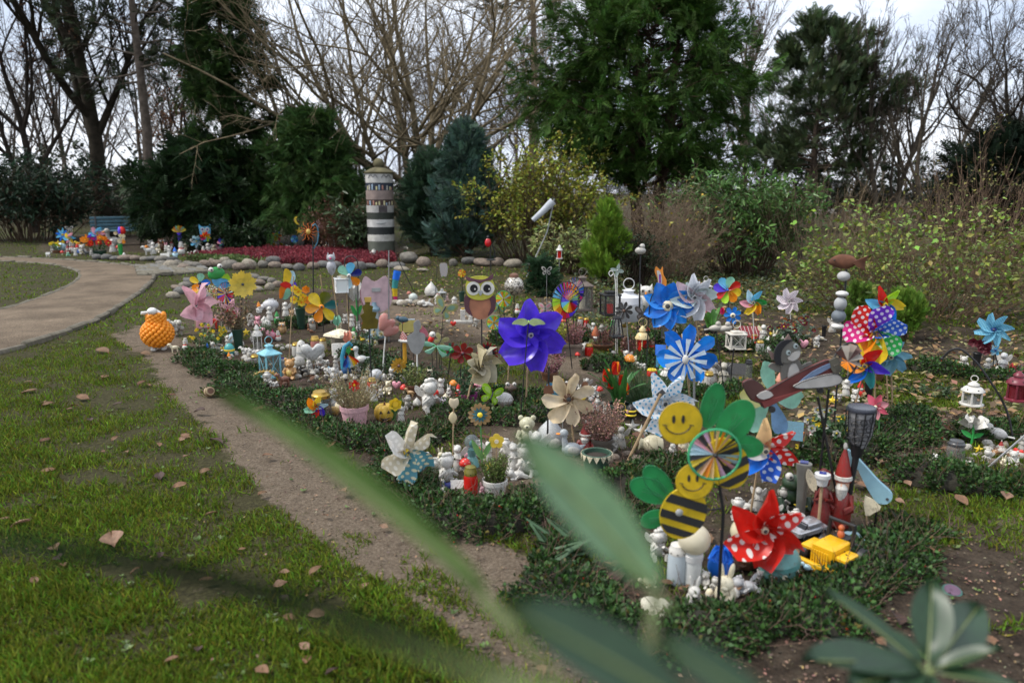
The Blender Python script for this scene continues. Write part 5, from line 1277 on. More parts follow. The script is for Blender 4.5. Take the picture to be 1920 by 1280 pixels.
t = Thing('flamingo_stake', 'pale pink metal flamingo on a rod beyond the heather', 'flamingo', 608,470); x, z = t.up(603,424); stake(t, x, z, 'black', .008); t.add('body', [tr(ell((0,0,0),(.11,.06,.08)),(x, 0, z),(0,.5,0)), tube([(x - .07,0, z + .04),(x - .12,0, z + .13),(x - .05,0, z + .17)],[.03,.022,.025])], mt('palepink')); t.add('beak', tr(lathe([(.02,0),(0,.07)],6),(x - .05,0, z + .17),(0,2.2,0)), mt('black')); t.add('wing', tr(ell((0,0,0),(.1,.015,.06)),(x + .02,-.06, z),(0,.6,0)), mt('pink'))
lantern('white garden lantern with pointed roof left of the column', 620,468,440,14, 'white', candle='cream', ringy=False)
windwheel('blue and green dragonfly spinner at the dark hedge', 552,470,552,448,7,['blue', 'sky', 'teal'],10)
# far lantern, grave lights and stakes on the right of the middle lawn
t = Thing('ladybird_hook', 'black hook with a red glass ladybird in front of the cypress', 'garden ornament', 920,508); x, z = t.up(915,455); u = t.u
t.add('rod', tube([(0,0,-.05),(0,0, z - .1),(-.01,0, z + .0),(.04,0, z - .05),(.09,0, z - .2),(.09,0, z - .3)],.012,6), mt('black')); b = t.add('shell', tr(ell((0,0,0),(6*u, 5*u, 8.5*u),14,10),(x, -.02, z)), mat((.5,.015,.02),.2,.2,10)); t.add('head', ell((x, -.02, z + 10*u),3.2*u, 8,6), mt('black')); t.add('antenna', [tube([(x, -.02, z + 11*u),(x + s * 2*u, -.02, z + 15*u)],.004,4) for s in (-1,1)], mt('black'))
t = Thing('hanging_tray', 'small dark feeder tray hanging from the ladybird hook', 'bird feeder', 921,510); _, z = t.up(921,489); t.add('tray', tr(lathe([(.02,0),(.09,.01),(.1,.03)],14),(0,0, z)), mt('dkgrey')); t.add('cord', tube([(0,0, z + .02),(0,0, z + .25)],.003,4), mt('black'))
def light_stake(label, px, by, ty, wp, c, glassc, st='grey', hb=None):
 t = Thing('lantern_stake', label, 'lantern', px, by); _, z1 = t.up(px, ty); u = t.u; r = wp * u / 2; hh = (hb or 25)*u; z0 = z1 - hh
 stake(t, 0, z0 + .01, st, .006); m = mt(c)
 t.add('base', lathe([(r, z0),(r, z0 + hh * .08)],14), m); t.add('glass', lathe([(r * .72, z0 + hh * .08),(r * .72, z0 + hh * .62)],14), mat(K[glassc],.2,.2,10, trans=.3))
 for i in range(4): a = i * 1.571 + .78; t.add('post', tube([(r * .9*math.cos(a), r * .9*math.sin(a), z0),(r * .9*math.cos(a), r * .9*math.sin(a), z0 + hh * .64)], r * .09,4), m)
 t.add('roof', lathe([(r * 1.1, z0 + hh * .62),(r * 1.05, z0 + hh * .66),(r * .5, z0 + hh * .8),(r * .45, z0 + hh * .9),(r * .1, z1)],14), m)
 return t
light_stake('white lantern with red candle on a stake before the variegated laurel', 1048,545,459,12, 'white', 'red', 'grey', 26)
light_stake('wide-roofed dark lantern with red candle behind the owl', 995,540,486,18, 'dkgrey', 'red', 'black', 24)
t = Thing('wind_sock', 'pale grey fabric windsock streaming in front of the yellow bush', 'windsock', 985,520); (x0, z0),(x1, z1) = t.up(999,413), t.up(1037,377)
t.add('sleeve', tube([(x0,0, z0),(x0*.55 + x1*.45,0, z0*.58 + z1*.42),(x1,0, z1)],[.045,.06,.075],12, False), mat((.55,.58,.62),.7,.15,8, trans=.2)); t.add('mouth_ring', ring(x1, z1,.07,.006,0,16,.5), mt('dkgrey')); t.add('rod', tube([(0,.05,-.05),(x1*.8,.05, z1*.6),(x1 + .02,.0, z1 + .04)],.012), mt('grey'))
# ================================================================== THE PLOTS
hedge('low hedge curling round the plot of the two bees', [(1010,1075),(1090,1150),(1200,1195),(1330,1195),(1480,1165),(1600,1105),(1690,1030),(1720,985)],.15,.085)
hedge('low hedge left of the bee plot beside the fir twigs', [(1010,1062),(1080,1020),(1160,990),(1215,960)],.1,.08)
hedge('front hedge below the red grave candle and white pot', [(735,880),(780,935),(850,980),(940,995),(1010,975),(1030,930)],.17,.14)
hedge('hedge behind the orange autumn leaves left of the red grave candle', [(735,875),(755,840),(800,815),(835,808)],.1,.08)
hedge('hedge in front of the pink pot and paper windmill jar', [(545,775),(600,812),(680,838),(760,835),(830,800)],.16,.13)
hedge('hedge between the wooden tag and the green butterfly', [(815,775),(880,785),(950,790),(1020,775)],.15,.13)
hedge('hedge running behind the green butterfly stake', [(900,748),(960,752),(1035,745)],.12,.12)
hedge('hedge in front of the blue lantern', [(430,722),(480,750),(550,765),(610,758),(640,740)],.16,.14)
hedge('hedge at the corner next to the fallen wooden barrel', [(365,668),(385,692),(430,706),(490,706)],.15,.13)
hedge('hedge behind the row of white stones and teddy bear', [(640,665),(700,672),(740,700),(790,712)],.15,.12)
hedge('hedge under the orange poppy vase in the second plot', [(520,612),(570,612),(620,600)],.14,.12)
hedge('hedge right of the cream vase and wooden diagonal stake', [(1130,905),(1180,930),(1240,905),(1250,870)],.15,.15)
hedge('hedge behind the tulips on the far side of the grass strip', [(1090,690),(1180,690),(1230,672)],.14,.12)
hedge('hedge in front of the cluster of stone angels', [(1200,742),(1290,742),(1370,742),(1400,735)],.15,.12)
hedge('hedge left of the purple pinwheel plot', [(930,635),(980,655),(1040,665)],.13,.13)
hedge('hedge under the row of tall lanterns', [(1060,640),(1120,638),(1180,648),(1240,640)],.13,.12)
hedge('hedge in front of the white square lantern', [(1310,648),(1370,655),(1440,655),(1500,648)],.14,.13)
hedge('long hedge below the blue pinwheel at the picture edge', [(1700,692),(1780,702),(1870,712),(1930,715)],.15,.14)
hedge('hedge around the pink lily and white pansies', [(1520,850),(1600,850),(1680,820),(1720,790)],.2,.16)
hedge('thick hedge round the white pebble plot at the picture edge', [(1690,880),(1740,905),(1830,915),(1930,915)],.17,.14)
hedge('hedge behind the white pebble plot at the picture edge', [(1800,830),(1850,810),(1930,805)],.12,.12)
hedge('hedge beside the plane and birdhouse lantern', [(1445,850),(1500,862),(1560,868)],.12,.1)

# ---------------- plot of the two bees
Y_, BK, GR = fl('yellow'), mat((.02,.02,.02),.6,.1,9), fl((.04,.36,.11))
def bee(t, nm, cx, cy, hr, hx, hy, brot, ba, bb, wings, y):
 u = t.u; o = t.add(nm, plate(ellipse(*t.up(hx, hy), hr * u, hr * u, 0,26),.006, y - .012), Y_, smooth=False)
 x, z = t.up(hx, hy); h = hr * u
 for s in (-1,1): t.add('eye', plate(ellipse(x + s * h * .22 - .1*h, z + h * .2, h * .075, h * .2),.004, y - .017), BK, o, smooth=False)
 t.add('smile', tube([(x - .1*h + h * .62*math.cos(q), y - .018, z + h * .05 + h * .55*math.sin(q)) for q in np.linspace(math.pi * 1.12, math.pi * 1.9,14)], h * .028,5), BK, o)
 t.add('cheek', [tube([(x + s * h * .62 - .1*h - h * .1, y - .018, z - h * .06),(x + s * h * .62 - .1*h + h * .1, y - .018, z - h * .1)], h * .025,5) for s in (-1,1)], BK, o)
 t.add('face_rim', tube([(x + h * math.cos(q), y - .013, z + h * math.sin(q)) for q in np.linspace(0,6.2832,30)], h * .035,5, False), mat((.5,.33,.01),.6,.1,9), o)
 bx, bz = t.up(cx, cy); a, b = ba * u, bb * u
 bo = t.add('bee_body', plate(ellipse(bx, bz, a, b, brot, 30),.012, y), Y_, o, smooth=False)
 c, s_ = math.cos(brot), math.sin(brot)
 for f0, f1 in ((-.92,-.62),(-.34,-.04),(.26,.56)):
  pts = []
  for f in np.linspace(f0, f1,6): pts.append((a * math.sqrt(max(0,1 - f * f))*.995, f * b))
  for f in np.linspace(f1, f0,6): pts.append((-a * math.sqrt(max(0,1 - f * f))*.995, f * b))
  pts = [(p[0], p[1] + b * .1*(1 - (p[0]/a) ** 2)) for p in pts]
  t.add('black_stripe', plate([(bx + p[0]*c - p[1]*s_, bz + p[0]*s_ + p[1]*c) for p in pts],.006, y - .008), BK, o, smooth=False)
 for w in wings:
  wx, wz = t.up(w[0], w[1])
  wi = t.add('wing', plate(ellipse(wx, wz, w[2]*u, w[3]*u, w[4],24),.005, y + .008 + .002*(w[0] % 3)), GR, o, smooth=False)
  E = ellipse(wx, wz, w[2]*u, w[3]*u, w[4],28)
  t.add('wing_rim', tube([(p[0], y + .008, p[1]) for p in E + E[:1]],.9*u, 5, False), mat((.02,.2,.07),.6,.1,9), o)
  for k in (-.5,0,.5):
   d = (math.cos(w[4]), math.sin(w[4])); n_ = (-d[1], d[0])
   t.add('wing_vein', tube([(wx + d[0]*w[2]*u * q + n_[0]*w[3]*u * k * (.4 + q * .5), y + .003, wz + d[1]*w[2]*u * q + n_[1]*w[3]*u * k * (.4 + q * .5)) for q in (-.7,-.2,.35)],.5*u, 4), mat((.02,.17,.06),.6,.1,9), o)
 return o
t = Thing('bee_windmill', 'black stake with two yellow smiling bees and a rainbow wheel', 'windmill', 1345,1150, flat=True)
u = t.u; x, z = t.up(1333,843)
t.add('stake', tube([(0,0,-.08),(0,0, t.up(1345,960)[1]),(t.up(1340,880)[0],.0, t.up(1340,860)[1])],.0065,8), ST['black']())
bee(t, 'upper_bee', 1362,868,38,1274,791, R(28),38,50,[(1337,762,42,20, R(78)),(1380,792,44,30, R(58)),(1402,838,30,20, R(-12))],.0)
wh = t.add('wheel_rim', ring(x, z, 46*u, 2.4*u, -.05), mat((.05,.36,.16),.5,.1,9))
for i in range(24):
 a, b = i * math.pi / 12, i * math.pi / 12 + .2
 cc_ = [(.85,.62,.3), 'orange', (.82,.5,.3), BK, 'yellow', BK, 'ice', (.4,.6,.7), 'pink', BK, (.7,.45,.7), 'yellow'][i % 12]
 V = np.array([(x, -.05, z),(x + 44*u * math.sin(a),-.056, z + 44*u * math.cos(a)),(x + 44*u * math.sin(b),-.04, z + 44*u * math.cos(b))])
 t.add('wheel_vane', (V, [(0,1,2)]), cc_ if not isinstance(cc_, (str, tuple)) else fl(cc_), wh, smooth=False)
t.add('wheel_hub', ell((x, -.06, z),(4*u, .01,4*u)), BK, wh)
bee(t, 'lower_bee', 1277,955,33,1297,894, R(-18),41,50,[(1232,900,38,20, R(128)),(1216,915,38,22, R(155)),(1224,968,24,17, R(200))],-.03)
t.add('nose_button', ell((*t.up(1268,950)[:1],-.05, t.up(1268,950)[1]),(7*u, .008,7*u)), mt('grey'))
t.add('side_arm', tube([(t.up(1300,955)[0],-.02, t.up(1300,955)[1]),(0,0, t.up(1345,952)[1])],.004,6), ST['black']())

# plane with a grey cat pilot
t = Thing('plane_windmill', 'maroon cloth aeroplane with a grey cat pilot and nose spinner', 'windmill', 1585,985, flat=True); u = t.u; O = (1500,710)
cl = lambda c: mat(c, .75,.2,14, trans=.2)
MR, GY = cl((.17,.045,.04)), cl((.55,.53,.5))
for (ax, ay),(bx_, by_) in (((1535,745),(1585,985)),((1556,730),(1541,905))):
 p, q = t.up(bx_, by_), t.up(ax, ay); t.add('stake', tube([(p[0],.0 if by_ > 950 else .05, min(p[1],-.05) if by_ > 950 else -.05),(q[0],.01, q[1])],.006,6), ST['black']())
f = cutout(t, 'fuselage', [(1397,716),(1413,710),(1430,720),(1440,731),(1455,722),(1493,699),(1527,682),(1554,674),(1563,695),(1542,714),(1506,729),(1474,745),(1438,763),(1430,754),(1413,748),(1402,731)], O, MR, 0,.02,2)
cutout(t, 'tail_fin', [(1397,716),(1413,710),(1430,720),(1438,732),(1420,738),(1418,750),(1404,734)], O, cl((.10,.045,.04)),-.014,.008,2, f)
cutout(t, 'belly', [(1438,763),(1432,751),(1480,737),(1527,722),(1542,714),(1506,729),(1474,745)], O, cl((.26,.06,.055)),-.013,.008,1, f)
cutout(t, 'wing', [(1484,720),(1510,707),(1552,697),(1568,703),(1568,713),(1552,720),(1523,723),(1497,724)], O, GY, -.034,.01,3, f)
cutout(t, 'tail_patch', [(1421,739),(1438,729),(1451,738),(1434,746)], O, GY, -.022,.006,2, f)
cutout(t, 'blue_stripe', [(1493,718),(1518,695),(1550,679),(1552,686),(1523,703),(1502,720)], O, cl((.16,.23,.36)),-.018,.006,2, f)
cutout(t, 'nose_band', [(1546,674),(1561,667),(1570,691),(1560,704),(1551,690)], O, cl((.13,.12,.09)),-.019,.008,1, f)
def outline(pts, y, k=2):
 L = smooth_loop(pts, k); L = [t.up(*O)[0] + (p[0] - O[0])*u for p in L],[t.up(*O)[1] - (p[1] - O[1])*u for p in L]; L = list(zip(*L)); t.add('black_edging', tube([(p[0], y, p[1]) for p in L + L[:1]],.9*u, 5, False), BK, f)
outline([(1397,716),(1413,710),(1430,720),(1440,731),(1455,722),(1493,699),(1527,682),(1554,674),(1563,695),(1542,714),(1506,729),(1474,745),(1438,763),(1430,754),(1413,748),(1402,731)],-.012)
outline([(1484,720),(1510,707),(1552,697),(1568,703),(1568,713),(1552,720),(1523,723),(1497,724)],-.04,3)
ct = cutout(t, 'cat_body', [(1470,716),(1466,690),(1472,674),(1490,672),(1502,684),(1508,704),(1495,716)], O, cl((.19,.18,.16)),.012,.012)
cutout(t, 'cat_bib', [(1480,712),(1480,688),(1490,682),(1498,696),(1502,708)], O, GY, .002,.008, parent=ct)
hd = cutout(t, 'cat_head', [(1456,668),(1458,648),(1472,640),(1488,644),(1497,656),(1492,672),(1476,680),(1464,678)], O, cl((.21,.20,.175)),.002,.012)
cutout(t, 'pilot_cap', [(1452,680),(1450,656),(1462,640),(1480,638),(1470,646),(1462,658),(1462,676),(1466,684)], O, cl((.02,.02,.024)),-.008,.01, parent=hd)
cutout(t, 'muzzle', [(1474,672),(1482,662),(1494,658),(1494,668),(1484,676)], O, GY, -.008,.006, parent=hd)
for ex, ey in ((1474,661),(1486,649)):
 e = cutout(t, 'eye', ellipse(ex, ey, 4,4.6,0,12), O, cl((.5,.6,.6)),-.01,.004,0, hd); cutout(t, 'pupil', ellipse(ex + .8, ey, 1.7,2.2,0,10), O, BK, -.014,.004,0, hd)
cutout(t, 'ear', [(1456,666),(1438,656),(1448,676)], O, cl((.25,.17,.15)),.006,.008,0, hd); cutout(t, 'ear', [(1466,642),(1474,628),(1482,642)], O, cl((.25,.17,.15)),.006,.008,0, hd)
cutout(t, 'arm', [(1444,690),(1452,682),(1470,692),(1466,700)], O, cl((.19,.18,.16)),.016,.01, parent=ct); cutout(t, 'arm', [(1500,690),(1518,680),(1522,686),(1506,700)], O, cl((.19,.18,.16)),.016,.01, parent=ct)
x, z = t.up(1586,676)
sp = t.add('spinner_ring', tube([(x + 25*u * math.cos(q)*.94,.012*math.sin(q), z + 32*u * math.sin(q + .35)) for q in np.linspace(0,6.2832,30)],2.0*u, 6, False), BK)
for i in range(12): a = i * .5236; t.add('spinner_vane', (np.array([(x, -.02, z),(x + 26*u * math.cos(a),-.03, z + 31*u * math.sin(a + .2)),(x + 26*u * math.cos(a + .36),.01, z + 31*u * math.sin(a + .55))]),[(0,1,2)]), cl([(.42,.38,.33),(.14,.07,.06),(.3,.24,.2)][i % 3]), sp, smooth=False)
for wx, wy in ((1446,766),(1536,730)): t.add('wheel', tr(lathe([(5*u, -.012),(6.5*u, 0),(5*u, .012)],14),(t.up(wx, wy)[0],-.01, t.up(wx, wy)[1]),(1.57,0,0)), BK)

# black solar torch
t = Thing('solar_torch', 'black solar torch with scroll-pattern basket beside the plane', 'solar torch', 1583,985); u = t.u
x1, z1 = t.up(1613,768); x0, z0 = t.up(1606,835)
t.add('pole', tube([(0,0,-.06),(x0*.6,0, z0*.6),(x0,0, z0)],[.011,.012,.018],8), ST['black']())
ax = lambda f: (x0 + (x1 - x0)*f, z0 + (z1 - z0)*f)
t.add('diffuser', tr(lathe([(12*u, 0),(20*u, (z1 - z0)*.35),(23*u, (z1 - z0)*.98)],18),(x0 + .005,0, z0)), mat((.33,.33,.34),.5,.15,8, trans=.3))
t.add('solar_lid', tr(lathe([(25*u, 0),(26*u, .008),(24*u, .02),(20*u, .021)],22),(x1,0, z1)), mat((.04,.045,.06),.25,.2,9))
t.add('socket', tr(lathe([(9*u, -.05),(13*u, 0),(14*u, .014)],14),(x0,0, z0)), ST['black']())
for i in range(10):
 a = i * .628; t.add('basket_rib', tube([(x0 + 13*u * math.cos(a),13*u * math.sin(a), z0),(ax(.38)[0] + 22*u * math.cos(a),22*u * math.sin(a), ax(.38)[1]),(x1 + 25*u * math.cos(a),25*u * math.sin(a), z1)],1.3*u, 5), ST['black']())
for f, r_ in ((.12,16),(.24,19),(.36,21.5),(.48,22.7),(.6,23.4),(.72,24),(.84,24.6)):
 c = ax(f); t.add('basket_hoop', tube([(c[0] + r_ * u * math.cos(q), r_ * u * math.sin(q), c[1]) for q in np.linspace(0,6.2832,22)],.8*u, 4, False), ST['black']())
for q in range(9):
 f = .2 + .65*((q * .37) % 1); c = ax(f); a = -2.4 + q * .22; t.add('basket_scroll', tube([(c[0] + 23.5*u * math.cos(a + .24*math.cos(s_)),23.5*u * math.sin(a + .24*math.cos(s_)), c[1] + 6*u * math.sin(s_)) for s_ in np.linspace(0,6.28,12)],.9*u, 4, False), ST['black']())

D_RED, D_BLUE, D_PUR, D_GRN, D_MAG = dots((.66,.02,.012),(.8,.76,.72),26,.3), dots((.03,.12,.6),(.62,.7,.82),30,.3), dots((.16,.03,.5),(.75,.7,.82),26,.3), dots((.04,.5,.12),(.6,.8,.6),26,.3), dots((.62,.02,.22),(.85,.75,.8),26,.3)
pinwheel('red pinwheel with white polka dots above the teal toadstool house', 1438,1085,1426,983,68,6,[D_RED, 'red', 'red'], 'curl', hub='cream', rot0=.75, wid=.8, face=.35, hubr=.12)
pinwheel('polka dot pinwheel in red, white and blue right of the upper bee', 1406,960,1428,838,56,6,[D_RED, D_RED, D_BLUE, 'blue', 'white', (.85,.6,.3)], 'curl', 'wood', 'cream', rot0=.6, sr=.006)
pinwheel('large mint and yellow cloth flower behind the plane', 1430,890,1436,742,74,6,[(.25,.52,.38),(.6,.58,.2),(.28,.55,.42),(.2,.35,.55)], 'petal', 'wood', 'cream', rot0=-.35, wid=.5, face=.8)
def globe_light(label, px, py, cy, rp, c, stem_c, sw):
 t = Thing('globe_light', label, 'solar light', px, py); u = t.u; _, z = t.up(px, cy); r = rp * u
 t.add('globe', ell((0,0, z),(r, r, r * .95),22,16), mat(c, .35,.08,8, trans=.25)); t.add('stem', lathe([(sw * u * .9,0),(sw * u, .02),(sw * u * .92, z - r * .8),(sw * u * .6, z - r * .7)],18), mat(stem_c, .4,.15,9, dirt=.2)); t.add('collar', lathe([(sw * u * 1.05, z - r * 1.35),(sw * u * 1.1, z - r),(sw * u * .8, z - r * .85)],18), mt('silver'))
 return t
globe_light('white globe light on a pale stem beneath the lower bee', 1297,1095,1010,30,(.72,.66,.5),(.6,.62,.6),17)
globe_light('cream globe light behind the dark spiky heather', 1393,1060,997,27,(.74,.66,.44),(.5,.48,.42),12)
candle('white grave candle with blue picture left of the globe light', 1268,1092,76,36,(.55,.62,.66), 'white')
t = Thing('crown_planter', 'bright blue tulip-shaped planter between the globe lights', 'planter', 1350,1078); u = t.u
t.add('bowl', lathe([(18*u, 0),(24*u, 14*u),(22*u, 34*u),(18*u, 34*u)],18), mt('blue'))
for i in range(8): a = i * .785; t.add('leaf_point', tr(tr(petal(34*u, 20*u, PROF['point'],0,-.2,.2), rot=(-.35,0,0)),(20*u * math.sin(a),-20*u * math.cos(a),28*u),(0,0, a)), mt('blue'))
t = Thing('toadstool_house', 'round teal glazed toadstool house under the red pinwheel', 'house ornament', 1456,1082); u = t.u
t.add('body', lathe([(26*u, 0),(34*u, 8*u),(32*u, 26*u),(24*u, 34*u)],20), cer((.10,.26,.24))); c = t.add('cap', jitter(lathe([(22*u, 28*u),(40*u, 30*u),(42*u, 40*u),(34*u, 54*u),(16*u, 64*u),(2*u, 66*u)],22),.005,40), cer((.10,.27,.25)))
t.add('door', box((-4*u, -33*u, 10*u),(12*u, 4*u, 18*u),.003), mt('brown')); t.add('window', box((14*u, -30*u, 18*u),(8*u, 4*u, 8*u),.002), mt('cream')); t.add('ladder', [tube([(-10*u + s, -37*u, 0),(-10*u + s, -36*u, 20*u)],.002,4) for s in (0,.014)] + [tube([(-10*u, -37*u, q * u),(-10*u + .014,-37*u, q * u)],.0015,4) for q in (4,9,14,19)], mt('silver'))
potted('dark purple spiky heather beside the blue planter', 1398,1062,40,22, 'brown', ph=52, col=(.10,.035,.045), n=60, spread=.45, leaf=.014, per=26)
fig('bunny', 'white rabbit with lowered ears in front of the bee stake', 1300,1142,66, 'white', 'white', .2); fig('bunny', 'tall-eared cream rabbit right behind the bee stake', 1358,1138,88, 'cream', 'cream', -.1)
fig('sleeping', 'silver-grey sleeping angel right of the cream rabbit', 1400,1108,34,(.42,.43,.44), 'silver', .2)
fig('cherub', 'white seated angel at the left border of the bee plot', 1232,1046,58, 'white', 'white', .4); fig('angel', 'white angel head peering past the lower bee', 1240,1012,44, 'white', 'white'); fig('shell', 'pinkish pebble-shaped shell under the cream rabbit', 1372,1128,16,(.6,.45,.42), 'palepink')
fig('turtle', 'pale turtle with blue-tipped foot at the hedge of the bee plot', 1218,1098,24, 'cream', 'cream', .3); fig('egg', 'flat cream egg between the globe light and the rabbit', 1330,1122,20, 'cream', 'white'); fig('cherub', 'grey-white cherub behind the red pinwheel', 1382,972,42, 'white', 'white'); fig('angel', 'chalky angel between the bees and the red pinwheel', 1420,955,44, 'stone', 'white')
fig('sleeping', 'white resting angel behind the hub of the red pinwheel', 1398,955,22, 'white', 'white'); fig('star', 'golden gift bow in front of the solar light', 1500,962,24, 'yellow', 'gold'); fig('cherub', 'pale cherub right of the white resting angel', 1468,952,40, 'stone', 'stone')
t = Thing('heart_stone', 'large cream heart-shaped stone lying at the front hedge', 'heart', 1232,1160); u = t.u; t.add('stone', tr(jitter(pillow([(a * 58*u, (b - .5)*56*u) for a, b in HEART],16*u, 6),.003,30),(0,0,17*u),(-1.15,.3,.5)), cer((.62,.58,.46),.35)); t.add('engraving', tr(tube([(-.03,0,0),(0,0,.004),(.03,0,-.002)],.0012,4),(0,-.03,33*u)), mt('dkgrey'))
# toy digger
t = Thing('toy_digger', 'yellow toy bulldozer parked on the soil by the torch', 'toy vehicle', 1558,1058, face=-.5); u = t.u; yl, bk = mat((.75,.42,.012),.35,.12,9), mt('black')
t.add('bonnet', [box((0,-.01,30*u),(44*u, 60*u, 34*u),.006)], yl)
for i in range(7): t.add('grille_bar', box((-15*u + i * 5*u, -43*u, 28*u),(2.4*u, 3*u, 24*u)), yl)
t.add('front_blade', [box((0,-50*u, 10*u),(84*u, 10*u, 16*u),.004)], yl)
for s in (-1,1):
 t.add('mudguard', box((s * 34*u, -10*u, 32*u),(22*u, 44*u, 8*u),.004), yl)
 for yy_ in (-18,40): w_ = t.add('wheel', tr(lathe([(15*u, -8*u),(18*u, -5*u),(18*u, 5*u),(15*u, 8*u)],16),(s * 38*u, yy_ * u, 17*u),(0,1.571,0)), bk); t.add('rim', tr(lathe([(8*u, -9*u),(8*u, 9*u)],12),(s * 38*u, yy_ * u, 17*u),(0,1.571,0)), mt('dkgrey'), w_)
t.add('roll_bar', [tube([(-24*u, 24*u, 40*u),(-24*u, 28*u, 78*u),(24*u, 28*u, 78*u),(24*u, 24*u, 40*u)],4.5*u, 6)], bk); t.add('seat', [box((0,34*u, 42*u),(30*u, 24*u, 14*u),.003)], bk)
t.add('driver', [ell((0,26*u, 54*u),(7*u, 6*u, 9*u)), ell((0,26*u, 67*u),6*u)], mt((.5,.12,.04))); t.add('chassis', box((0,20*u, 20*u),(40*u, 100*u, 12*u),.004), mt('dkgrey'))
t = Thing('toy_car', 'silver toy sports car behind the red pinwheel tip', 'toy vehicle', 1512,1003, face=.9); u = t.u
t.add('body', [box((0,0,13*u),(76*u, 34*u, 14*u),.008), tr(box((0,0,0),(40*u, 30*u, 13*u),.01),(4*u, 0,25*u))], mat((.5,.5,.52),.2,.1,9, metal=.6)); t.add('windscreen', tr(box((0,0,0),(3*u, 25*u, 13*u)),(-16.5*u, 0,24*u),(0,.6,0)), mt('black', .1))
for s in (-1,1):
 for q in (-24,24): t.add('wheel', tr(lathe([(7*u, -2*u),(7*u, 2*u)],12),(q * u, s * 18*u, 7*u),(1.571,0,0)), mt('black'))
t = Thing('toy_car', 'blue and white toy car behind the bulldozer', 'toy vehicle', 1592,1022, face=.3); t.add('body', [box((0,0,.025),(.14,.06,.03),.008), box((.01,0,.05),(.07,.052,.025),.008)], mt('bluegrey'))
for s in (-1,1):
 for q in (-.04,.04): t.add('wheel', tr(lathe([(.014,-.005),(.014,.005)],12),(q, s * .03,.014),(1.571,0,0)), mt('black'))
fig('santa', 'big red santa gnome with tall dotted hat next to the torch', 1572,985,150, 'red', 'red', -.1, w=.52); fig('angel', 'brown-haired angel in a red robe left of the santa gnome', 1538,985,112,(.14,.01,.009), 'cream', .2, w=.75); fig('ladybug', 'orange ladybird on the solar stake before the red angel', 1535,955,26,(.5,.08,.012), 'black')
t = Thing('solar_light', 'steel solar light with ladybird on a wooden stem', 'solar light', 1533,1000); _, z = t.up(1533,905); u = t.u; t.add('stem', tube([(0,0,-.05),(0,0, z)],.007,6), ST['wood']()); t.add('lamp', lathe([(9*u, z - .01),(11*u, z + 10*u),(14*u, z + 11*u),(14*u, z + 18*u),(11*u, z + 19*u)],16), mt('silver', .3)); t.add('panel', box((0,0, z + 19.5*u),(12*u, 12*u, 1.5*u)), mt('navy', .2))
t = Thing('solar_light', 'pale solar light behind the dark green frog', 'solar light', 1500,965); _, z = t.up(1500,868); u = t.u; t.add('lamp', lathe([(8*u, 0),(9*u, z * .5),(12*u, z * .85),(14*u, z * .9),(14*u, z),(11*u, z * 1.01)],16), mat((.26,.25,.21),.4,.2,9)); t.add('panel', box((0,0, z * 1.01 + .003),(14*u, 14*u, .004)), mt('navy', .2))
fig('frog', 'dark green jumping frog left of the red angel', 1482,950,72,(.018,.05,.02), 'dkgreen', .4)
t = Thing('wooden_fish', 'pale blue wooden fish leaning to the right of the torch', 'fish ornament', 1640,985); u = t.u; O = (1630,890); bl = mat((.30,.52,.60),.6,.2,9)
cutout(t, 'body', [(1605,858),(1622,872),(1650,900),(1672,918),(1676,930),(1668,942),(1652,942),(1636,922),(1618,890)], O, bl, 0,.03); cutout(t, 'tail', [(1608,862),(1594,850),(1600,880),(1620,884)], O, bl, .0,.02); t.add('eye', disc(*t.up(1660,930),2.5*u, -.018), mt('dkgrey')); t.add('stake', tube([(0,.0,-.05),(t.up(1648,915)[0],0, t.up(1648,915)[1])],.005), ST['black']())
t = Thing('sail_plaque', 'cream sail-shaped plaque below the pale blue fish', 'plaque', 1628,985); cutout(t, 'sail', [(1622,925),(1650,942),(1640,955),(1626,964)],(1630,945), cer('cream'),-.03,.008,2); t.add('support', tube([(0,-.03,-.03),(t.up(1626,960)[0],-.03, t.up(1626,960)[1])],.004), ST['wood']())
# fish and pebbles on an iron rod
t = Thing('pebble_rod', 'rusty iron fish above threaded grey pebbles on a rod', 'garden ornament', 1562,815); u = t.u; top = t.up(1588,505)
stake(t, *top, 'black', .006); rs = mat(K['rust'],.85,.4,20, bump=.4); x, z = t.up(1590,491)
t.add('fish', pillow([(x - 33*u, z),(x - 15*u, z + 13*u),(x + 6*u, z + 11*u),(x + 18*u, z + 2*u),(x + 33*u, z + 13*u),(x + 28*u, z - 2*u),(x + 30*u, z - 16*u),(x + 16*u, z - 5*u),(x, z - 13*u),(x - 20*u, z - 10*u)],.03), rs); t.add('eye', ell((x - 22*u, -.03, z + 3*u),1.6*u, 8,6), mt('black'))
for px, py, a, b, c in ((1583,518,11,9,(.42,.42,.41)),(1580,551,11,5.5,(.6,.59,.56)),(1577,570,11,13,(.35,.36,.36)),(1574,593,12.5,12,(.14,.16,.18)),(1572,612,11.5,6,(.6,.58,.54))): t.add('pebble', ell((t.up(px, py)[0],0, t.up(px, py)[1]),(a * u, a * u, b * u),18,12), mat(c, .7,.25,20))
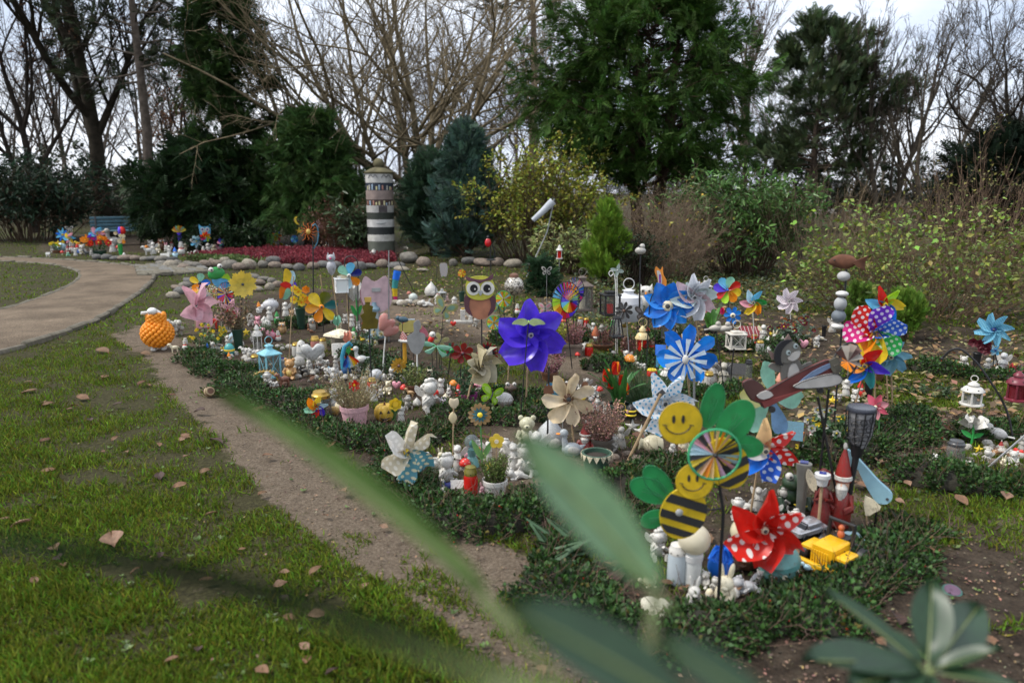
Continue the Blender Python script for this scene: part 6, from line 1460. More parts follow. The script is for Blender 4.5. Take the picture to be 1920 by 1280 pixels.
# fir twigs and odds and ends
t = Thing('fir_twigs', 'cut green fir twigs laid beside the bee plot', 'fir twigs', 1052,1058)
tv, tf = spray(26,.022,.17,.05)
for i in range(9): a = RNG.uniform(0,6.28); V, F = scatter(tv, tf, np.array([[RNG.uniform(-.08,.05), RNG.uniform(-.06,.06),.02 + .014*i]]), frames(np.array([[math.cos(a), math.sin(a)*.5,.25]]),.3), np.array([.13])); link('twig', mesh_np('twig', V, F, mat((.07,.14,.065),.55,.2,9, trans=.15), smooth=False), t.o)
t = Thing('painted_disc', 'pastel round disc lying on the dark soil', 'disc', 1785,1112); t.add('disc', tr(lathe([(.034,-.004),(.038,0),(.034,.004)],20),(0,0,.012),(.3,0,.4)), mt((.05,.13,.11),.9)); t.add('picture', tr(lathe([(.03,-.001),(.03,.001)],18),(0,-.0012,.0165),(.3,0,.4)), mt((.12,.07,.11),.9))

# ---------------- plot of the red candle
D_CR, D_TE, D_WH = dots((.60,.53,.38),(.78,.73,.62),30,.3), dots((.10,.30,.36),(.72,.66,.45),34,.3), dots((.7,.68,.64),(.84,.82,.78),30,.3)
pinwheel('cream and teal polka dot pinwheel left of the red grave candle', 786,912,756,833,58,6,[D_CR, D_CR, D_TE, D_TE, D_CR, D_WH], 'wide', 'wood', 'yellow', rot0=.1, sr=.008, wid=.72, hubr=.12, face=.65)
candle('red grave candle with green rim beside the white pot', 883,940,68,27, 'red', 'olive')
potted('white flower pot with green heather beside the red grave candle', 928,938,48,42, 'white', ph=52, col=(.11,.17,.03), n=90, spread=.35, per=30, leaf=.011, name='potted_heather')
CA = [('cherub', 'white curly-haired angel left of the red grave candle', 838,908,62),('angel', 'small praying angel above the curly-haired angel', 858,880,48),('cherub', 'leaning white angel behind the curly-haired one', 815,900,44),('angel', 'winged white angel behind the white flower pot', 962,880,52),('cherub', 'bright white cherub right of the white flower pot', 985,890,60),('angel', 'tall white angel behind the bright white cherub', 1005,872,66),('sleeping', 'white resting angel at the foot of the bright cherub', 968,898,26),('angel', 'tiny angel between snow globe and yellow flower pick', 915,862,36),('cherub', 'chalk white cherub right of the yellow flower pick', 948,860,40)]
for k, l, x, y, h in CA: fig(k, l, x, y, h, 'white', 'white', random.uniform(-.5,.5))
fig('bear', 'yellowish stone teddy statue behind the white angels', 988,838,62,(.52,.50,.34),(.5,.48,.34)); fig('shell', 'white onion-shaped shell in front of the curly-haired angel', 832,936,28, 'white', 'palepink'); fig('house', 'small white gravestone-shaped house left of the red grave candle', 858,928,30, 'palepink', 'white'); fig('mushroom', 'red and green toadstool behind the red grave candle', 872,884,26, 'red', 'red'); fig('bunny', 'pink rabbit between red grave candle and white pot', 905,932,30, 'palepink', 'palepink'); fig('pig', 'dark blue seated figure at the feet of the curly-haired angel', 843,922,22, 'navy', 'navy')
for x, y, w, h, c in ((852,936,10,8,3),(860,940,12,9,0),(846,928,9,7,2),(872,944,9,7,3)): stone('small round pebble at the foot of the red grave candle', x, y, w, h, c, 'pebbles by the red candle', name='pebble')
t = Thing('snow_globe', 'teal snow globe on a stand left of the metal daisy', 'snow globe', 885,874); _, z = t.up(885,828); u = t.u; t.add('stand', lathe([(14*u, 0),(12*u, 12*u),(7*u, 20*u),(10*u, z - 13*u)],16), mt((.16,.36,.36))); t.add('globe', ell((0,0, z),(14*u, 14*u, 14*u),18,12), glass((.75,.85,.88),.45)); t.add('figure', ell((0,0, z - 4*u),(5*u, 4*u, 7*u)), mt('teal'))
t = Thing('metal_flower', 'teal and tan metal daisy with yellow centre on a leafy stem', 'metal flower', 905,880); u = t.u; x, z = t.up(900,775); stake(t, x, z, 'green', .004); blades(t, x, z, 22*u, 14,[(.42,.27,.12)], 'petal', -.012, wid=.36); blades(t, x, z, 15*u, 12,[(.06,.2,.24)], 'point', -.022,.13, wid=.34); t.add('flower_centre', ell((x, -.03, z),(5*u, .01,5*u)), mt('yellow'))
for s, a in ((1,.5),(-1,-.45)): t.add('leaf', tr(petal(44*u, 11*u, PROF['point'],0,.05,.1),(x * .3,-.006, z * .2),(0, a, 0)), mt((.16,.34,.1)))
t = Thing('flower_pick', 'yellow cut-out flower pick behind the white flower pot', 'flower ornament', 930,880); u = t.u; x, z = t.up(931,826); stake(t, x, z, 'wood', .003)
for i in range(5): t.add('petal', plate(ellipse(x + 8*u * math.sin(i * 1.2566), z + 8*u * math.cos(i * 1.2566),6.5*u, 6.5*u, 0,14),.005,-.006 - .0006*i), mt((.72,.52,.05)), smooth=False)
t.add('flower_centre', disc(x, z, 4*u, -.014), mt('cream'))
t = Thing('wooden_tag', 'two round wooden tags on a thin bamboo stick', 'wooden tag', 848,890); u = t.u; x, z = t.up(851,757); stake(t, x, z + .02, 'wood', .004); t.add('upper_tag', pillow([(x + a * u, z + b * u) for a, b in ((-9,0),(-7,11),(0,9),(7,11),(9,0),(0,-10))],.006), mt('beige')); x, z = t.up(849,783); t.add('lower_tag', pillow([(x + a * u, z + b * u) for a, b in ((-8,0),(0,12),(8,0),(0,-12))],.006), mt((.6,.5,.3)))
butterfly('neon green butterfly stake in front of the white egg', 905,775,920,742,46, 'lime', (.55,.78,.2), face=.3, rot=.35)
fig('egg', 'white egg-shaped stone lying behind the neon butterfly', 946,762,26, 'white', 'white', w=1.6); fig('frog', 'brown seated figure behind the white egg', 958,752,38,(.12,.08,.06), 'brown')
fig('cherub', 'big white angel bust with curls behind the jack-o-lantern', 806,774,66, 'white', 'white', .4)
t = Thing('pumpkin_lantern', 'yellow ceramic jack-o-lantern between pink pot and angel bust', 'pumpkin', 722,788); u = t.u; r = 20*u
for i in range(8): a = i * .785; t.add('rib', ell((r * .45*math.cos(a), r * .45*math.sin(a), r * .8),(r * .55, r * .55, r * .8),12,8), mat((.62,.40,.05),.4,.2,9))
for s in (-1,1): t.add('eye', plate([(s * r * .35 - r * .16, r * .95),(s * r * .35 + r * .16, r * .95),(s * r * .35, r * 1.25)],.006,-r * .97), mt('black'))
t.add('mouth', plate([(-r * .5, r * .6),(-r * .2, r * .48),(r * .2, r * .48),(r * .5, r * .6),(r * .2, r * .3),(-r * .2, r * .3)],.006,-r * .99), mt('black')); t.add('stalk', lathe([(r * .12, r * 1.5),(r * .08, r * 1.8)],8), mt('brown'))
t = Thing('daffodil', 'single yellow daffodil above the jack-o-lantern', 'daffodil', 740,790); u = t.u; x, z = t.up(741,755); stake(t, x, z, 'green', .004); bloom(t, x, -.012, z, 15*u, 'yellow', 6, 'yellow'); t.add('trumpet', tr(lathe([(4*u, 0),(6*u, 9*u)],10),(x, -.012, z),(1.5,0,0)), mt((.8,.5,.02)))
for q in range(3): leafblade(t, .01*q - .01,0,0,44*u, 6*u, q * 2,.3)
for x, y, w, h, l in ((776,892,30,12,0),(757,906,34,12,0)): pass

# ---------------- pots between the red candle and the tulips
potted('brown pot of faded pink heather behind the santa bowl', 1128,852,42,32,(.10,.085,.07), ph=78, col=(.42,.24,.19), n=130, spread=.75, per=26, leaf=.013)
fig('santa', 'little santa gnome with white beard in a bowl', 1098,850,60, 'red', 'red', -.3)
t = Thing('bunting_pot', 'green bucket with bunting rim below the santa gnome', 'bucket', 1118,888); pot(t, 56,42,(.04,.09,.06)); u = t.u
for i in range(14): a = i * .449; t.add('bunting_flag', tr(plate([(-6*u, 0),(6*u, 0),(0,-12*u)],.002,0),(29*u * math.sin(a),-29*u * math.cos(a),42*u),(0,0, a)), cer('cream'), smooth=False)
fig('duck', 'grey ceramic swan left of the santa gnome', 1072,856,54,(.42,.46,.48), 'white'); fig('shell', 'pale pointed shell behind the grey swan', 1032,838,60,(.5,.52,.52), 'white'); fig('star', 'white star flower below the faded heather', 1185,812,26, 'white', 'white'); fig('star', 'second white star flower leaning on the wooden stake', 1202,822,26, 'white', 'cream')
t = Thing('toppled_vase', 'cream stone vase lying on its side below the dotted butterfly', 'vase', 1222,850); u = t.u; t.add('belly', tr(jitter(lathe([(2*u, -22*u),(14*u, -18*u),(19*u, -4*u),(17*u, 8*u),(9*u, 18*u),(12*u, 25*u),(9*u, 26*u)],18),.002,40),(0,0,17*u),(0,-1.45,.2)), cer((.55,.50,.34),.4)); t.add('mouth', tr(lathe([(8*u, 0),(8*u, 1.5*u)],14),(-26*u, 0,20*u),(0,-1.45,.2)), mt('brown'))
t = Thing('wooden_stake', 'bare wooden stick leaning over the toppled vase', 'stick', 1168,872); a, b = t.up(1237,735); t.add('stick', tube([(0,0,-.04),(a, 0, b)],.009,7), ST['wood']()); t.add('blade', tr(box((0,0,0),(.03,.004,.05)),(a, 0, b),(0,.8,0)), mt('dkgrey'))
for x, y, w in ((1150,865,24),(1195,868,26),(1178,858,20),(1140,872,18)): stone('brown stone beside the toppled vase', x, y, w, 12,2, 'stones by the toppled vase', name='stone')
# cow-spotted flower and blue butterfly
pinwheel('large beige petal flower with black felt spots', 1082,852,1062,742,50,7,[(.66,.53,.34),(.72,.6,.42)], 'wide', 'wood', 'brown', rot0=.15, wid=.6, hubr=.2, sr=.006)
for i, (x, y) in enumerate(((1028,726),(1040,715),(1062,718),(1082,708),(1098,714))): pass
t = Thing('felt_stake', 'black iron rod standing before the beige petal flower', 'garden stake', 1026,850); x, z = t.up(1029,688); stake(t, x, z, 'black', .006); t.add('tip', ell((x, 0, z),.009,8,6), mt('black'))
for px, py, r_ in ((1029,727,12),(1044,718,7),(1062,722,9),(1096,716,7),(1080,706,5)): x, z = t.up(px, py); t.add('felt_spot', plate([(x + a, z + b) for a, b in starp(r_ * t.u, 9,.72)],.004,-.05), mt('brown'), smooth=False)
butterfly('light blue ruffled butterfly in front of the beige petal flower', 1055,850,1055,740,58,(.10,.42,.66),(.16,.52,.74), 'grey', rot=-.1)
# tulips
t = Thing('tulip_pot', 'dark pot of orange-red tulips at the grass strip', 'potted plant', 1160,782); u = t.u; pot(t, 44,26, 'dkgreen')
for px, py, h in ((1138,704,24),(1155,690,24),(1146,718,22),(1166,712,20),(1172,728,22)): x, z = t.up(px, py); stake(t, x, z - h * u * .4, 'green', .004); tulip(t, x, 0, z - h * u * .5, h * u, 'orange', 'red')
for i in range(16): leafblade(t, random.uniform(-.03,.03), random.uniform(-.03,.03),24*u, random.uniform(50,95)*u, 12*u, random.uniform(0,6.28), random.uniform(.2,.9),(.05,.17,.035))
t = Thing('ornamental_grass', 'dark green tuft of fine grass behind the tulips', 'grass tuft', 1205,770); P, Rd = stalks(420,.42,1.0,.0018,.1,.9,.05); P[..., 2] -= .25*(np.linalg.norm(P[..., :2], axis=-1)) ** 1.2; link('blades', mesh_np('blades', *_vf(tubes(P, Rd, 3)), mat((.03,.075,.02),.5,.3,4)), t.o); t.add('crown', ell((0,0,.03),(.06,.06,.05)), mat((.04,.05,.02),.9,.3,9))
t = Thing('bee_stick', 'black and yellow bumblebee on a stick right of the tulips', 'bee ornament', 1183,812); u = t.u; x, z = t.up(1183,772); stake(t, x, z, 'black'); b = t.add('body', ell((x, 0, z),(10*u, 9*u, 15*u)), mt('black')); t.add('yellow_stripe', [lathe([(9.6*u, q * u - 1.6*u),(10.4*u, q * u),(9.6*u, q * u + 1.6*u)],14,(x, 0, z)) for q in (-5,3)], mt('yellow'), b); t.add('wire_wing', [ring(x + s * 18*u, z + 8*u, 8*u, .002,0,14) for s in (-1,1)], mt('gold'))
D_BT = dots((.78,.80,.82),(.12,.4,.62),34,.26)
pinwheel('white butterfly pinwheel with blue prints behind the upper bee', 1236,850,1238,752,56,6,[D_BT], 'curl', 'white', 'white', rot0=.2, wid=.7, face=.5)
fig('house', 'small blue-roofed birdhouse lantern left of the white pansies', 1482,860,72,(.16,.1,.055),(.09,.2,.26), w=.62); fig('gnome', 'small white-bearded gnome behind the plane tail', 1462,742,48, 'white', (.7,.3,.2))
# ---------------- big pinwheels and cut-outs of the middle plots
pinwheel('large violet-blue translucent pinwheel in the centre', 985,762,994,626,62,6,['violet'], 'curl', 'wood', 'white', rot0=-.35, wid=.8, hubr=.09, sr=.007, sweep=.2, face=.1)
t = Thing('butterfly_rod', 'thin black rod with a lime butterfly clip in front of the violet pinwheel', 'garden stake', 974,800); x, z = t.up(991,601); stake(t, x, z, 'black', .004)
for s in (-1,1): t.add('wing', plate([(x + s * a * t.u, z + b * t.u) for a, b in ((0,0),(8,7),(22,5),(30,-3),(18,-4),(8,-6))],.004,-.07,4), fl((.55,.68,.35)), smooth=False)
t.add('body', tube([(x, 0, z),(x, -.07, z)],.004,5), mt('lime'))
t = Thing('owl_windmill', 'big-eyed yellow owl cut-out with brown wings on a black stake', 'owl ornament', 904,700); u = t.u; O = (900,556); pt = lambda c: mat(c, .5,.2,14)
t.add('stake', tube([(0,.01,-.06),(t.up(903,600)[0],.01, t.up(903,590)[1])],.006,6), ST['black']())
bd = cutout(t, 'body', [(876,560),(884,590),(902,598),(918,590),(926,562),(915,548),(886,548)], O, pt((.42,.17,.09)),0,.012)
for s in (-1,1): cutout(t, 'wing', [(900 + s * 18,556),(900 + s * 28,556),(900 + s * 29,570),(900 + s * 26,582),(900 + s * 14,592),(900 + s * 20,574)], O, pt((.10,.035,.045)),-.011,.008)
hd = cutout(t, 'head', [(874,536),(878,524),(890,518),(910,518),(922,524),(927,538),(922,554),(908,561),(892,561),(878,554)], O, pt((.50,.48,.05)),-.02,.012)
cutout(t, 'brow', [(875,518),(888,522),(900,524),(912,522),(924,514),(922,524),(908,527),(900,531),(890,527),(878,526)], O, pt((.12,.045,.06)),-.03,.008, parent=hd)
for ex in (888,914):
 e = cutout(t, 'eye', ellipse(ex, 540,12.5,12.5,0,22), O, pt((.7,.68,.6)),-.029,.006,0, hd); cutout(t, 'pupil', ellipse(ex + (1 if ex < 900 else -1),540,7,7.4,0,18), O, mt('black', .3),-.035,.006,0, hd); cutout(t, 'glint', ellipse(ex + 3,541,1.6,1.8,0,10), O, mt('white'),-.04,.004,0, hd)
cutout(t, 'beak', [(896,546),(901,543),(906,546),(901,554)], O, mt('grey'),-.03,.01,0, hd)
t = Thing('owl_cutout', 'pink owl-shaped panel seen from behind with a grey clip', 'owl ornament', 704,640); u = t.u; O = (703,555); pk = pt((.52,.36,.38))
cutout(t, 'panel', [(686,518),(703,528),(724,518),(732,540),(734,562),(727,578),(710,586),(692,582),(680,566),(678,540)], O, pk, 0,.012); cutout(t, 'wing', [(676,545),(683,540),(684,575),(678,566)], O, pt((.35,.14,.18)),.008,.008); t.add('clip', box((t.up(705,543)[0],-.014, t.up(705,543)[1]),(16*u, .012,7*u)), mt('grey')); t.add('stake', tube([(t.up(728,640)[0],-.01,-.05),(t.up(728,470)[0],-.01, t.up(728,470)[1])],.006,6), ST['grey']())
t = Thing('bird_feeder', 'blue-grey hanging bird feeder behind the brass flower cut-out', 'bird feeder', 704,640); u = t.u; fz = lambda y: t.up(704, y)[1]; m = pt(K['bluegrey'])
t.add('roof', [lathe([(11*u, fz(582)),(11*u, fz(578)),(5*u, fz(572)),(4*u, fz(566))],12)], m); t.add('tray', lathe([(20*u, fz(632)),(22*u, fz(629)),(22*u, fz(626))],18), m); t.add('tube', lathe([(8*u, fz(628)),(8*u, fz(582))],12), glass((.5,.6,.62),.5)); t.add('hook', tube([(0,0, fz(566)),(0,0, fz(550)),(.01,0, fz(547))],.003,4), mt('black'))
for i in range(4): a = i * 1.571; t.add('bar', tube([(9*u * math.cos(a),9*u * math.sin(a), fz(628)),(9*u * math.cos(a),9*u * math.sin(a), fz(580))],.004,4), m)
t.add('post', tube([(0,0,-.05),(0,0, fz(632))],.008), ST['wood']())
t = Thing('brass_tree', 'olive brass fir-tree cut-out on a black stake', 'garden ornament', 697,722); u = t.u; x, z = t.up(692,615); stake(t, x, z, 'black', .006)
cutout(t, 'tree', [(684,558),(696,558),(694,572),(700,574),(698,584),(706,586),(703,596),(709,600),(706,616),(677,616),(680,600),(676,590),(683,586),(680,574),(686,570)],(692,590), mat((.14,.11,.012),.35,.3,12, metal=.4),-.01,.008,0); t.add('gold_cap', box((t.up(690,561)[0],-.018, t.up(690,561)[1]),(12*u, .01,9*u)), mt('gold', .3))
t = Thing('heart_balloons', 'two red and white speckled hearts on a pale stick', 'heart ornament', 716,705); x, z = t.up(724,612); stake(t, x, z, 'white', .006)
DR = dots((.5,.07,.045),(.8,.74,.68),60,.34)
for px, py, k in ((722,605,30),(730,618,28)): x, z = t.up(px, py); t.add('heart', tr(pillow([(a * k * t.u, (b - .5)*k * t.u * 1.1) for a, b in HEART],.03),(x, -.02 - .002*(px % 5), z),(0,.7,0)), DR)
fig('bird', 'blue-grey wooden bird on a rod above the grey leaf', 752,606,14,(.10,.17,.22), 'ice', z=.0) if False else None
t = Thing('bird_stick', 'slate blue wooden bird perched on a thin rod', 'bird ornament', 752,690); u = t.u; x, z = t.up(755,599); stake(t, x, z, 'black', .003); t.add('body', tr(ell((0,0,0),(11*u, 5*u, 5.5*u)),(x, 0, z),(0,.12,0)), pt((.05,.10,.13))); t.add('head', ell((x - 9*u, 0, z + 3*u),4*u), pt((.05,.10,.13))); t.add('beak', tr(lathe([(1.4*u, 0),(0,6*u)],6),(x - 12*u, 0, z + 3*u),(0,-1.5,0)), mt('dkgrey')); t.add('tail', tr(box((0,0,0),(14*u, 4*u, 2*u)),(x + 15*u, 0, z - .5*u),(0,0,0)), pt((.4,.46,.5)))
t = Thing('gnome_post', 'orange post carrying a red and white gnome cap', 'gnome', 760,705); u = t.u; _, z = t.up(760,640); t.add('post', lathe([(4*u, 0),(3.6*u, z)],10), pt((.6,.3,.02))); t.add('brim', tr(lathe([(11*u, 0),(11.5*u, 2.4*u),(7*u, 4*u)],14),(0,0, z),(0,.12,0)), pt(K['white'])); t.add('cap', tr(jitter(lathe([(7*u, 2*u),(6*u, 10*u),(2*u, 17*u),(.2*u, 20*u)],12),.004,60),(0,0, z),(0,-.15,0)), DR)
t = Thing('leaf_panel', 'plain grey leaf-shaped cut-out on a pale rod', 'garden ornament', 782,730); cutout(t, 'leaf', [(776,606),(786,600),(790,612),(786,622),(797,628),(794,648),(784,664),(772,660),(765,644),(764,630),(776,622)],(782,632), pt((.28,.28,.27)),0,.006,3); x, z = t.up(782,664); stake(t, x, z, 'white', .006)
t = Thing('bird_cutout', 'pink and yellow bird cut-out behind the grey leaf panel', 'bird ornament', 775,680); u = t.u; cutout(t, 'body', [(748,612),(756,606),(772,600),(786,606),(790,616),(772,622),(754,622)],(770,612), pt((.5,.42,.12)),0,.008); cutout(t, 'tail', [(784,608),(798,618),(803,632),(794,630),(786,620)],(770,612), pt((.55,.16,.2)),.004,.008); cutout(t, 'crest', [(756,606),(752,592),(762,598),(768,602)],(770,612), pt((.5,.12,.06)),.003,.006); x, z = t.up(775,618); stake(t, x, z, 'black', .004)
pinwheel('ochre metal sunflower below the orange gnome post', 747,722,746,683,15,12,[(.50,.28,.03)], 'petal', 'black', 'brown', wid=.34, hubr=.2)
t = Thing('dragonfly_mobile', 'mint green dragonfly on a stick left of the dark sunflower', 'dragonfly ornament', 820,720); u = t.u; x, z = t.up(818,648); stake(t, x, z, 'black', .003)
for k, (a, b) in enumerate(((-34,4),(30,-4),(-22,-10),(20,-16))): t.add('wing', pillow([(x, z),(x + a * .5*u, z + (b + 5)*u),(x + a * u, z + b * u),(x + a * .5*u, z + (b - 5)*u)],.004, y=-.004*k), fl((.35,.68,.5)))
t.add('body', tube([(x - 6*u, 0, z + 2*u),(x + 18*u, 0, z - 14*u)],.007), pt(K['green']))
t = Thing('woodpecker', 'small red and white woodpecker above the mint dragonfly', 'bird ornament', 812,700); u = t.u; x, z = t.up(808,632); stake(t, x, z, 'black', .003); t.add('body', tr(ell((0,0,0),(5*u, 5*u, 9*u)),(x, 0, z - 4*u),(0,.5,0)), pt(K['red'])); t.add('head', ell((x + 3*u, 0, z + 5*u),6*u), pt(K['white'])); t.add('eye', ell((x + 4*u, -6*u, z + 6*u),1.2*u, 8,6), mt('black'))
for l, bx, by, hx, hy, w, c1, c2 in (('cream leaf butterfly with green tips above the dirt patch', 822,690,832,580,46,(.50,.50,.22),(.3,.5,.38)),('small cream butterfly hanging below the large cream one', 828,692,826,638,28,(.55,.52,.28),(.5,.48,.2))): butterfly(l, bx, by, hx, hy, w, c1, c2, 'black', rot=.5)
pinwheel('green-beaded metal flower left of the red metal bloom', 838,712,847,655,15,12,[(.25,.04,.03),(.03,.16,.1)], 'petal', 'black', 'green', wid=.3, hubr=.3)
pinwheel('red metal heart flower beside the beige ribbon bow', 862,715,866,660,20,6,[(.26,.02,.015)], 'petal', 'black', 'maroon', wid=.6, hubr=.2)
pinwheel('black metal sunflower with dark red rear petals', 908,722,914,660,17,16,[(.03,.03,.034)], 'point', 'black', 'black', wid=.3, hubr=.42, second=(1.25,[(.28,.02,.02)]))
pinwheel('crumpled beige ribbon pinwheel with striped side', 868,775,892,690,38,6,[(.62,.57,.42),(.58,.5,.3)], 'curl', 'wood', 'gold', rot0=.4, wid=.9, hubr=.09, sr=.007, face=.85, second=(.8,[(.5,.45,.3)]))
potted('magenta pot with dark leaves under the ribbon pinwheel', 878,762,36,26,(.24,.02,.16), ph=44, col=(.04,.10,.04), n=30, spread=.8, per=10, leaf=.03, name='potted_plant')
t = Thing('mosaic_ball', 'silver and brown mosaic ball on a rod right of the owl', 'ball', 964,655); u = t.u; x, z = t.up(964,536); stake(t, x, z, 'black', .006)
def mosaic():
 m, n, l, b = _new('mosaic'); co = n.new('ShaderNodeTexCoord'); v = n.new('ShaderNodeTexVoronoi'); v.inputs['Scale'].default_value = 70; l.new(co.outputs['Object'], v.inputs['Vector']); r = n.new('ShaderNodeValToRGB')
 for p, c in ((0,(.05,.04,.03,1)),(1,(.7,.65,.55,1))): r.color_ramp.elements[int(p)].color = c
 s = n.new('ShaderNodeSeparateColor'); l.new(v.outputs['Color'], s.inputs['Color']); l.new(s.outputs['Red'], r.inputs['Fac']); l.new(r.outputs['Color'], b.inputs['Base Color']); b.inputs['Roughness'].default_value = .25; b.inputs['Metallic'].default_value = .5; return m
t.add('ball', ell((x, 0, z),18.5*u, 22,16), mosaic()); t.add('cap', lathe([(9*u, z + 16*u),(8*u, z + 21*u),(3*u, z + 24*u)],14,(x, 0,0)), mt('brown'))
windwheel('green-rimmed bee windmill wheel right of the owl', 948,660,944,560,15,['lime', 'yellow', 'ice', 'orange'],16, rim='green'); windwheel('lower green-rimmed spinner below the first one', 935,665,926,604,13,['orange', 'yellow', 'sky', 'lime'],16, rim='green')
butterfly('yellow bee cut-out with green wings behind the owl', 946,650,935,572,36,(.25,.5,.3),(.66,.56,.06))
RB = ['red', 'orange', 'yellow', 'lime', 'sky', 'violet']
windwheel('double rainbow wind wheel left of the rusty lantern', 1074,690,1056,560,34,['red', 'red', 'orange', 'orange', 'yellow', 'lime', 'lime', 'sky', 'sky', 'violet', 'violet', 'magenta'],24, face=.75, rings=2); windwheel('glittering violet wind wheel behind the rainbow one', 1078,670,1072,545,26,['violet', 'navy', 'magenta', 'purple', 'silver', 'blue'],24, face=.8)
butterfly('black and white butterfly on a slim stake', 1025,590,1025,508,20, 'white', 'black', 'grey'); butterfly('white butterfly with pink spots beside the violet pinwheel', 1020,625,1022,578,26, 'white', 'pink', 'grey')
# lanterns of the middle row
lantern('rusty square lantern with deer pattern on legs', 1090,582,513,34,(.13,.10,.08), candle='cream', legs=0, glassa=.35, hang=640)
lantern('black frame lantern with red candle', 1142,590,534,34, 'black', roof='flat', candle='red', hang=640, ringy=False)
t = Thing('white_lantern', 'dome-lidded white lantern with wide metal ring', 'lantern', 1176,632); u = t.u; zz = lambda y: t.up(1176, y)[1]; t.add('body', lathe([(24*u, zz(600)),(27*u, zz(590)),(27*u, zz(570)),(24*u, zz(566))],20), mat((.42,.43,.43),.4,.15,9)); t.add('dome', lathe([(27*u, zz(568)),(24*u, zz(556)),(10*u, zz(550)),(9*u, zz(546)),(12*u, zz(544)),(2*u, zz(541))],20), mat((.62,.63,.65),.35,.1,9)); t.add('carrying_ring', ring(0, zz(532),10*u, .006,0,22), mt('silver')); t.add('stand', [tube([(s * 18*u, 0,-.04),(s * 18*u, 0, zz(600))],.006) for s in (-1,1)], mt('black'))
lantern('slim tapered black lantern in front of the dark metal flower', 1155,632,580,24, 'black', taper=.55, hang=665, ringy=False, roof='pyramid'); lantern('grey frame lantern below the big blue flower', 1252,634,596,24, 'dkgrey', hang=660, roof='flat', ringy=False)
pinwheel('dark grey metal flower in front of the dome-lidded lantern', 1182,690,1174,582,17,8,[(.05,.048,.045)], 'petal', 'grey', 'brown', wid=.4)
butterfly('brown metal butterfly left of the big blue flower', 1208,660,1206,588,32,(.10,.09,.08),(.22,.2,.2), 'black')
crook('white scroll-topped garden hook among the lanterns', 1155,662,[(1155,560),(1153,520),(1147,508),(1142,512),(1145,518),(1149,515)], 'white', .005); pinwheel('pale green metal tulip on a tall rod', 1158,662,1157,506,13,4,[(.40,.48,.42)], 'point', 'white', 'silver', wid=.5, hubr=.1)
crook('black arched hook crossing the big blue flower', 1212,690,[(1216,600),(1222,555),(1238,545),(1251,552),(1252,575)], 'black', .005); crook('black hook over the cream round lantern', 1228,690,[(1228,600),(1224,593),(1212,596),(1205,602)], 'black', .004)
crook('iron pole with a white cat head finial before the ivy stump', 1198,640,[(1199,560),(1201,477)], 'black', .008); fig('owl', 'pale cat-faced ornament behind the iron pole', 1210,582,46, 'white', 'stone')
t = Thing('bird_finial', 'grey seated bird ornament on the tip of the iron pole', 'bird ornament', 1200,640); u = t.u; x, z = t.up(1201,470); t.add('body', [ell((x, 0, z),(10*u, 8*u, 7*u)), ell((x + 3*u, 0, z + 8*u),5*u)], cer('stone')); t.add('socket', tube([(0,0,-.02),(x, 0, z - 4*u)],.004), mt('black')); t.add('beak', ell((x - 2*u, -4*u, z + 8*u),1.6*u, 6,5), mt('dkgrey'))
round_lantern('cream round lantern with red window panes', 1203,668,610,27,(.66,.52,.26), 'red')
BLU = [(.015,.20,.72),(.02,.26,.8)]
pinwheel('big blue petal flower with cream centre', 1248,690,1253,572,46,9, BLU, 'point', 'wood', 'cream', wid=.66, hubr=.22); pinwheel('second big blue flower hanging below the first', 1296,770,1286,660,56,7, BLU, 'wide', 'wood', 'blue', rot0=.05, wid=.62, sweep=.0, sr=.008)
t = Thing('white_windmill', 'small white windmill turning in front of the lower blue flower', 'windmill', 1302,800); u = t.u; x, z = t.up(1287,672); t.add('stake', tube([(0,.01,-.05),(t.up(1302,668)[0],.01, t.up(1302,668)[1])],.008), ST['grey']()); t.add('axle', tube([(t.up(1302,672)[0],-.03, z),(x, -.03, z)],.008), pt(K['cream']))
for i in range(12): a = i * .5236 + .1; t.add('vane', tr(plate([(-1.2*u, 8*u),(1.2*u, 8*u),(4.5*u, 38*u),(-4.5*u, 38*u)],.002),(x, -.05, z),(0, a, 0)), fl((.62,.72,.8)))
t.add('hub', ell((x, -.055, z),(6*u, .014,9*u)), mt('white'))
IR = [(.66,.68,.72),(.62,.74,.72),(.76,.56,.6),(.7,.72,.76)]
pinwheel('iridescent pearl pinwheel right of the big blue flower', 1318,690,1298,556,40,8, IR, 'curl', 'wood', 'silver', rot0=.3, wid=.66, second=(.7, IR[::-1]), sr=.006)
lantern('white openwork lantern hanging from a wire arch', 1317,562,524,20, 'white', candle='silver', hang=650, ringy=True); t = Thing('fox_cutout', 'orange and white fox cut-out above the big blue flower', 'fox ornament', 1244,640); x, z = t.up(1240,520); stake(t, x, z, 'black', .005); u = t.u
cutout(t, 'body', [(1230,500),(1238,506),(1242,500),(1244,514),(1250,526),(1248,538),(1236,538),(1234,524),(1228,510)],(1240,520), pt((.72,.25,.03)),-.01,.01); cutout(t, 'belly', [(1232,508),(1238,510),(1242,526),(1240,536),(1236,532),(1234,520)],(1240,520), pt(K['white']),-.018,.006); cutout(t, 'tie', [(1236,514),(1239,514),(1240,530),(1237,530)],(1240,520), pt(K['purple']),-.023,.005,0)
FL8 = ['mint', 'red', 'yellow', 'orange', 'lime', 'red', 'violet', 'sky']
pinwheel('rainbow-petalled flower left of the pastel pinwheel', 1368,665,1366,543,25,8, FL8, 'petal', 'black', 'blue', wid=.62, hubr=.08, second=(.66, FL8[3:] + FL8[:3])); pinwheel('small blue flower under the rainbow-petalled one', 1376,668,1374,590,16,7, BLU, 'petal', 'black', 'cream', wid=.5, hubr=.3)
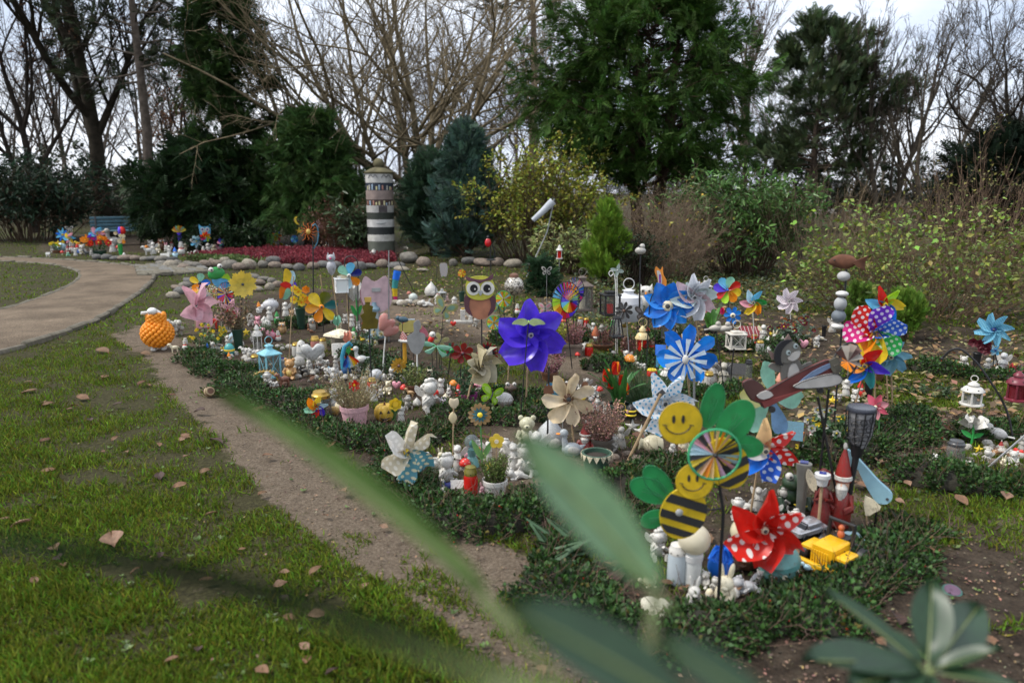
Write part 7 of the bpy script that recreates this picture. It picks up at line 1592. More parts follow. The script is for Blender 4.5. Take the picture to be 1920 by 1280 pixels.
pinwheel('pastel pinwheel with pink, blue and orange arms', 1415,655,1411,566,23,6,['sky', 'green', 'orange', 'yellow', 'pink', 'ice'], 'curl', 'white', 'cream'); D_PK = dots((.78,.72,.74),(.25,.08,.2),70,.22)
pinwheel('white pinwheel speckled with dark dots in front of the shrubs', 1484,640,1482,564,22,7,[D_PK], 'curl', 'white', 'white'); lantern('white square lantern with crossed bars and round handle', 1376,653,612,33,(.62,.58,.5), cross=True, roof='flat', hang=700); crook('thin black rod below the white square lantern', 1370,735,[(1372,690),(1376,655)], 'black', .005, 'lantern_rod', 'garden stake')
t = Thing('wooden_bird', 'two weathered wooden birds on a thin rod', 'bird ornament', 1362,745); u = t.u; x, z = t.up(1344,616); t.add('rod', tube([(0,0,-.05),(x, 0, z)],.004), mt('black'))
for dx in (0,17): t.add('bird', [tr(ell((0,0,0),(13*u, 6*u, 6*u)),(x + dx * u, 0, z),(0,-.2,0)), ell((x + dx * u + 4*u, 0, z + 8*u),5*u), tr(box((0,0,0),(14*u, 5*u, 2*u)),(x + dx * u - 14*u, 0, z - 3*u),(0,-.25,0))], pt((.40,.37,.31)))
t = Thing('red_tulips', 'red tulips drooping from a dark pot at the shrubs', 'potted plant', 1332,628); u = t.u; pot(t, 30,16, 'black')
for px, py in ((1323,566),(1333,574),(1328,580),(1353,582)): x, z = t.up(px, py); stake(t, x, z, 'green', .004); tulip(t, x, 0, z - 6*u, 12*u, 'red', 'magenta')
for i in range(9): leafblade(t, random.uniform(-.04,.04),0,12*u, random.uniform(28,48)*u, 10*u, random.uniform(0,6.28), random.uniform(.1,.7),(.13,.34,.07))
# ---------------- cluster of stone angels before the lower blue flower
rows = [('angel', 'brown-winged stone angel under the wooden birds', 1335,722,50, 'stone', (.2,.14,.1)),('angel', 'grey angel right of the brown-winged one', 1355,724,46,(.4,.37,.3), 'stone'),('cherub', 'white rounded angel behind the grey pair', 1318,728,34, 'white', 'white'),('house', 'black-roofed little lantern house behind the plane wing', 1378,722,42,(.5,.46,.38), 'black'),('bunny', 'pale rabbit at the hedge below the stone angels', 1348,738,22, 'cream', 'cream'),('shell', 'white ball stone left of the stone angels', 1312,735,20, 'white', 'white'),('hedgehog', 'small mottled hedgehog right of the stone angels', 1398,738,16, 'stone', 'brown')]
for k, l, x, y, h, A, B in rows: fig(k, l, x, y, h, A, B, random.uniform(-.4,.4))
round_lantern('white round lantern with silver lid under the lower blue flower', 1250,728,684,28, 'white'); candle('white grave candle beside the brown-winged angel', 1328,732,36,18, 'white', 'gold'); candle('glass grave light with black lid left of the stone angels', 1316,722,36,20, 'clear', 'black'); candle('tall dark grave lamp in front of the square lantern', 1402,712,38,15, 'clear', 'black')
candle('red and yellow drum-shaped candle at the hedge', 1222,705,14,20, 'red', 'yellow'); candle('red grave candle behind the rainbow wheel', 1099,612,16,11, 'red', 'gold'); candle('white grave candle left of the red one behind the rainbow wheel', 1088,612,18,10, 'white', 'gold'); candle('red glass candle by the checked cloth', 1414,640,13,11, 'red', 'gold'); candle('red glass candle right of the cream round lantern', 1222,668,28,12, 'red', 'brown')
fig('house', 'sky blue miniature telephone box right of the cream lantern', 1238,688,42, 'sky', 'blue', w=.6); fig('star', 'yellow sunflower-faced owl on a thin stick', 1243,690,20, 'yellow', 'brown'); fig('mushroom', 'red toadstool by the trough below the rainbow wheel', 1083,672,12, 'red', 'red'); fig('star', 'brown wooden star leaning on the trough', 1044,674,20, 'brown', 'rust'); fig('hedgehog', 'white bristly hedgehog right of the trough', 1098,662,22, 'white', 'white'); fig('bird', 'black and white bird below the slim black lantern', 1150,668,18, 'black', 'white'); fig('plaque', 'white open book plaque below the slim black lantern', 1138,682,12, 'white', 'white', w=1.6); fig('gnome', 'mossy green gnome left of the slim black lantern', 1116,652,40,(.09,.12,.02),(.4,.1,.03)); fig('mushroom', 'orange-yellow flame flower ornament beside the tulips', 1180,690,26, 'orange', 'yellow')
t = Thing('planting_trough', 'grey wooden trough with pink heather below the rainbow wheel', 'planter', 1060,668); u = t.u; t.add('trough', [box((0,0,12*u),(62*u, 26*u, 24*u),.01)], mat((.14,.11,.085),.9,.35,14, bump=.4)); t.add('rim', [box((0,-13*u, 23*u),(66*u, 3*u, 4*u))], mat((.18,.14,.11),.9,.35,14))
for q, (dx, c) in enumerate(((-14,(.40,.42,.05)),(16,(.42,.2,.2)))):
 a, b = heather_geo(60,48*u, .3, c, .016,22,.05)
 for nm, me in (('stalks', a),('heather_tuft', b)): o = link(nm, me, t.o); o.location = (dx * u, 0,22*u)
for x, y, l in ((1130,655, 'low pot of dark heather under the black frame lantern'),(1185,668, 'low pot of brownish heather left of the cream lantern')): potted(l, x, y, 44,12, 'brown', ph=34, col=(.18,.06,.06), n=60, spread=.9, per=18, leaf=.014)
potted('purple heather pot behind the violet pinwheel petals', 1075,652,34,14, 'brown', ph=34, col=(.34,.16,.18), n=50, spread=.5, per=18)
# ---------------- right-hand plots
MP = [D_PUR, D_BLUE, D_GRN, 'yellow', 'orange', D_MAG, D_RED, D_RED]
pinwheel('large multicoloured polka dot pinwheel on a bamboo stick', 1640,790,1645,624,54,7, MP, 'wide', 'wood', 'gold', rot0=.15, wid=.8, sr=.006, hubr=.12); pinwheel('plain rainbow pinwheel just above the polka dot one', 1668,780,1657,570,32,6,['lime', 'yellow', 'blue', 'orange', 'sky', 'red'], 'curl', 'wood', 'yellow', rot0=.3)
pinwheel('yellow, red and blue pinwheel left below the polka dot one', 1590,800,1619,680,38,6,['red', 'violet', 'teal', 'blue', 'orange', 'yellow'], 'curl', 'wood', 'gold', rot0=.3); pinwheel('pale blue butterfly pinwheel behind the polka dot one', 1676,790,1672,668,32,7,[(.16,.36,.48),(.22,.46,.58)], 'curl', 'wood', 'cream', sr=.006)
pinwheel('light blue dotted pinwheel at the picture edge', 1862,705,1868,617,29,8,[dots((.15,.42,.58),(.3,.62,.75),60,.25)], 'curl', 'black', 'navy', wid=.5); pinwheel('tiny light blue pinwheel under the larger one at the edge', 1876,705,1868,656,10,6,['sky', 'ice'], 'curl', 'black', 'navy')
pinwheel('pink lily-shaped flower above the hedge', 1650,828,1650,762,25,7,[(.62,.10,.16),(.7,.3,.34)], 'point', 'green', 'cream', wid=.5, hubr=.14)
crook('dark iron shepherd hook at the picture edge', 1905,830,[(1895,770),(1868,705),(1852,680),(1838,668),(1825,672),(1812,690)], 'black', .007)
round_lantern('white tilted lantern hanging from the iron hook', 1812,758,714,40, 'white', hang=830, ringy=True); round_lantern('dark red metal lantern at the picture edge', 1893,750,695,38,(.17,.02,.035), 'maroon', hang=830)
t = Thing('metal_rod', 'slanting silver rod over the white pebble plot', 'rod', 1838,878); x, z = t.up(1935,755); t.add('rod', tube([(0,0,-.04),(x, .0, z)],.006), mat((.5,.5,.5),.35,.1,9, metal=.5)); t.add('tip', ell((x, 0, z),.01,8,6), mt('grey'))
candle('clear grave candle with dark metal lid in the pebble plot', 1789,868,44,32, 'clear', 'dkgrey'); fig('egg', 'white oval stone beside the clear grave candle', 1752,868,18, 'white', 'white', w=1.5)
for i in range(34): x, y = random.uniform(1805,1918), random.uniform(838,885); stone('pale pebble in the white pebble plot at the edge', x, y, random.uniform(9,20), random.uniform(7,13), random.choice((5,5,5,3,2)), 'pebbles of the edge plot', name='pebble')
fig('bird', 'white stork-like bird above the pebble plot', 1868,830,44, 'white', 'silver', .3); fig('rose', 'white rose at the corner of the pebble plot', 1820,838,62, 'white', 'white'); fig('bear', 'white teddy in the pebble plot', 1898,872,30, 'white', 'white'); fig('santa', 'tiny red-coated gnome in the pebble plot', 1875,850,24, 'red', 'red'); fig('mushroom', 'brown toadstool in the pebble plot', 1864,860,18,(.3,.15,.06), 'brown'); fig('bear', 'white bear figurine under the pale blue pinwheel at the edge', 1805,692,26, 'white', 'cream'); fig('angel', 'silver angel beside the tiny light blue pinwheel', 1878,700,40, 'silver', 'white'); candle('dark red candle beside the white bear at the edge', 1788,692,16,16, 'maroon', 'gold')
t = cone_vase('black grave vase with dark red flowers at the edge', 1828,702,42,16, c='black')
for i in range(5): bloom(t, random.uniform(-.06,.06),0, t.h + random.uniform(.02,.1),.05,(.12,.01,.02),6, None)
cone_vase('black grave vase below the rainbow pinwheels', 1628,742,40,20, c='black')
flower_bowl('white pansies in a bowl left of the pink lily', 1560,845,60,18, 'dkgreen', ['white', 'white', 'yellow'],16,66,(.05,.11,.04),700,.028,1.0); flower_bowl('pale primroses beneath the plane propeller', 1600,815,44,14, 'dkgreen', ['white', 'cream'],9,46,(.06,.13,.05),400,.022,1.0)
for k, l, x, y, h, A, B in (('bear', 'orange bear figure among the pansies', 1500,832,24, 'orange', 'cream'),('bunny', 'white rabbit among the pansies', 1520,828,22, 'white', 'pink'),('duck', 'yellow duck in front of the pansies', 1530,838,18, 'yellow', 'white'),('gnome', 'small blue gnome right of the torch basket', 1636,838,24, 'blue', 'white'),('gnome', 'tiny gnome with a white cap above the santa gnome', 1560,838,32, 'palepink', 'white'),('shell', 'white stone next to the birdhouse lantern', 1512,842,14, 'white', 'white')): fig(k, l, x, y, h, A, B)
rows = [('bunny', 'white rabbit in the plot behind the square lantern', 1452,645,26),('angel', 'pale stone angel behind the checked cloth', 1430,640,32),('shell', 'white stone heap left of the leafy grave', 1440,650,20),('cherub', 'white cherub in front of the leafy grave', 1468,652,22),('bear', 'cream bear right of the leafy grave cherub', 1490,650,24),('bird', 'white bird on the soil below the pebble rod', 1540,640,14)]
for k, l, x, y, h in rows: fig(k, l, x, y, h, 'white', 'cream')
flower_bowl('winter grave bouquet with dark red leaves behind the cat pilot', 1480,648,60,10, 'brown', [(.2,.02,.03),(.45,.12,.05),(.25,.03,.06)],16,50,(.14,.19,.13),700,.035,1.3)
t = Thing('checked_cloth', 'dark red checked cloth spread behind the white lantern', 'cloth', 1410,634); u = t.u; t.add('cloth', tr(jitter(box((0,0,0),(46*u, 36*u, 3*u),.003),.012,14),(0,0,12*u),(.35,0,.2)), mat((.16,.015,.02),.9,.2,9))
for i in range(7): t.add('check_line', tr(box((-20*u + i * 6.7*u, 0,2.2*u),(1*u, 35*u, .6*u)),(0,0,12*u),(.35,0,.2)), mt((.45,.35,.32)))
cone_vase('slim black vase before the leafy slope', 1544,632,22,10, c='black')
t = Thing('wooden_cross', 'dark wooden cross on the far grave beyond the reeds', 'grave cross', 1500,486); _, z = t.up(1500,428); u = t.u; m = mat((.05,.036,.026),.9,.3,9); t.add('upright', box((0,0, z / 2),(8*u, .07, z),.01), m); t.add('crossbar', box((0,-.01, t.up(1500,446)[1]),(38*u, .06,6*u),.01), m)
t = Thing('garden_shed', 'pale grey far building glimpsed through the bare twigs', 'building', at=(height_at(1545,430,58)[0],58)); t.add('wall', box((0,0,.9),(2.4,3,1.8)), mat((.5,.5,.48),.8,.1,2)); t.add('roof', [tr(box((0,0,0),(2.8,2.0,.12)),(0,-.85,2.1),(.35,0,0)), tr(box((0,0,0),(2.8,2.0,.12)),(0,.85,2.1),(-.35,0,0))], mt('dkgrey'))
for q in (-.6,.6): w_ = t.add('window', box((q, -1.52,1.1),(.9,.06,.9)), mt('dkgrey', .2)); t.add('frame', box((q, -1.54,.6),(1.0,.08,.08)), mt('white'), w_)
# ---------------- plots on the left, from the orange lamb to the pink pot
t = Thing('woolly_lamb', 'white lamb figure in an orange bobble fleece beside the dirt track', 'lamb figure', 298,655); u = t.u; V_ = []
wm, om = cer((.72,.70,.66)), mat((.80,.27,.012),.6,.25,20)
t.add('body', [ell((0,0,33*u),(22*u, 20*u, 22*u)), ell((-1*u, 0,62*u),(14*u, 12*u, 14*u)), ell((-5*u, -8*u, 74*u),(9*u, 9*u, 7*u)), tube([(-14*u, 0,70*u),(-24*u, -2*u, 71*u)],[4*u, 3*u]), tube([(8*u, -4*u, 12*u),(9*u, -4*u, 0)],5*u), tube([(-8*u, -4*u, 12*u),(-9*u, -4*u, 0)],5*u)], wm)
bob = mesh_py('fleece_bobble', [jitter(ell((0,0,0),4.2*u, 8,6),.002,90)], om)
for k in range(150):
 f = (k + .5)/150; zz_ = 1 - 2*f; a = k * 2.39996; q = math.sqrt(max(0,1 - zz_ * zz_))
 o = link('fleece_bobble', bob, t.o); o.location = (26*u * q * math.cos(a),24*u * q * math.sin(a),(31 + 24*zz_)*u)
for k in range(46):
 a = k * 2.39996; f = k / 46; o = link('fleece_bobble', bob, t.o); o.location = (14*u * math.cos(a),13*u * math.sin(a),(52 + 16*f)*u)
fig('sheep', 'grey-white lamb lying behind the orange bobble lamb', 330,630,36,(.45,.44,.38), 'white', .8)
fig('dog', 'tiny yellowish stone dog right of the orange lamb', 328,660,18, 'cream', 'cream'); fig('snowman', 'small white snow figure right of the stone dog', 349,658,24, 'white', 'white')
PKF = [(.74,.42,.48),(.78,.5,.56)]
pinwheel('big pale pink pinwheel seen side-on behind the lamb', 385,632,346,566,42,5, PKF, 'curl', 'wood', 'white', face=.95, wid=.8, sr=.007); pinwheel('pink windmill with red tail behind the yellow flowers', 362,652,400,592,26,5, PKF + [(.6,.06,.1)], 'curl', 'wood', 'red', face=.5, wid=.8)
t = Thing('globe_ball', 'yellow and blue globe ball between pink pinwheel and confetti bush', 'ball', 366,620); u = t.u; x, z = t.up(366,556); stake(t, x, z, 'wood', .008); g_ = t.add('ball', ell((x, 0, z),14.5*u, 18,14), mat((.72,.45,.04),.35,.2,9)); t.add('blue_patch', [tr(ell((0,0,0),(6*u, 2*u, 5*u)),(x + a * u, -13*u, z + b * u),(.3,0,0)) for a, b in ((4,-6),(-5,3))], pt((.2,.45,.55)), g_)
t = Thing('frog_windmill', 'green frog windmill with goggle eyes and blue jacket', 'windmill', 408,622); u = t.u; stake(t, *t.up(408,530), 'black', .005); O = (405,513)
hd = t.add('head', pillow([(t.up(405,513)[0] + a * u, t.up(405,513)[1] + b * u) for a, b in ((-15,0),(-9,10),(4,12),(14,5),(13,-6),(0,-11),(-12,-9))],.03), fl((.05,.42,.1)))
for ex, ey in ((396,505),(410,499)): x, z = t.up(ex, ey); t.add('eye', ell((x, -.03, z),4.6*u, 12,8), mt('white'), hd); t.add('pupil', ell((x + u, -.03 - 4*u, z),1.6*u, 8,6), mt('black'), hd)
cutout(t, 'jacket', [(396,524),(410,522),(424,516),(428,532),(422,540),(404,538)], O, fl('sky'),.0,.01); cutout(t, 'collar', [(412,520),(424,514),(430,530),(422,524)], O, fl('lime'),-.012,.006)
pinwheel('petal spinner in mint, blue and yellow left of the frog', 384,622,377,530,19,5,['mint', 'blue', 'violet', 'orange', 'yellow'], 'petal', 'black', 'black', wid=.62)
windwheel('narrow rainbow wheel below the green frog', 424,622,419,551,22,['red', 'violet', 'yellow', 'navy', 'orange', 'ice', 'red', 'magenta'],24, face=.85)
t = Thing('confetti_bush', 'round bush of white, red and yellow confetti blossoms', 'flowers', 396,622); u = t.u; x, z = t.up(395,552); stake(t, x, z, 'black', .004); n = 900
d = unit(RNG.normal(0,1,(n, 3)))*RNG.uniform(.4,1,(n, 1))*np.array([30,16,20])*u
V, F = scatter(LEAF_V, LEAF_F, d + np.array([x, 0, z]), rand_rot(n, 1), RNG.uniform(.012,.024, n)); tc = np.array([(.8,.78,.7),(.8,.78,.7),(.65,.06,.04),(.3,.45,.2),(.8,.6,.1)])[RNG.integers(0,5, n)]
link('blossoms', mesh_np('blossoms', V, F, mat((1,1,1),.6,.05,5, trans=.2, tint=True), np.repeat(tc, 5,0)), t.o, kind='stuff')
for k in range(40): pass
t = Thing('ball_dandelion', 'white puff-ball flower with green heart beside the globe', 'flower ornament', 386,625); u = t.u; x, z = t.up(385,554); stake(t, x, z, 'green', .003); blades(t, x, z, 9*u, 14,['white'], 'petal', -.02, wid=.3); t.add('heart', ell((x, -.03, z),2.6*u, 8,6), pt(K['teal']))
t = Thing('daisy_windmill', 'big bright yellow daisy windmill on a black stake', 'windmill', 448,655); u = t.u; x, z = t.up(453,533); stake(t, x, z, 'black', .006)
pts = [(0,0),(-.16,.3),(-.27,.62),(-.2,.68),(-.22,.82),(-.11,.84),(-.04,1.0),(.06,.86),(.15,.92),(.16,.76),(.25,.74),(.22,.58),(.15,.3)]
for i in range(10): t.add('petal', tr(plate([(a * 27*u, b * 27*u) for a, b in pts],.003,0,2),(x, -.02 - .004*(i % 2), z),(.1, i * .628,0)), fl((.86,.66,.10)), smooth=False)
t.add('hub', ell((x, -.035, z),2.6*u, 10,8), mt('dkgrey'))
t = cone_vase('dark green vase of dried brown flowers below the yellow daisy', 448,658,42,22); P, Rd = stalks(70,60*t.u, .75,.0022,.1,1,.03); P[..., 2] += t.h * .9; link('stalks', mesh_np('stalks', *_vf(tubes(P, Rd, 3)), mat((.12,.1,.05),.9,.3,9)), t.o)
n = 420; i = RNG.integers(0,70, n); V, F = scatter(LEAF_V, LEAF_F, P[i, RNG.integers(2,6, n)] + RNG.normal(0,.012,(n, 3)), rand_rot(n, 1), RNG.uniform(.02,.045, n)); link('dried_blooms', mesh_np('dried_blooms', V, F, mat((.17,.115,.06),.85,.3,9, tint=True), tints(n, 5,.4,1.8,.2)), t.o, kind='stuff')
flower_bowl('bunch of bright yellow flowers right of the lamb', 396,662,46,16, 'white', ['yellow'],22,40,(.07,.13,.04),320,.02,1.0)
fig('heart', 'maroon heart sign over the red and pink figures', 400,588,14, 'maroon', 'maroon', z=.35) if False else None
fig('dog', 'red and white toy behind the yellow flowers', 398,616,28, 'red', 'maroon'); round_lantern('clear glass jar lantern with bronze lid behind the yellow flowers', 424,622,584,18,(.4,.36,.28), ringy=False)
lantern('pale blue metal lantern with square roof', 508,708,641,34,(.22,.50,.58), cross=True, hang=None, face=.45); round_lantern('white glass lighthouse lantern left of the pale blue one', 484,658,608,20, 'white', ringy=False)
t = Thing('gear_arch', 'toothed golden arch in front of the pale blue lantern', 'garden ornament', 496,716); u = t.u; t.add('arch', tube([(25*u * math.cos(q),0,20*u * math.sin(q)) for q in np.linspace(0,3.14,18)],2.4*u, 6), pt((.4,.25,.05)))
for q in np.linspace(.1,3.04,15): t.add('tooth', tube([(25*u * math.cos(q),0,20*u * math.sin(q)),(31*u * math.cos(q),0,25*u * math.sin(q))],[2*u, .8*u],5), pt((.45,.29,.06)))
t = Thing('solar_light', 'grey plastic solar light right of the pale blue lantern', 'solar light', 531,705); u = t.u; _, z = t.up(531,672); t.add('lamp', lathe([(3*u, 0),(5*u, z * .4),(8*u, z * .85),(10*u, z * .87),(10*u, z * .98),(8*u, z)],16), mt('grey')); t.add('panel', box((0,0, z + .003),(9*u, 9*u, .004)), mt('navy', .2))
LF = [('bear', 'golden-brown teddy bear beside the pale blue lantern', 545,710,40,(.48,.26,.09),(.6,.42,.12)),('ghost', 'white ghost-like figure right of the teddy bear', 566,672,34, 'white', 'grey'),('horse', 'brown pony at the foot of the golden arch', 534,726,26,(.20,.08,.05), 'brown'),('cherub', 'curly white angel under the golden arch', 502,724,28, 'white', 'white'),('sheep', 'white lamb left of the brown pony', 516,728,16, 'white', 'white'),
      ('gnome', 'tiny blue gnome left of the egg figures', 391,664,22, 'white', 'blue'),('owl', 'white owl-like figure beside the tiny blue gnome', 402,664,24, 'white', 'white'),('egg', 'teal-topped egg figure with yellow scarf', 431,668,24, 'teal', 'yellow'),('gnome', 'orange-capped gnome in front of the teal egg', 430,678,18,(.5,.25,.15), 'orange'),('bunny', 'white rabbit left of the teal egg', 418,668,18, 'white', 'yellow'),('angel', 'white angel behind the teal egg', 428,650,22, 'white', 'white'),('shell', 'pale blue fish-shaped stone at the vase foot', 438,644,24, 'ice', 'white'),('bunny', 'white rabbit leaning on the dark green vase', 452,652,26, 'white', 'white'),
      ('sheep', 'white lamb in front of the lighthouse lantern', 462,668,20, 'white', 'white'),('sheep', 'second white lamb nearer the pale blue lantern', 480,672,20, 'white', 'stone'),('bird', 'pink flamingo neck figure behind the pale blue lantern', 506,640,32, 'pink', 'pink'),('ball', 'white ball beside the flamingo', 500,618,18, 'white', 'stone'),('snowman', 'white snow figure left of the ghost', 522,640,20, 'white', 'white'),('star', 'pink and yellow little windmill star above the pale blue lantern', 512,640,22, 'magenta', 'yellow'),('hedgehog', 'silver pineapple ball with spiky leaves', 508,582,24,(.55,.55,.56), 'silver'),('owl', 'pug-faced mug by the green vase', 586,622,26,(.35,.33,.28), 'brown'),('bird', 'round robin in front of the pug mug', 584,626,12,(.2,.08,.04), 'brown'),('gnome', 'fox gnome standing on the soil left of the daffodils', 486,586,20, 'white', 'orange'),
      ('cherub', 'white cherub below the wire heart stand', 600,690,26, 'white', 'white'),('bunny', 'white rabbit right of the ghost', 580,692,24, 'white', 'white'),('turtle', 'pale grey pillow-shaped stone below the ghost', 560,688,22,(.5,.48,.42), 'stone'),('dog', 'black and white dog on the white stones', 570,704,18, 'black', 'white'),('shell', 'grey conical gnome stone right of the wire heart', 599,672,24, 'stone', 'white'),('sheep', 'small brown and white lamb on the leaf litter', 615,704,18, 'white', 'brown'),('angel', 'small white angel behind the pink pot', 626,718,30, 'white', 'silver'),('dog', 'white dog curled behind the pink pot', 640,706,16, 'white', 'white'),('sleeping', 'white resting lamb right of the peacock', 686,702,18, 'white', 'white'),('ball', 'silver striped shell ball at the thin black rod', 706,716,24,(.45,.46,.47), 'silver'),('duck', 'pale goose behind the peacock goose', 678,684,36,(.5,.52,.5), 'white'),
      ('pig', 'golden pig in front of the pink pot', 626,780,22,(.45,.28,.07), 'tan'),('bunny', 'small white rabbit beside the golden pig', 614,784,20, 'white', 'white'),('angel', 'silver fairy above the golden pig', 628,762,36, 'silver', 'silver'),('shell', 'cream shell between golden pig and pink pot', 640,772,28, 'cream', 'white'),('sheep', 'white lamb at the left of the paper windmill jar foot', 618,794,12, 'white', 'white'),('mushroom', 'flat cream fungus-shaped stone under the pink pot', 648,806,12, 'cream', 'cream'),('angel', 'white angel behind the jack-o-lantern', 752,790,30, 'white', 'white'),('cherub', 'purple-tinged cherub beside the wooden tag', 832,775,32,(.6,.52,.56), 'white')]
for k, l, x, y, h, A, B in LF: fig(k, l, x, y, h, A, B, random.uniform(-.4,.4))
t = Thing('wire_heart', 'grey stone heart on a stand of wires', 'heart', 586,700); u = t.u; x, z = t.up(586,658); t.add('heart', tr(pillow([(a * 42*u, (b - .55)*34*u) for a, b in HEART],8*u),(x, 0, z)), cer((.46,.46,.44)))
for dx in (-9,-5,0,5,9): t.add('wire', tube([(dx * 1.4*u, 0,-.02),(dx * u, 0, z - 8*u)],.0025,4), mt('grey'))
t = Thing('peacock_goose', 'turquoise goose with rainbow feather fan', 'bird ornament', 648,705); u = t.u; P = [(t.up(a, b)[0],0, t.up(a, b)[1]) for a, b in ((645,690),(642,668),(646,650),(655,643),(659,649))]
t.add('neck', tube(P, [6*u, 4*u, 4*u, 4*u, 3*u],8), pt((.03,.24,.36))); t.add('body', ell((t.up(649,694)[0],0, t.up(649,694)[1]),(9*u, 8*u, 11*u)), pt((.03,.10,.24)))
x, z = t.up(652,664)
for i in range(7): t.add('fan_feather', tr(petal(24*u, 6*u, PROF['round'],0,.1,.1),(x, -9*u, z),(0,2.2 + i * .22,0)), fl(['red', 'orange', 'yellow', 'white', 'sky', 'blue', 'navy'][i]))
t = Thing('lantern_box', 'wooden box lantern with pale roof right of the ghost', 'lantern', 638,660); u = t.u; t.add('box', box((0,0,16*u),(32*u, 24*u, 32*u),.004), pt((.35,.3,.22))); t.add('roof', lathe([(30*u, 32*u),(28*u, 36*u),(4*u, 44*u)],4), cer('cream'), smooth=False); t.add('door', box((0,-13*u, 15*u),(18*u, 3*u, 22*u)), pt((.16,.14,.1)))
fig('plaque', 'white blank memorial board in front of the box lantern', 638,668,24, 'white', 'white', w=1.2); candle('red-glass grave light with gold rim left of the box lantern', 592,668,38,17,(.5,.2,.16), 'gold'); candle('white grave candle with gold lid near the box lantern', 606,658,24,14, 'cream', 'gold')
t = cone_vase('dark green vase with yellow daffodils', 565,616,40,20); u = t.u
for dx, dz in ((-10,16),(-2,30),(6,20),(12,34),(-8,36),(3,10),(14,14)): stake(t, dx * u, t.h + dz * u, 'green', .003); bloom(t, dx * u, -.02, t.h + dz * u, 9*u, 'yellow' if dx < 8 else 'orange', 6, 'orange')
for q in range(8): leafblade(t, 0,0, t.h * .9,26*u, 5*u, q * .8,.3,(.13,.26,.05))
pinwheel('big yellow, olive and teal petal spinner behind the daffodils', 607,622,604,574,30,6,[(.12,.14,.01),(.02,.16,.16), 'yellow', 'orange', (.7,.3,.02), 'yellow'], 'petal', 'black', 'orange', wid=.6, rot0=.35)
t = Thing('butterfly_kite', 'rainbow nylon butterfly spinner on black wire', 'windmill', 524,615); u = t.u; stake(t, *t.up(526,570), 'black', .004); O = (535,535)
for nm, pts, c in (('wing', [(534,505),(546,514),(540,534),(530,538)], 'yellow'),('wing', [(524,534),(534,528),(544,534),(538,542)], 'red'),('wing', [(522,560),(524,538),(536,538),(532,552)], 'orange'),('wing', [(536,540),(543,548),(536,560),(528,560)], 'mint'),('wing', [(540,512),(550,510),(552,524),(542,536)], 'ice'),('wing', [(544,536),(552,530),(554,544),(548,546)], 'violet')): cutout(t, nm, pts, O, fl(c),-.004*(ord(c[0]) % 5),.003)
t.add('wire_frame', [tube([(t.up(a, b)[0],.01, t.up(a, b)[1]) for a, b in ((526,562),(534,504),(548,504),(554,524),(540,540),(552,556),(536,562))],.003,5)], mt('black'))
t = Thing('cat_stake', 'grey felt cat figure on a bamboo stick', 'cat ornament', 640,640); u = t.u; x, z = t.up(622,500); stake(t, x, z - .05, 'wood', .007); t.add('body', [lathe([(1*u, -16*u),(6*u, -10*u),(9*u, 0),(7*u, 8*u),(3*u, 11*u)],14,(x, 0, z)), ell((x, 0, z - 14*u + 30*u),(8*u, 7*u, 7*u))], cer((.36,.36,.38)))
for s in (-1,1): t.add('ear', lathe([(2.6*u, z + 20*u),(.2*u, z + 27*u)],8,(x + s * 5*u, 0,0)), cer((.36,.36,.38)))
t.add('nose', ell((x - u, -7*u, z + 16*u),1.8*u, 8,6), mt('magenta'))
lantern('white box lantern hanging from a black hook', 645,548,510,26,(.72,.72,.7), roof='flat', hang=640, glassa=.9, ringy=False, face=.1); crook('black shepherd hook holding the white box lantern', 671,635,[(671,560),(671,500),(666,484),(656,480),(648,486),(646,508)], 'black', .006)
pinwheel('blue, orange and violet spinner behind the white box lantern', 652,640,655,516,24,6,['sky', 'navy', 'orange', 'ice', 'cream', 'mint'], 'petal', 'black', 'white', wid=.62); fig('rose', 'white rose on a thin dark stem right of the white box lantern', 670,618,92, 'white', 'white', w=.4)
t = Thing('rainbow_windsock', 'rainbow fabric windsock hanging over the lawn', 'windsock', 742,560); u = t.u; Pq = [t.up(a, b) for a, b in ((745,508),(742,524),(740,540),(741,555),(742,566))]
for i, c in enumerate(('blue', 'teal', 'yellow', 'magenta')): t.add('fabric_band', tube([(Pq[i][0],0, Pq[i][1] - .001),(Pq[i + 1][0],0, Pq[i + 1][1])],[(7 - i)*u, (6.4 - i)*u],10, False), fl(c))
t.add('pole', tube([(.35,0,-.05),(Pq[0][0] - .02,0, Pq[0][1] + .25)],.006), mt('black'))
for l, x, by, hy, c in (('patchwork hand-shaped flag on a rod before the lawn', 832,566,505,(.62,.52,.42)), ): t = Thing('fabric_flag', l, 'flag', 815, by); xx, z = t.up(x, hy); stake(t, t.up(820, hy)[0], z + .05, 'black', .004); t.add('flag', plate([(xx + a * t.u, z + b * t.u) for a, b in ((-8,8),(-2,12),(6,10),(7,-4),(4,-14),(-2,-12),(-5,-14))],.004,0,2), dots(c, (.2,.35,.55),60,.3))
windwheel('yellow ribbon spinner near the dark green vase on the lawn edge', 868,570,866,512,8,['yellow', 'orange'],8); cone_vase('dark green grave vase left of the owl', 866,572,26,12)
for i, (k, l, x, y, h, A) in enumerate((('ball', 'pale glass ball on the white stones left of the owl', 775,566,16,(.5,.55,.5)),('shell', 'white pointed shell left of the owl', 809,556,28, 'white'),('sleeping', 'white reclining angel on the dirt edge', 800,574,14, 'white'),('cherub', 'white cherub right of the reclining angel', 820,570,18, 'white'),('mushroom', 'pale red toadstool left of the white pointed shell', 767,556,10,(.5,.15,.1)),('cherub', 'white cherub next to the dark vase left of the owl', 852,574,18, 'white'),('mushroom', 'coral-capped toadstool by the metal lantern', 822,562,12,(.6,.25,.18)),('bunny', 'pinkish rabbit behind the coral toadstool', 838,566,16,(.6,.4,.36)))): fig(k, l, x, y, h, A, A)
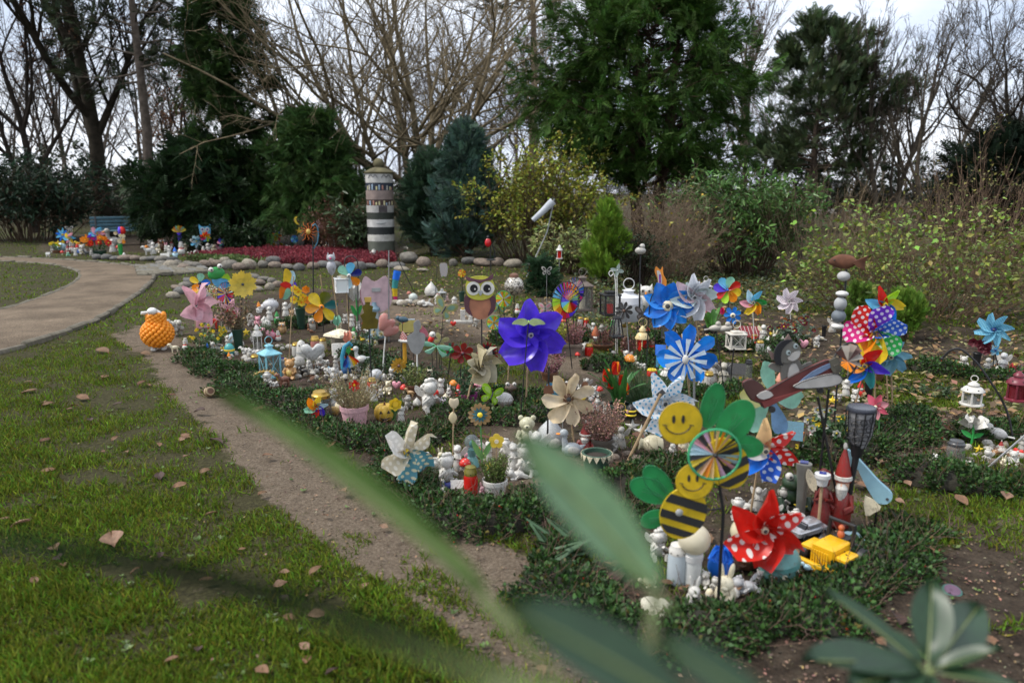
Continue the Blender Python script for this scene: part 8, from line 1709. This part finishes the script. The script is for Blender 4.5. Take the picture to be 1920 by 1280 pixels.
for i, x in enumerate((742,752,758,765,782,790)): stone('pale stone in the border row beyond the dirt patch', x, 572 + (i % 3),16,10,5 if i % 2 else 3, 'pale border stones', name='stone')
lantern('small metal lantern among the pale border stones', 829,566,540,14, 'grey', ringy=False)
t = Thing('doll_bed', 'white miniature table with candle stump on the dirt', 'garden ornament', 868,606); u = t.u; t.add('slab', box((0,0,3*u),(34*u, 20*u, 5*u),.004), cer('stone')); t.add('pillar', box((0,0,15*u),(9*u, 9*u, 22*u),.003), cer('white')); t.add('flame_cup', lathe([(3*u, 26*u),(3.4*u, 29*u)],10), mt('gold'))
# paper windmill jar, pink pot, barrel
candle('clear glass grave jar with gold lid behind the paper windmill', 604,786,54,38, 'clear', 'gold', belly=True)
t = Thing('paper_windmill', 'white card box with a pastel paper windmill in front of the glass jar', 'pinwheel', 594,794); u = t.u; t.add('card', box((-2*u, 0,20*u),(24*u, 14*u, 40*u),.003), cer((.7,.68,.64))); x, z = t.up(592,758); t.add('stake', tube([(4*u, -8*u, 0),(x, -8*u, z)],.003), mt('black')); blades(t, x, z, 20*u, 6,['yellow', 'ice', 'violet', 'red', 'mint', 'orange'], 'curl', -.06, wid=.7)
potted('pink pot of straw-coloured heather with a red poppy', 666,800,54,42,(.62,.36,.38), ph=78, col=(.30,.25,.13), n=170, spread=.85, per=18, leaf=.013, flowers=[(664,720, 'red', 13)], stem=(.3,.24,.13))
t = Thing('wooden_barrel', 'little wooden barrel tipped over on the dirt track', 'barrel', 393,742); u = t.u; bw = mat((.42,.32,.18),.7,.3,20)
t.add('staves', tr(lathe([(7.5*u, -9*u),(9*u, -3*u),(9*u, 3*u),(7.5*u, 9*u)],16),(0,0,8.5*u),(1.25,0,.3)), bw); t.add('hoop', [tr(lathe([(8.6*u, q - .8*u),(9.2*u, q),(8.6*u, q + .8*u)],16),(0,0,8.5*u),(1.25,0,.3)) for q in (-5*u, 5*u)], mt('brown')); t.add('barrel_end', tr(lathe([(5.5*u, 9.1*u),(5.5*u, 9.4*u)],14),(0,0,8.5*u),(1.25,0,.3)), mt('brown'))
crook('thin wire stake rising behind the jack-o-lantern', 722,770,[(722,700),(724,660)], 'black', .003, 'wire_stake', 'garden stake'); crook('bare bamboo cane among the left ornaments', 540,690,[(545,600),(549,520)], 'wood', .004, 'bamboo_cane', 'garden stake'); crook('pale bamboo cane right of the daffodil vase', 610,605,[(606,560),(601,517)], 'wood', .006, 'bamboo_cane', 'garden stake'); crook('twisted bamboo cane left of the feeder', 656,640,[(652,580),(648,532)], 'wood', .006, 'bamboo_cane', 'garden stake'); crook('straight bamboo pole behind the ribbon pinwheel', 952,712,[(956,640)], 'wood', .006, 'bamboo_cane', 'garden stake')
fig('rose', 'mint plastic bell flower on a green stem before the box lantern', 634,640,50, 'mint', 'mint', w=.4); flower_bowl('white lilies with dark leaves behind the peacock goose', 682,672,34,12, 'black', ['cream', 'white'],7,46,(.05,.1,.04),240,.03,.8); fig('rose', 'coral tulip-like bloom behind the peacock goose', 654,680,62,(.75,.3,.2), 'red', w=.35)
for l, x, y in (('dark ivy tuft below the heart balloons', 690,706),('leafy ivy tuft below the ochre sunflower', 720,690),('ivy tuft left of the big angel bust', 790,722)): shrub('ivy_tuft', l, x, ground_at(x, y)[1],.2,.42,(.05,.085,.04), n=420, leaf=.03, twigs=26, stemr=.003, lv=(3,), cat='plant')
# fillers: more small ornaments crowding the plots
W_ = dict(white='white', cream='cream', stone='grey stone', silver='silver', pink='pink', yellow='yellow', red='red', blue='blue', brown='brown', mint='mint green', orange='orange', ice='pale blue', black='black', tan='tan', green='green', grey='grey')
N_ = dict(angel='standing angel', cherub='seated angel', sleeping='lying angel', bunny='rabbit', bear='bear', gnome='gnome', bird='bird', duck='duck', dog='dog', sheep='lamb', owl='owl', snowman='snowman', mushroom='toadstool', heart='heart', star='star', ball='ball', egg='egg', house='little house', hedgehog='hedgehog', shell='shell', turtle='turtle', ghost='ghost', pig='pig', horse='pony', frog='frog', ladybug='ladybird', rose='rose')
def crowd(place, rows):
 for r_ in rows.split(','):
  k, c, x, y, h = r_.split(); fig(k, '%s %s %s' % (W_[c], N_[k], place), float(x), float(y), float(h), c, c if c != 'black' else 'white', random.uniform(-.6,.6))
crowd('in the soil between pink pot and big angel bust', 'angel white 700 752 34,bunny stone 714 744 22,bear cream 728 738 26,sheep white 690 745 18,heart pink 744 730 16,mushroom red 758 738 18,dog tan 770 744 18,shell white 782 762 18,cherub stone 765 766 26,gnome blue 700 730 22')
crowd('among ivy below the ochre sunflower', 'cherub white 735 712 24,sheep stone 760 718 16,angel white 775 706 26,bird ice 790 700 16,egg white 720 716 16,bear brown 748 704 20,owl cream 806 712 22,hedgehog brown 816 722 14')
crowd('under the mint dragonfly', 'angel white 826 738 30,bunny white 842 742 22,mushroom orange 850 730 18,shell cream 836 752 16,gnome red 860 742 24,heart red 815 746 16')
crowd('on the grass edge by the ribbon pinwheel', 'cherub white 900 738 26,dog white 918 740 18,star yellow 930 734 16,rose pink 890 744 30')
crowd('in front of the hedge behind the tulips', 'bunny white 1086 742 22,angel stone 1100 736 28,bear white 1114 744 22,mushroom red 1124 740 16,duck yellow 1092 752 16,sheep white 1070 730 16')
crowd('beneath the row of tall lanterns', 'angel white 1112 630 26,cherub stone 1128 628 20,snowman white 1160 640 26,bear brown 1170 652 22,bunny white 1196 632 20,egg orange 1104 640 14,gnome red 1214 636 24,duck white 1230 640 18,heart red 1186 640 14,owl brown 1240 626 24')
crowd('around the cream round lantern', 'bear cream 1188 690 24,angel white 1174 684 28,sheep white 1204 694 16,gnome green 1240 704 24,snowman white 1262 700 26,star yellow 1258 690 16')
crowd('in the plot behind the white square lantern', 'angel white 1392 650 30,bunny stone 1404 656 20,mushroom red 1420 654 16,shell white 1440 662 14,bird tan 1460 640 16,gnome red 1475 636 26,heart pink 1505 654 18,bear tan 1515 644 22,cherub white 1530 650 20,egg ice 1498 640 14,duck yellow 1448 630 16')
crowd('on the leafy slope under the shrubs', 'angel stone 1560 622 28,bunny white 1585 632 20,mushroom orange 1600 640 18,cherub white 1612 650 22')
crowd('beside the grass strip right of the cat pilot', 'angel white 1585 742 32,bear white 1602 752 24,sheep stone 1570 752 18,gnome red 1612 742 28,star yellow 1560 760 18')
crowd('along the far lawn behind the violet pinwheel', 'angel white 1000 598 26,cherub stone 1016 600 18,bear white 1034 604 20,egg pink 1046 598 14,bunny cream 984 596 20,snowman white 970 590 20,mushroom red 1056 610 14,heart white 992 606 14')
crowd('behind the daffodil vase', 'angel white 536 592 26,bear tan 548 600 20,cherub white 556 594 18,bunny stone 596 598 20,mushroom red 612 602 14,sheep white 624 606 14,duck yellow 590 606 14')
crowd('by the dried flower vase', 'cherub white 470 610 22,bear pink 484 612 20,shell white 496 606 14,angel white 506 600 26,gnome green 520 606 22,star yellow 462 630 14,bunny white 474 640 20,owl tan 530 626 22,egg mint 492 628 16')
crowd('in front of the white blank board', 'bunny white 660 690 20,cherub white 668 696 18,angel stone 630 690 24,sheep white 612 686 14,gnome red 644 684 22,bird ice 622 698 14')
crowd('under the dome-lidded lantern', 'frog green 1150 612 14,cherub white 1166 616 18,hedgehog brown 1200 620 12')
crowd('in the edge plot below the light blue pinwheel', 'angel white 1850 700 30,cherub white 1868 706 20,gnome red 1895 704 24,bunny stone 1910 706 22,mushroom red 1838 706 14')
crowd('in the white pebble plot', 'cherub white 1850 868 28,bunny cream 1880 876 24,heart red 1908 858 18,angel stone 1915 846 30,star yellow 1834 850 16')
crowd('between the two globe lights', 'cherub white 1340 1108 30,bear white 1322 1100 34,shell white 1378 1118 20')
crowd('beside the toadstool house', 'duck white 1490 1078 26,ladybug red 1500 1088 16,bird ice 1512 1072 24,bear white 1424 1092 26')
crowd('behind the toy cars', 'cherub white 1490 985 34,bunny stone 1462 990 30,angel white 1448 978 40,ball blue 1530 992 18')
crowd('in the far row by the low boulders', 'bear white 283 468 18,angel white 318 478 18,cherub cream 348 470 14,snowman white 382 478 16,bunny pink 406 470 14,mushroom red 424 474 10,gnome blue 436 474 14,angel pink 466 470 16,duck yellow 474 470 10,bear tan 494 470 12,sheep white 548 470 10,cherub stone 578 472 12,star yellow 590 470 10,angel cream 612 472 14,bunny white 636 474 12,gnome red 644 474 14')
crowd('on the soil left of the pink owl panel', 'angel white 660 612 24,bear stone 648 606 18,cherub cream 636 618 18,bunny white 672 620 18,mushroom red 684 614 12,gnome green 664 632 20,sheep white 690 628 12,duck yellow 680 640 12')
crowd('between the owl and the mosaic ball', 'cherub white 930 628 20,angel cream 946 634 24,bear tan 918 636 18,snowman white 960 622 22,egg blue 938 640 12')
crowd('near the doll-sized white table', 'bunny white 840 606 16,cherub stone 892 612 16,heart red 850 612 10,angel white 882 604 20')
crowd('under the iridescent pinwheel', 'angel white 1268 636 26,bear cream 1282 646 20,cherub white 1300 642 20,mushroom red 1314 650 14,gnome blue 1256 646 22,owl tan 1326 646 20')
crowd('in the grassy gap right of the beige spotted flower', 'cherub white 1120 772 26,bear white 1108 764 22,bunny stone 1134 780 22')
crowd('at the hedge end right of the santa bowl', 'cherub white 1150 846 34,angel stone 1164 838 40,bunny white 1260 852 30,shell white 1248 862 20,bear cream 1280 846 34')
crowd('behind the curly-haired angel', 'cherub white 800 880 34,bunny cream 826 868 30,heart pink 880 866 20,snowman white 896 858 34,star yellow 918 884 18')
crowd('around the birdhouse lantern', 'cherub white 1452 856 30,gnome red 1466 848 36,bunny white 1500 858 26,duck yellow 1440 862 20')
for x, y, h, w, c, l in ((1104,668,24,16, 'red', 'red grave candle in front of the pink heather trough'),(1268,708,28,18, 'white', 'white grave candle under the lower blue flower'),(698,738,30,18, 'red', 'red grave candle behind the jack-o-lantern'),(1424,660,22,15, 'white', 'white grave candle beside the square lantern'),(556,668,26,16, 'white', 'white grave candle left of the ghost'),(1902,702,22,15, 'red', 'red grave candle at the picture edge'),(1010,606,18,12, 'red', 'red grave candle behind the violet pinwheel'),(1170,630,22,14, 'cream', 'cream grave candle among the lanterns'),(480,690,26,18, 'clear', 'clear grave jar left of the pale blue lantern'),(1548,842,30,20, 'red', 'red grave candle in the pansy bed'),(1050,738,28,18, 'red', 'red grave candle behind the spotted flower')): candle(l, x, y, h, w, c)
for x, y, w, h, ph, col, l in ((775,738,30,18,40,(.16,.2,.05), 'green heather pot left of the big angel bust'),(1030,712,34,16,40,(.3,.13,.15), 'rosy heather pot behind the spotted flower'),(1440,690,30,14,30,(.07,.13,.05), 'small evergreen pot below the square lantern'),(1640,712,34,18,50,(.05,.12,.05), 'fir-green potted shrub behind the rainbow pinwheels'),(500,640,24,12,30,(.07,.14,.05), 'small green pot by the lighthouse lantern'),(1280,640,34,14,40,(.09,.16,.05), 'leafy pot under the iridescent pinwheel')): potted(l, x, y, w, h, 'brown', ph=ph, col=col, n=50, spread=.7, per=20, leaf=.016)
for x, y in ((1060,770),(1240,900),(905,700),(600,650),(1120,620),(1330,700),(1500,690),(1560,700),(960,600),(1780,740),(1450,820)): shrub('ivy_tuft', 'low tuft of dark leaves growing between the ornaments', x, ground_at(x, y)[1],.13,.5,(.05,.09,.035), n=420, leaf=.028, twigs=30, stemr=.003, lv=(3,), cat='plant', group='leafy tufts between the ornaments')
# small white stones and shells strewn in the plots
n = 0
for cx, cy, sx, sy, k in ((560,700,60,14,46),(470,672,40,8,20),(660,708,40,10,24),(850,884,40,10,16),(985,880,30,14,16),(1300,730,60,8,18),(520,655,40,6,16),(1240,820,60,8,10)):
 for i in range(k): stone('small pale pebble strewn among the ornaments', random.gauss(cx, sx * .6), random.gauss(cy, sy * .6), random.uniform(6,13), random.uniform(5,10), random.choice((5,5,5,3,0)), 'pale pebbles in the plots', name='pebble')
# fallen leaves
LV, LF_ = [],[]
for i in range(7):
 s = i / 6; w = .32*math.sin(math.pi * min(1, s * .92 + .06)) ** .8
 for c in (-1,-.45,0,.45,1): LV.append((c * w, s, .10*abs(c) + .10*math.sin(s * 3)))
for i in range(6):
 for j in range(4): LF_.append((i * 5 + j, i * 5 + j + 1, i * 5 + j + 6, i * 5 + j + 5))
leafm = [mesh_py('fallen_leaf', [jitter((np.array(LV), LF_),.06,5, v)], mat(c, .7,.35,5, trans=.12)) for v, c in enumerate(((.12,.052,.025),(.18,.092,.046),(.05,.024,.016),(.25,.145,.09),(.15,.08,.036)))]
def leaf_at(px, py, lp, label, group, v=None):
 X, Y, u = ground_at(px, py); o = link('fallen_leaf', leafm[random.randrange(5) if v is None else v], label=label, category='fallen leaf', group=group)
 o.location = (X, Y, .016 + random.uniform(0,.012)); s = lp * u; o.scale = (s, s, s); o.rotation_euler = (random.uniform(-.25,.25), random.uniform(-.3,.3), random.uniform(0,6.28))
for px, py, lp in ((418,838,30),(134,768,16),(212,765,18),(335,832,16),(355,862,14),(210,832,16),(125,772,12),(325,922,26),(408,970,22),(512,1110,26),(575,1168,40),(400,1096,24),(265,1070,22),(120,1070,22),(215,1035,56),(375,1220,26),(310,1250,24),(505,1272,34),(635,1265,30),(640,925,22),(615,975,18),(512,860,20),(190,855,14),(300,845,14),(60,720,14),(110,642,12),(18,998,34),(75,835,20),(240,855,16),(300,1052,22),(100,1030,30),(190,715,20),(260,728,22),(170,790,18),(420,720,12),(330,745,14),(235,690,14),(80,760,18),(545,1080,20),(690,1100,22),(580,1230,26)): leaf_at(px, py, lp, 'dry brown leaf lying on the worn front lawn or track', 'fallen leaves on the front lawn')
for i in range(34): leaf_at(random.uniform(0,640), random.uniform(640,1270) , random.uniform(9,30), 'small dry leaf scattered over the front grass', 'small leaves on the front grass', random.choice((0,2,1,4)))
for i in range(46): leaf_at(random.uniform(1590,1890), random.uniform(770,960), random.uniform(18,38), 'pinkish brown leaf lying on the bare track between the right-hand plots', 'fallen leaves on the side track', random.choice((1,3,3,4,0)))
for i in range(40): leaf_at(random.uniform(1000,1900), random.uniform(1040,1270), random.uniform(22,52), 'brown leaf lying on the dark front soil', 'fallen leaves on the dark soil')
for i in range(34): leaf_at(random.uniform(720,1420), random.uniform(800,1020), random.uniform(14,28), 'brown leaf fallen between the front plots', 'fallen leaves between the front plots')
for i in range(30): leaf_at(random.uniform(480,760), random.uniform(680,730), random.uniform(10,20), 'rust brown leaf caught among the white ornaments', 'fallen leaves among the ornaments', random.choice((0,2,0,4)))
# fine litter: crumbs of bark, leaf scraps and small weeds on the soil
n = 16000
Y = 1.9*(11/1.9) ** RNG.uniform(0,1, n); X = RNG.uniform(-.75,.78, n)*Y
g, s = ground_masks(X, Y); ok = (g < .3) | (RNG.uniform(0,1, n) < .05); X, Y = X[ok], Y[ok]; n = len(X)
V, F = scatter(LEAF_V, LEAF_F, np.stack([X, Y, gz(X, Y) + .008],-1), rand_rot(n, .35), RNG.uniform(.006,.021, n)[:, None]*np.ones(3))
link('soil_litter', mesh_np('soil_litter', V, F, mat((.15,.10,.06),.85,.3,2, tint=True), tints(n, 5,.2,1.9,.25)), kind='stuff', label='crumbs of bark and leaf scraps on the bare soil', category='litter')
n = 420
Y = 1.9*(9/1.9) ** RNG.uniform(0,1, n); X = RNG.uniform(-.75,.75, n)*Y; az = RNG.uniform(0,6.28,(n, 4)); P = np.repeat(np.stack([X, Y, gz(X, Y) + .006],-1),4,0)
d = np.stack([np.cos(az), np.sin(az), np.full_like(az, .5)],-1).reshape(-1,3)
V, F = scatter(LEAF_V, LEAF_F, P, frames(d, .2), np.repeat(RNG.uniform(.012,.03, n),4))
link('weeds', mesh_np('weeds', V, F, mat((.10,.165,.035),.5,.2,3, trans=.2, tint=True), tints(n * 4,5,.5,1.4)), kind='stuff', label='small clover-like weeds dotted over lawn and soil', category='weeds')
# ------------------------------------------------------------------ rhododendron twigs close to the lens
def at_ray(px, py, dist):
 d = Vector(ray(px, py)); return Vector((0,0, CAM_H)) + d * dist
nv, mv = 12,7
def big_leaf(w, curl):
 V, F = [],[]
 for i in range(nv + 1):
  s = i / nv; wd = w * (math.sin(math.pi * min(1,.04 + s * .95)) ** .75)/2
  for j in range(mv):
   c = j / (mv - 1)*2 - 1; V.append((c * wd, s, -curl * s * s + .16*w * (abs(c) ** 1.4) - .02*w * (1 if abs(c) < .1 else 0)))
 for i in range(nv):
  for j in range(mv - 1): a = i * mv + j; F.append((a, a + 1, a + mv + 1, a + mv))
 return (np.array(V), F)
near_m = mat((.017,.048,.018),.4,.25,12, trans=.12)
root = bpy.data.objects.new('rhododendron_shrub', None); COL.objects.link(root); root.location = (.18,.42,0); root['label'] = 'blurred rhododendron twigs with long leathery leaves right before the lens'; root['category'] = 'shrub'
vignette_leaf_m = mat((.012,.03,.011),.9,.3,9, spec=.1)  # matt leaf with the corner vignette's darkness put into its colour
def near_leaf(p, q, w, roll=0., curl=.12, m=None):
 """leaf from stalk point p to tip q (world), w = width / length"""
 d = q - p; L = d.length; y = d.normalized(); up = Vector((0,-.35,1)); x = y.cross(up).normalized(); z = x.cross(y); M = Matrix((x, y, z)).transposed()
 g = big_leaf(w, curl); me = mesh_py('leaf', [g], m or near_m); o = link('leaf', me, root)
 M4 = Matrix.Translation(p - root.location) @ (M @ Matrix.Rotation(roll, 3, 'Y')).to_4x4() @ Matrix.Scale(L, 4); o.matrix_local = M4
 rib = link('midrib', mesh_py('midrib', [tube([(0, s, -curl * s * s + .006) for s in np.linspace(-.12,.97,9)], list(np.linspace(.016,.004,9)),5)], mat((.16,.20,.07),.5,.1,9)), o)
def twig(pts, r=.0035):
 link('stem', mesh_py('stem', [tube([tuple(Vector(p) - root.location) for p in pts], r, 6)], mat((.11,.13,.05),.7,.2,9)), root)
A = at_ray
n1 = A(1225,1105,.47); near_leaf(n1, A(980,800,.50),.34,-.05, m=mat((.10,.19,.085),.22,.3,9, trans=.2)); n2 = A(900,1120,.46); near_leaf(n2, A(450,690,.52),.19,.6, m=mat((.06,.115,.02),.7,.3,9, spec=.2, trans=.3))
near_leaf(A(1290,1330,.42), A(960,1115,.42),.34,-.1); near_leaf(A(1450,1340,.42), A(1235,1185,.43),.33,-.2); near_leaf(A(960,1290,.27), A(60,920,.31),.13,1.2, m=vignette_leaf_m)
base = A(1180,1420,.42); twig([base, (n1 + base)/2 + Vector((.005,0,0)), n1]); twig([base, A(1060,1290,.43), n2]); twig([base, A(1300,1330,.42)]); twig([base, A(1470,1330,.42)]); twig([base, A(930,1290,.3)]); twig([(.18,.42,-.05),(.14,.40,.7), tuple(base)],.009)
c = A(1738,1262,1.1)
for (x, y, dd), w, rl in (((1752,1080,1.17),.46,.0),((1558,1095,1.14),.30,.3),((1520,1212,1.01),.34,.2),((1655,1170,1.22),.34,-.3),((1870,1205,1.06),.34,-.3),((1850,1120,1.25),.32,.2),((1600,1265,0.98),.36,.1),((1905,1275,1.01),.36,-.2),((1790,1150,1.29),.34,.1),((1700,1330,0.95),.4,0)): near_leaf(c + (A(x, y, dd) - c)*.12, A(x, y, dd), w, rl)
twig([tuple(A(1720,1500,.95)), tuple(A(1735,1380,1.04)), tuple(c)],.005); twig([(.18,.42,-.05),(.34,.42,.5), tuple(A(1720,1500,.95))],.008)
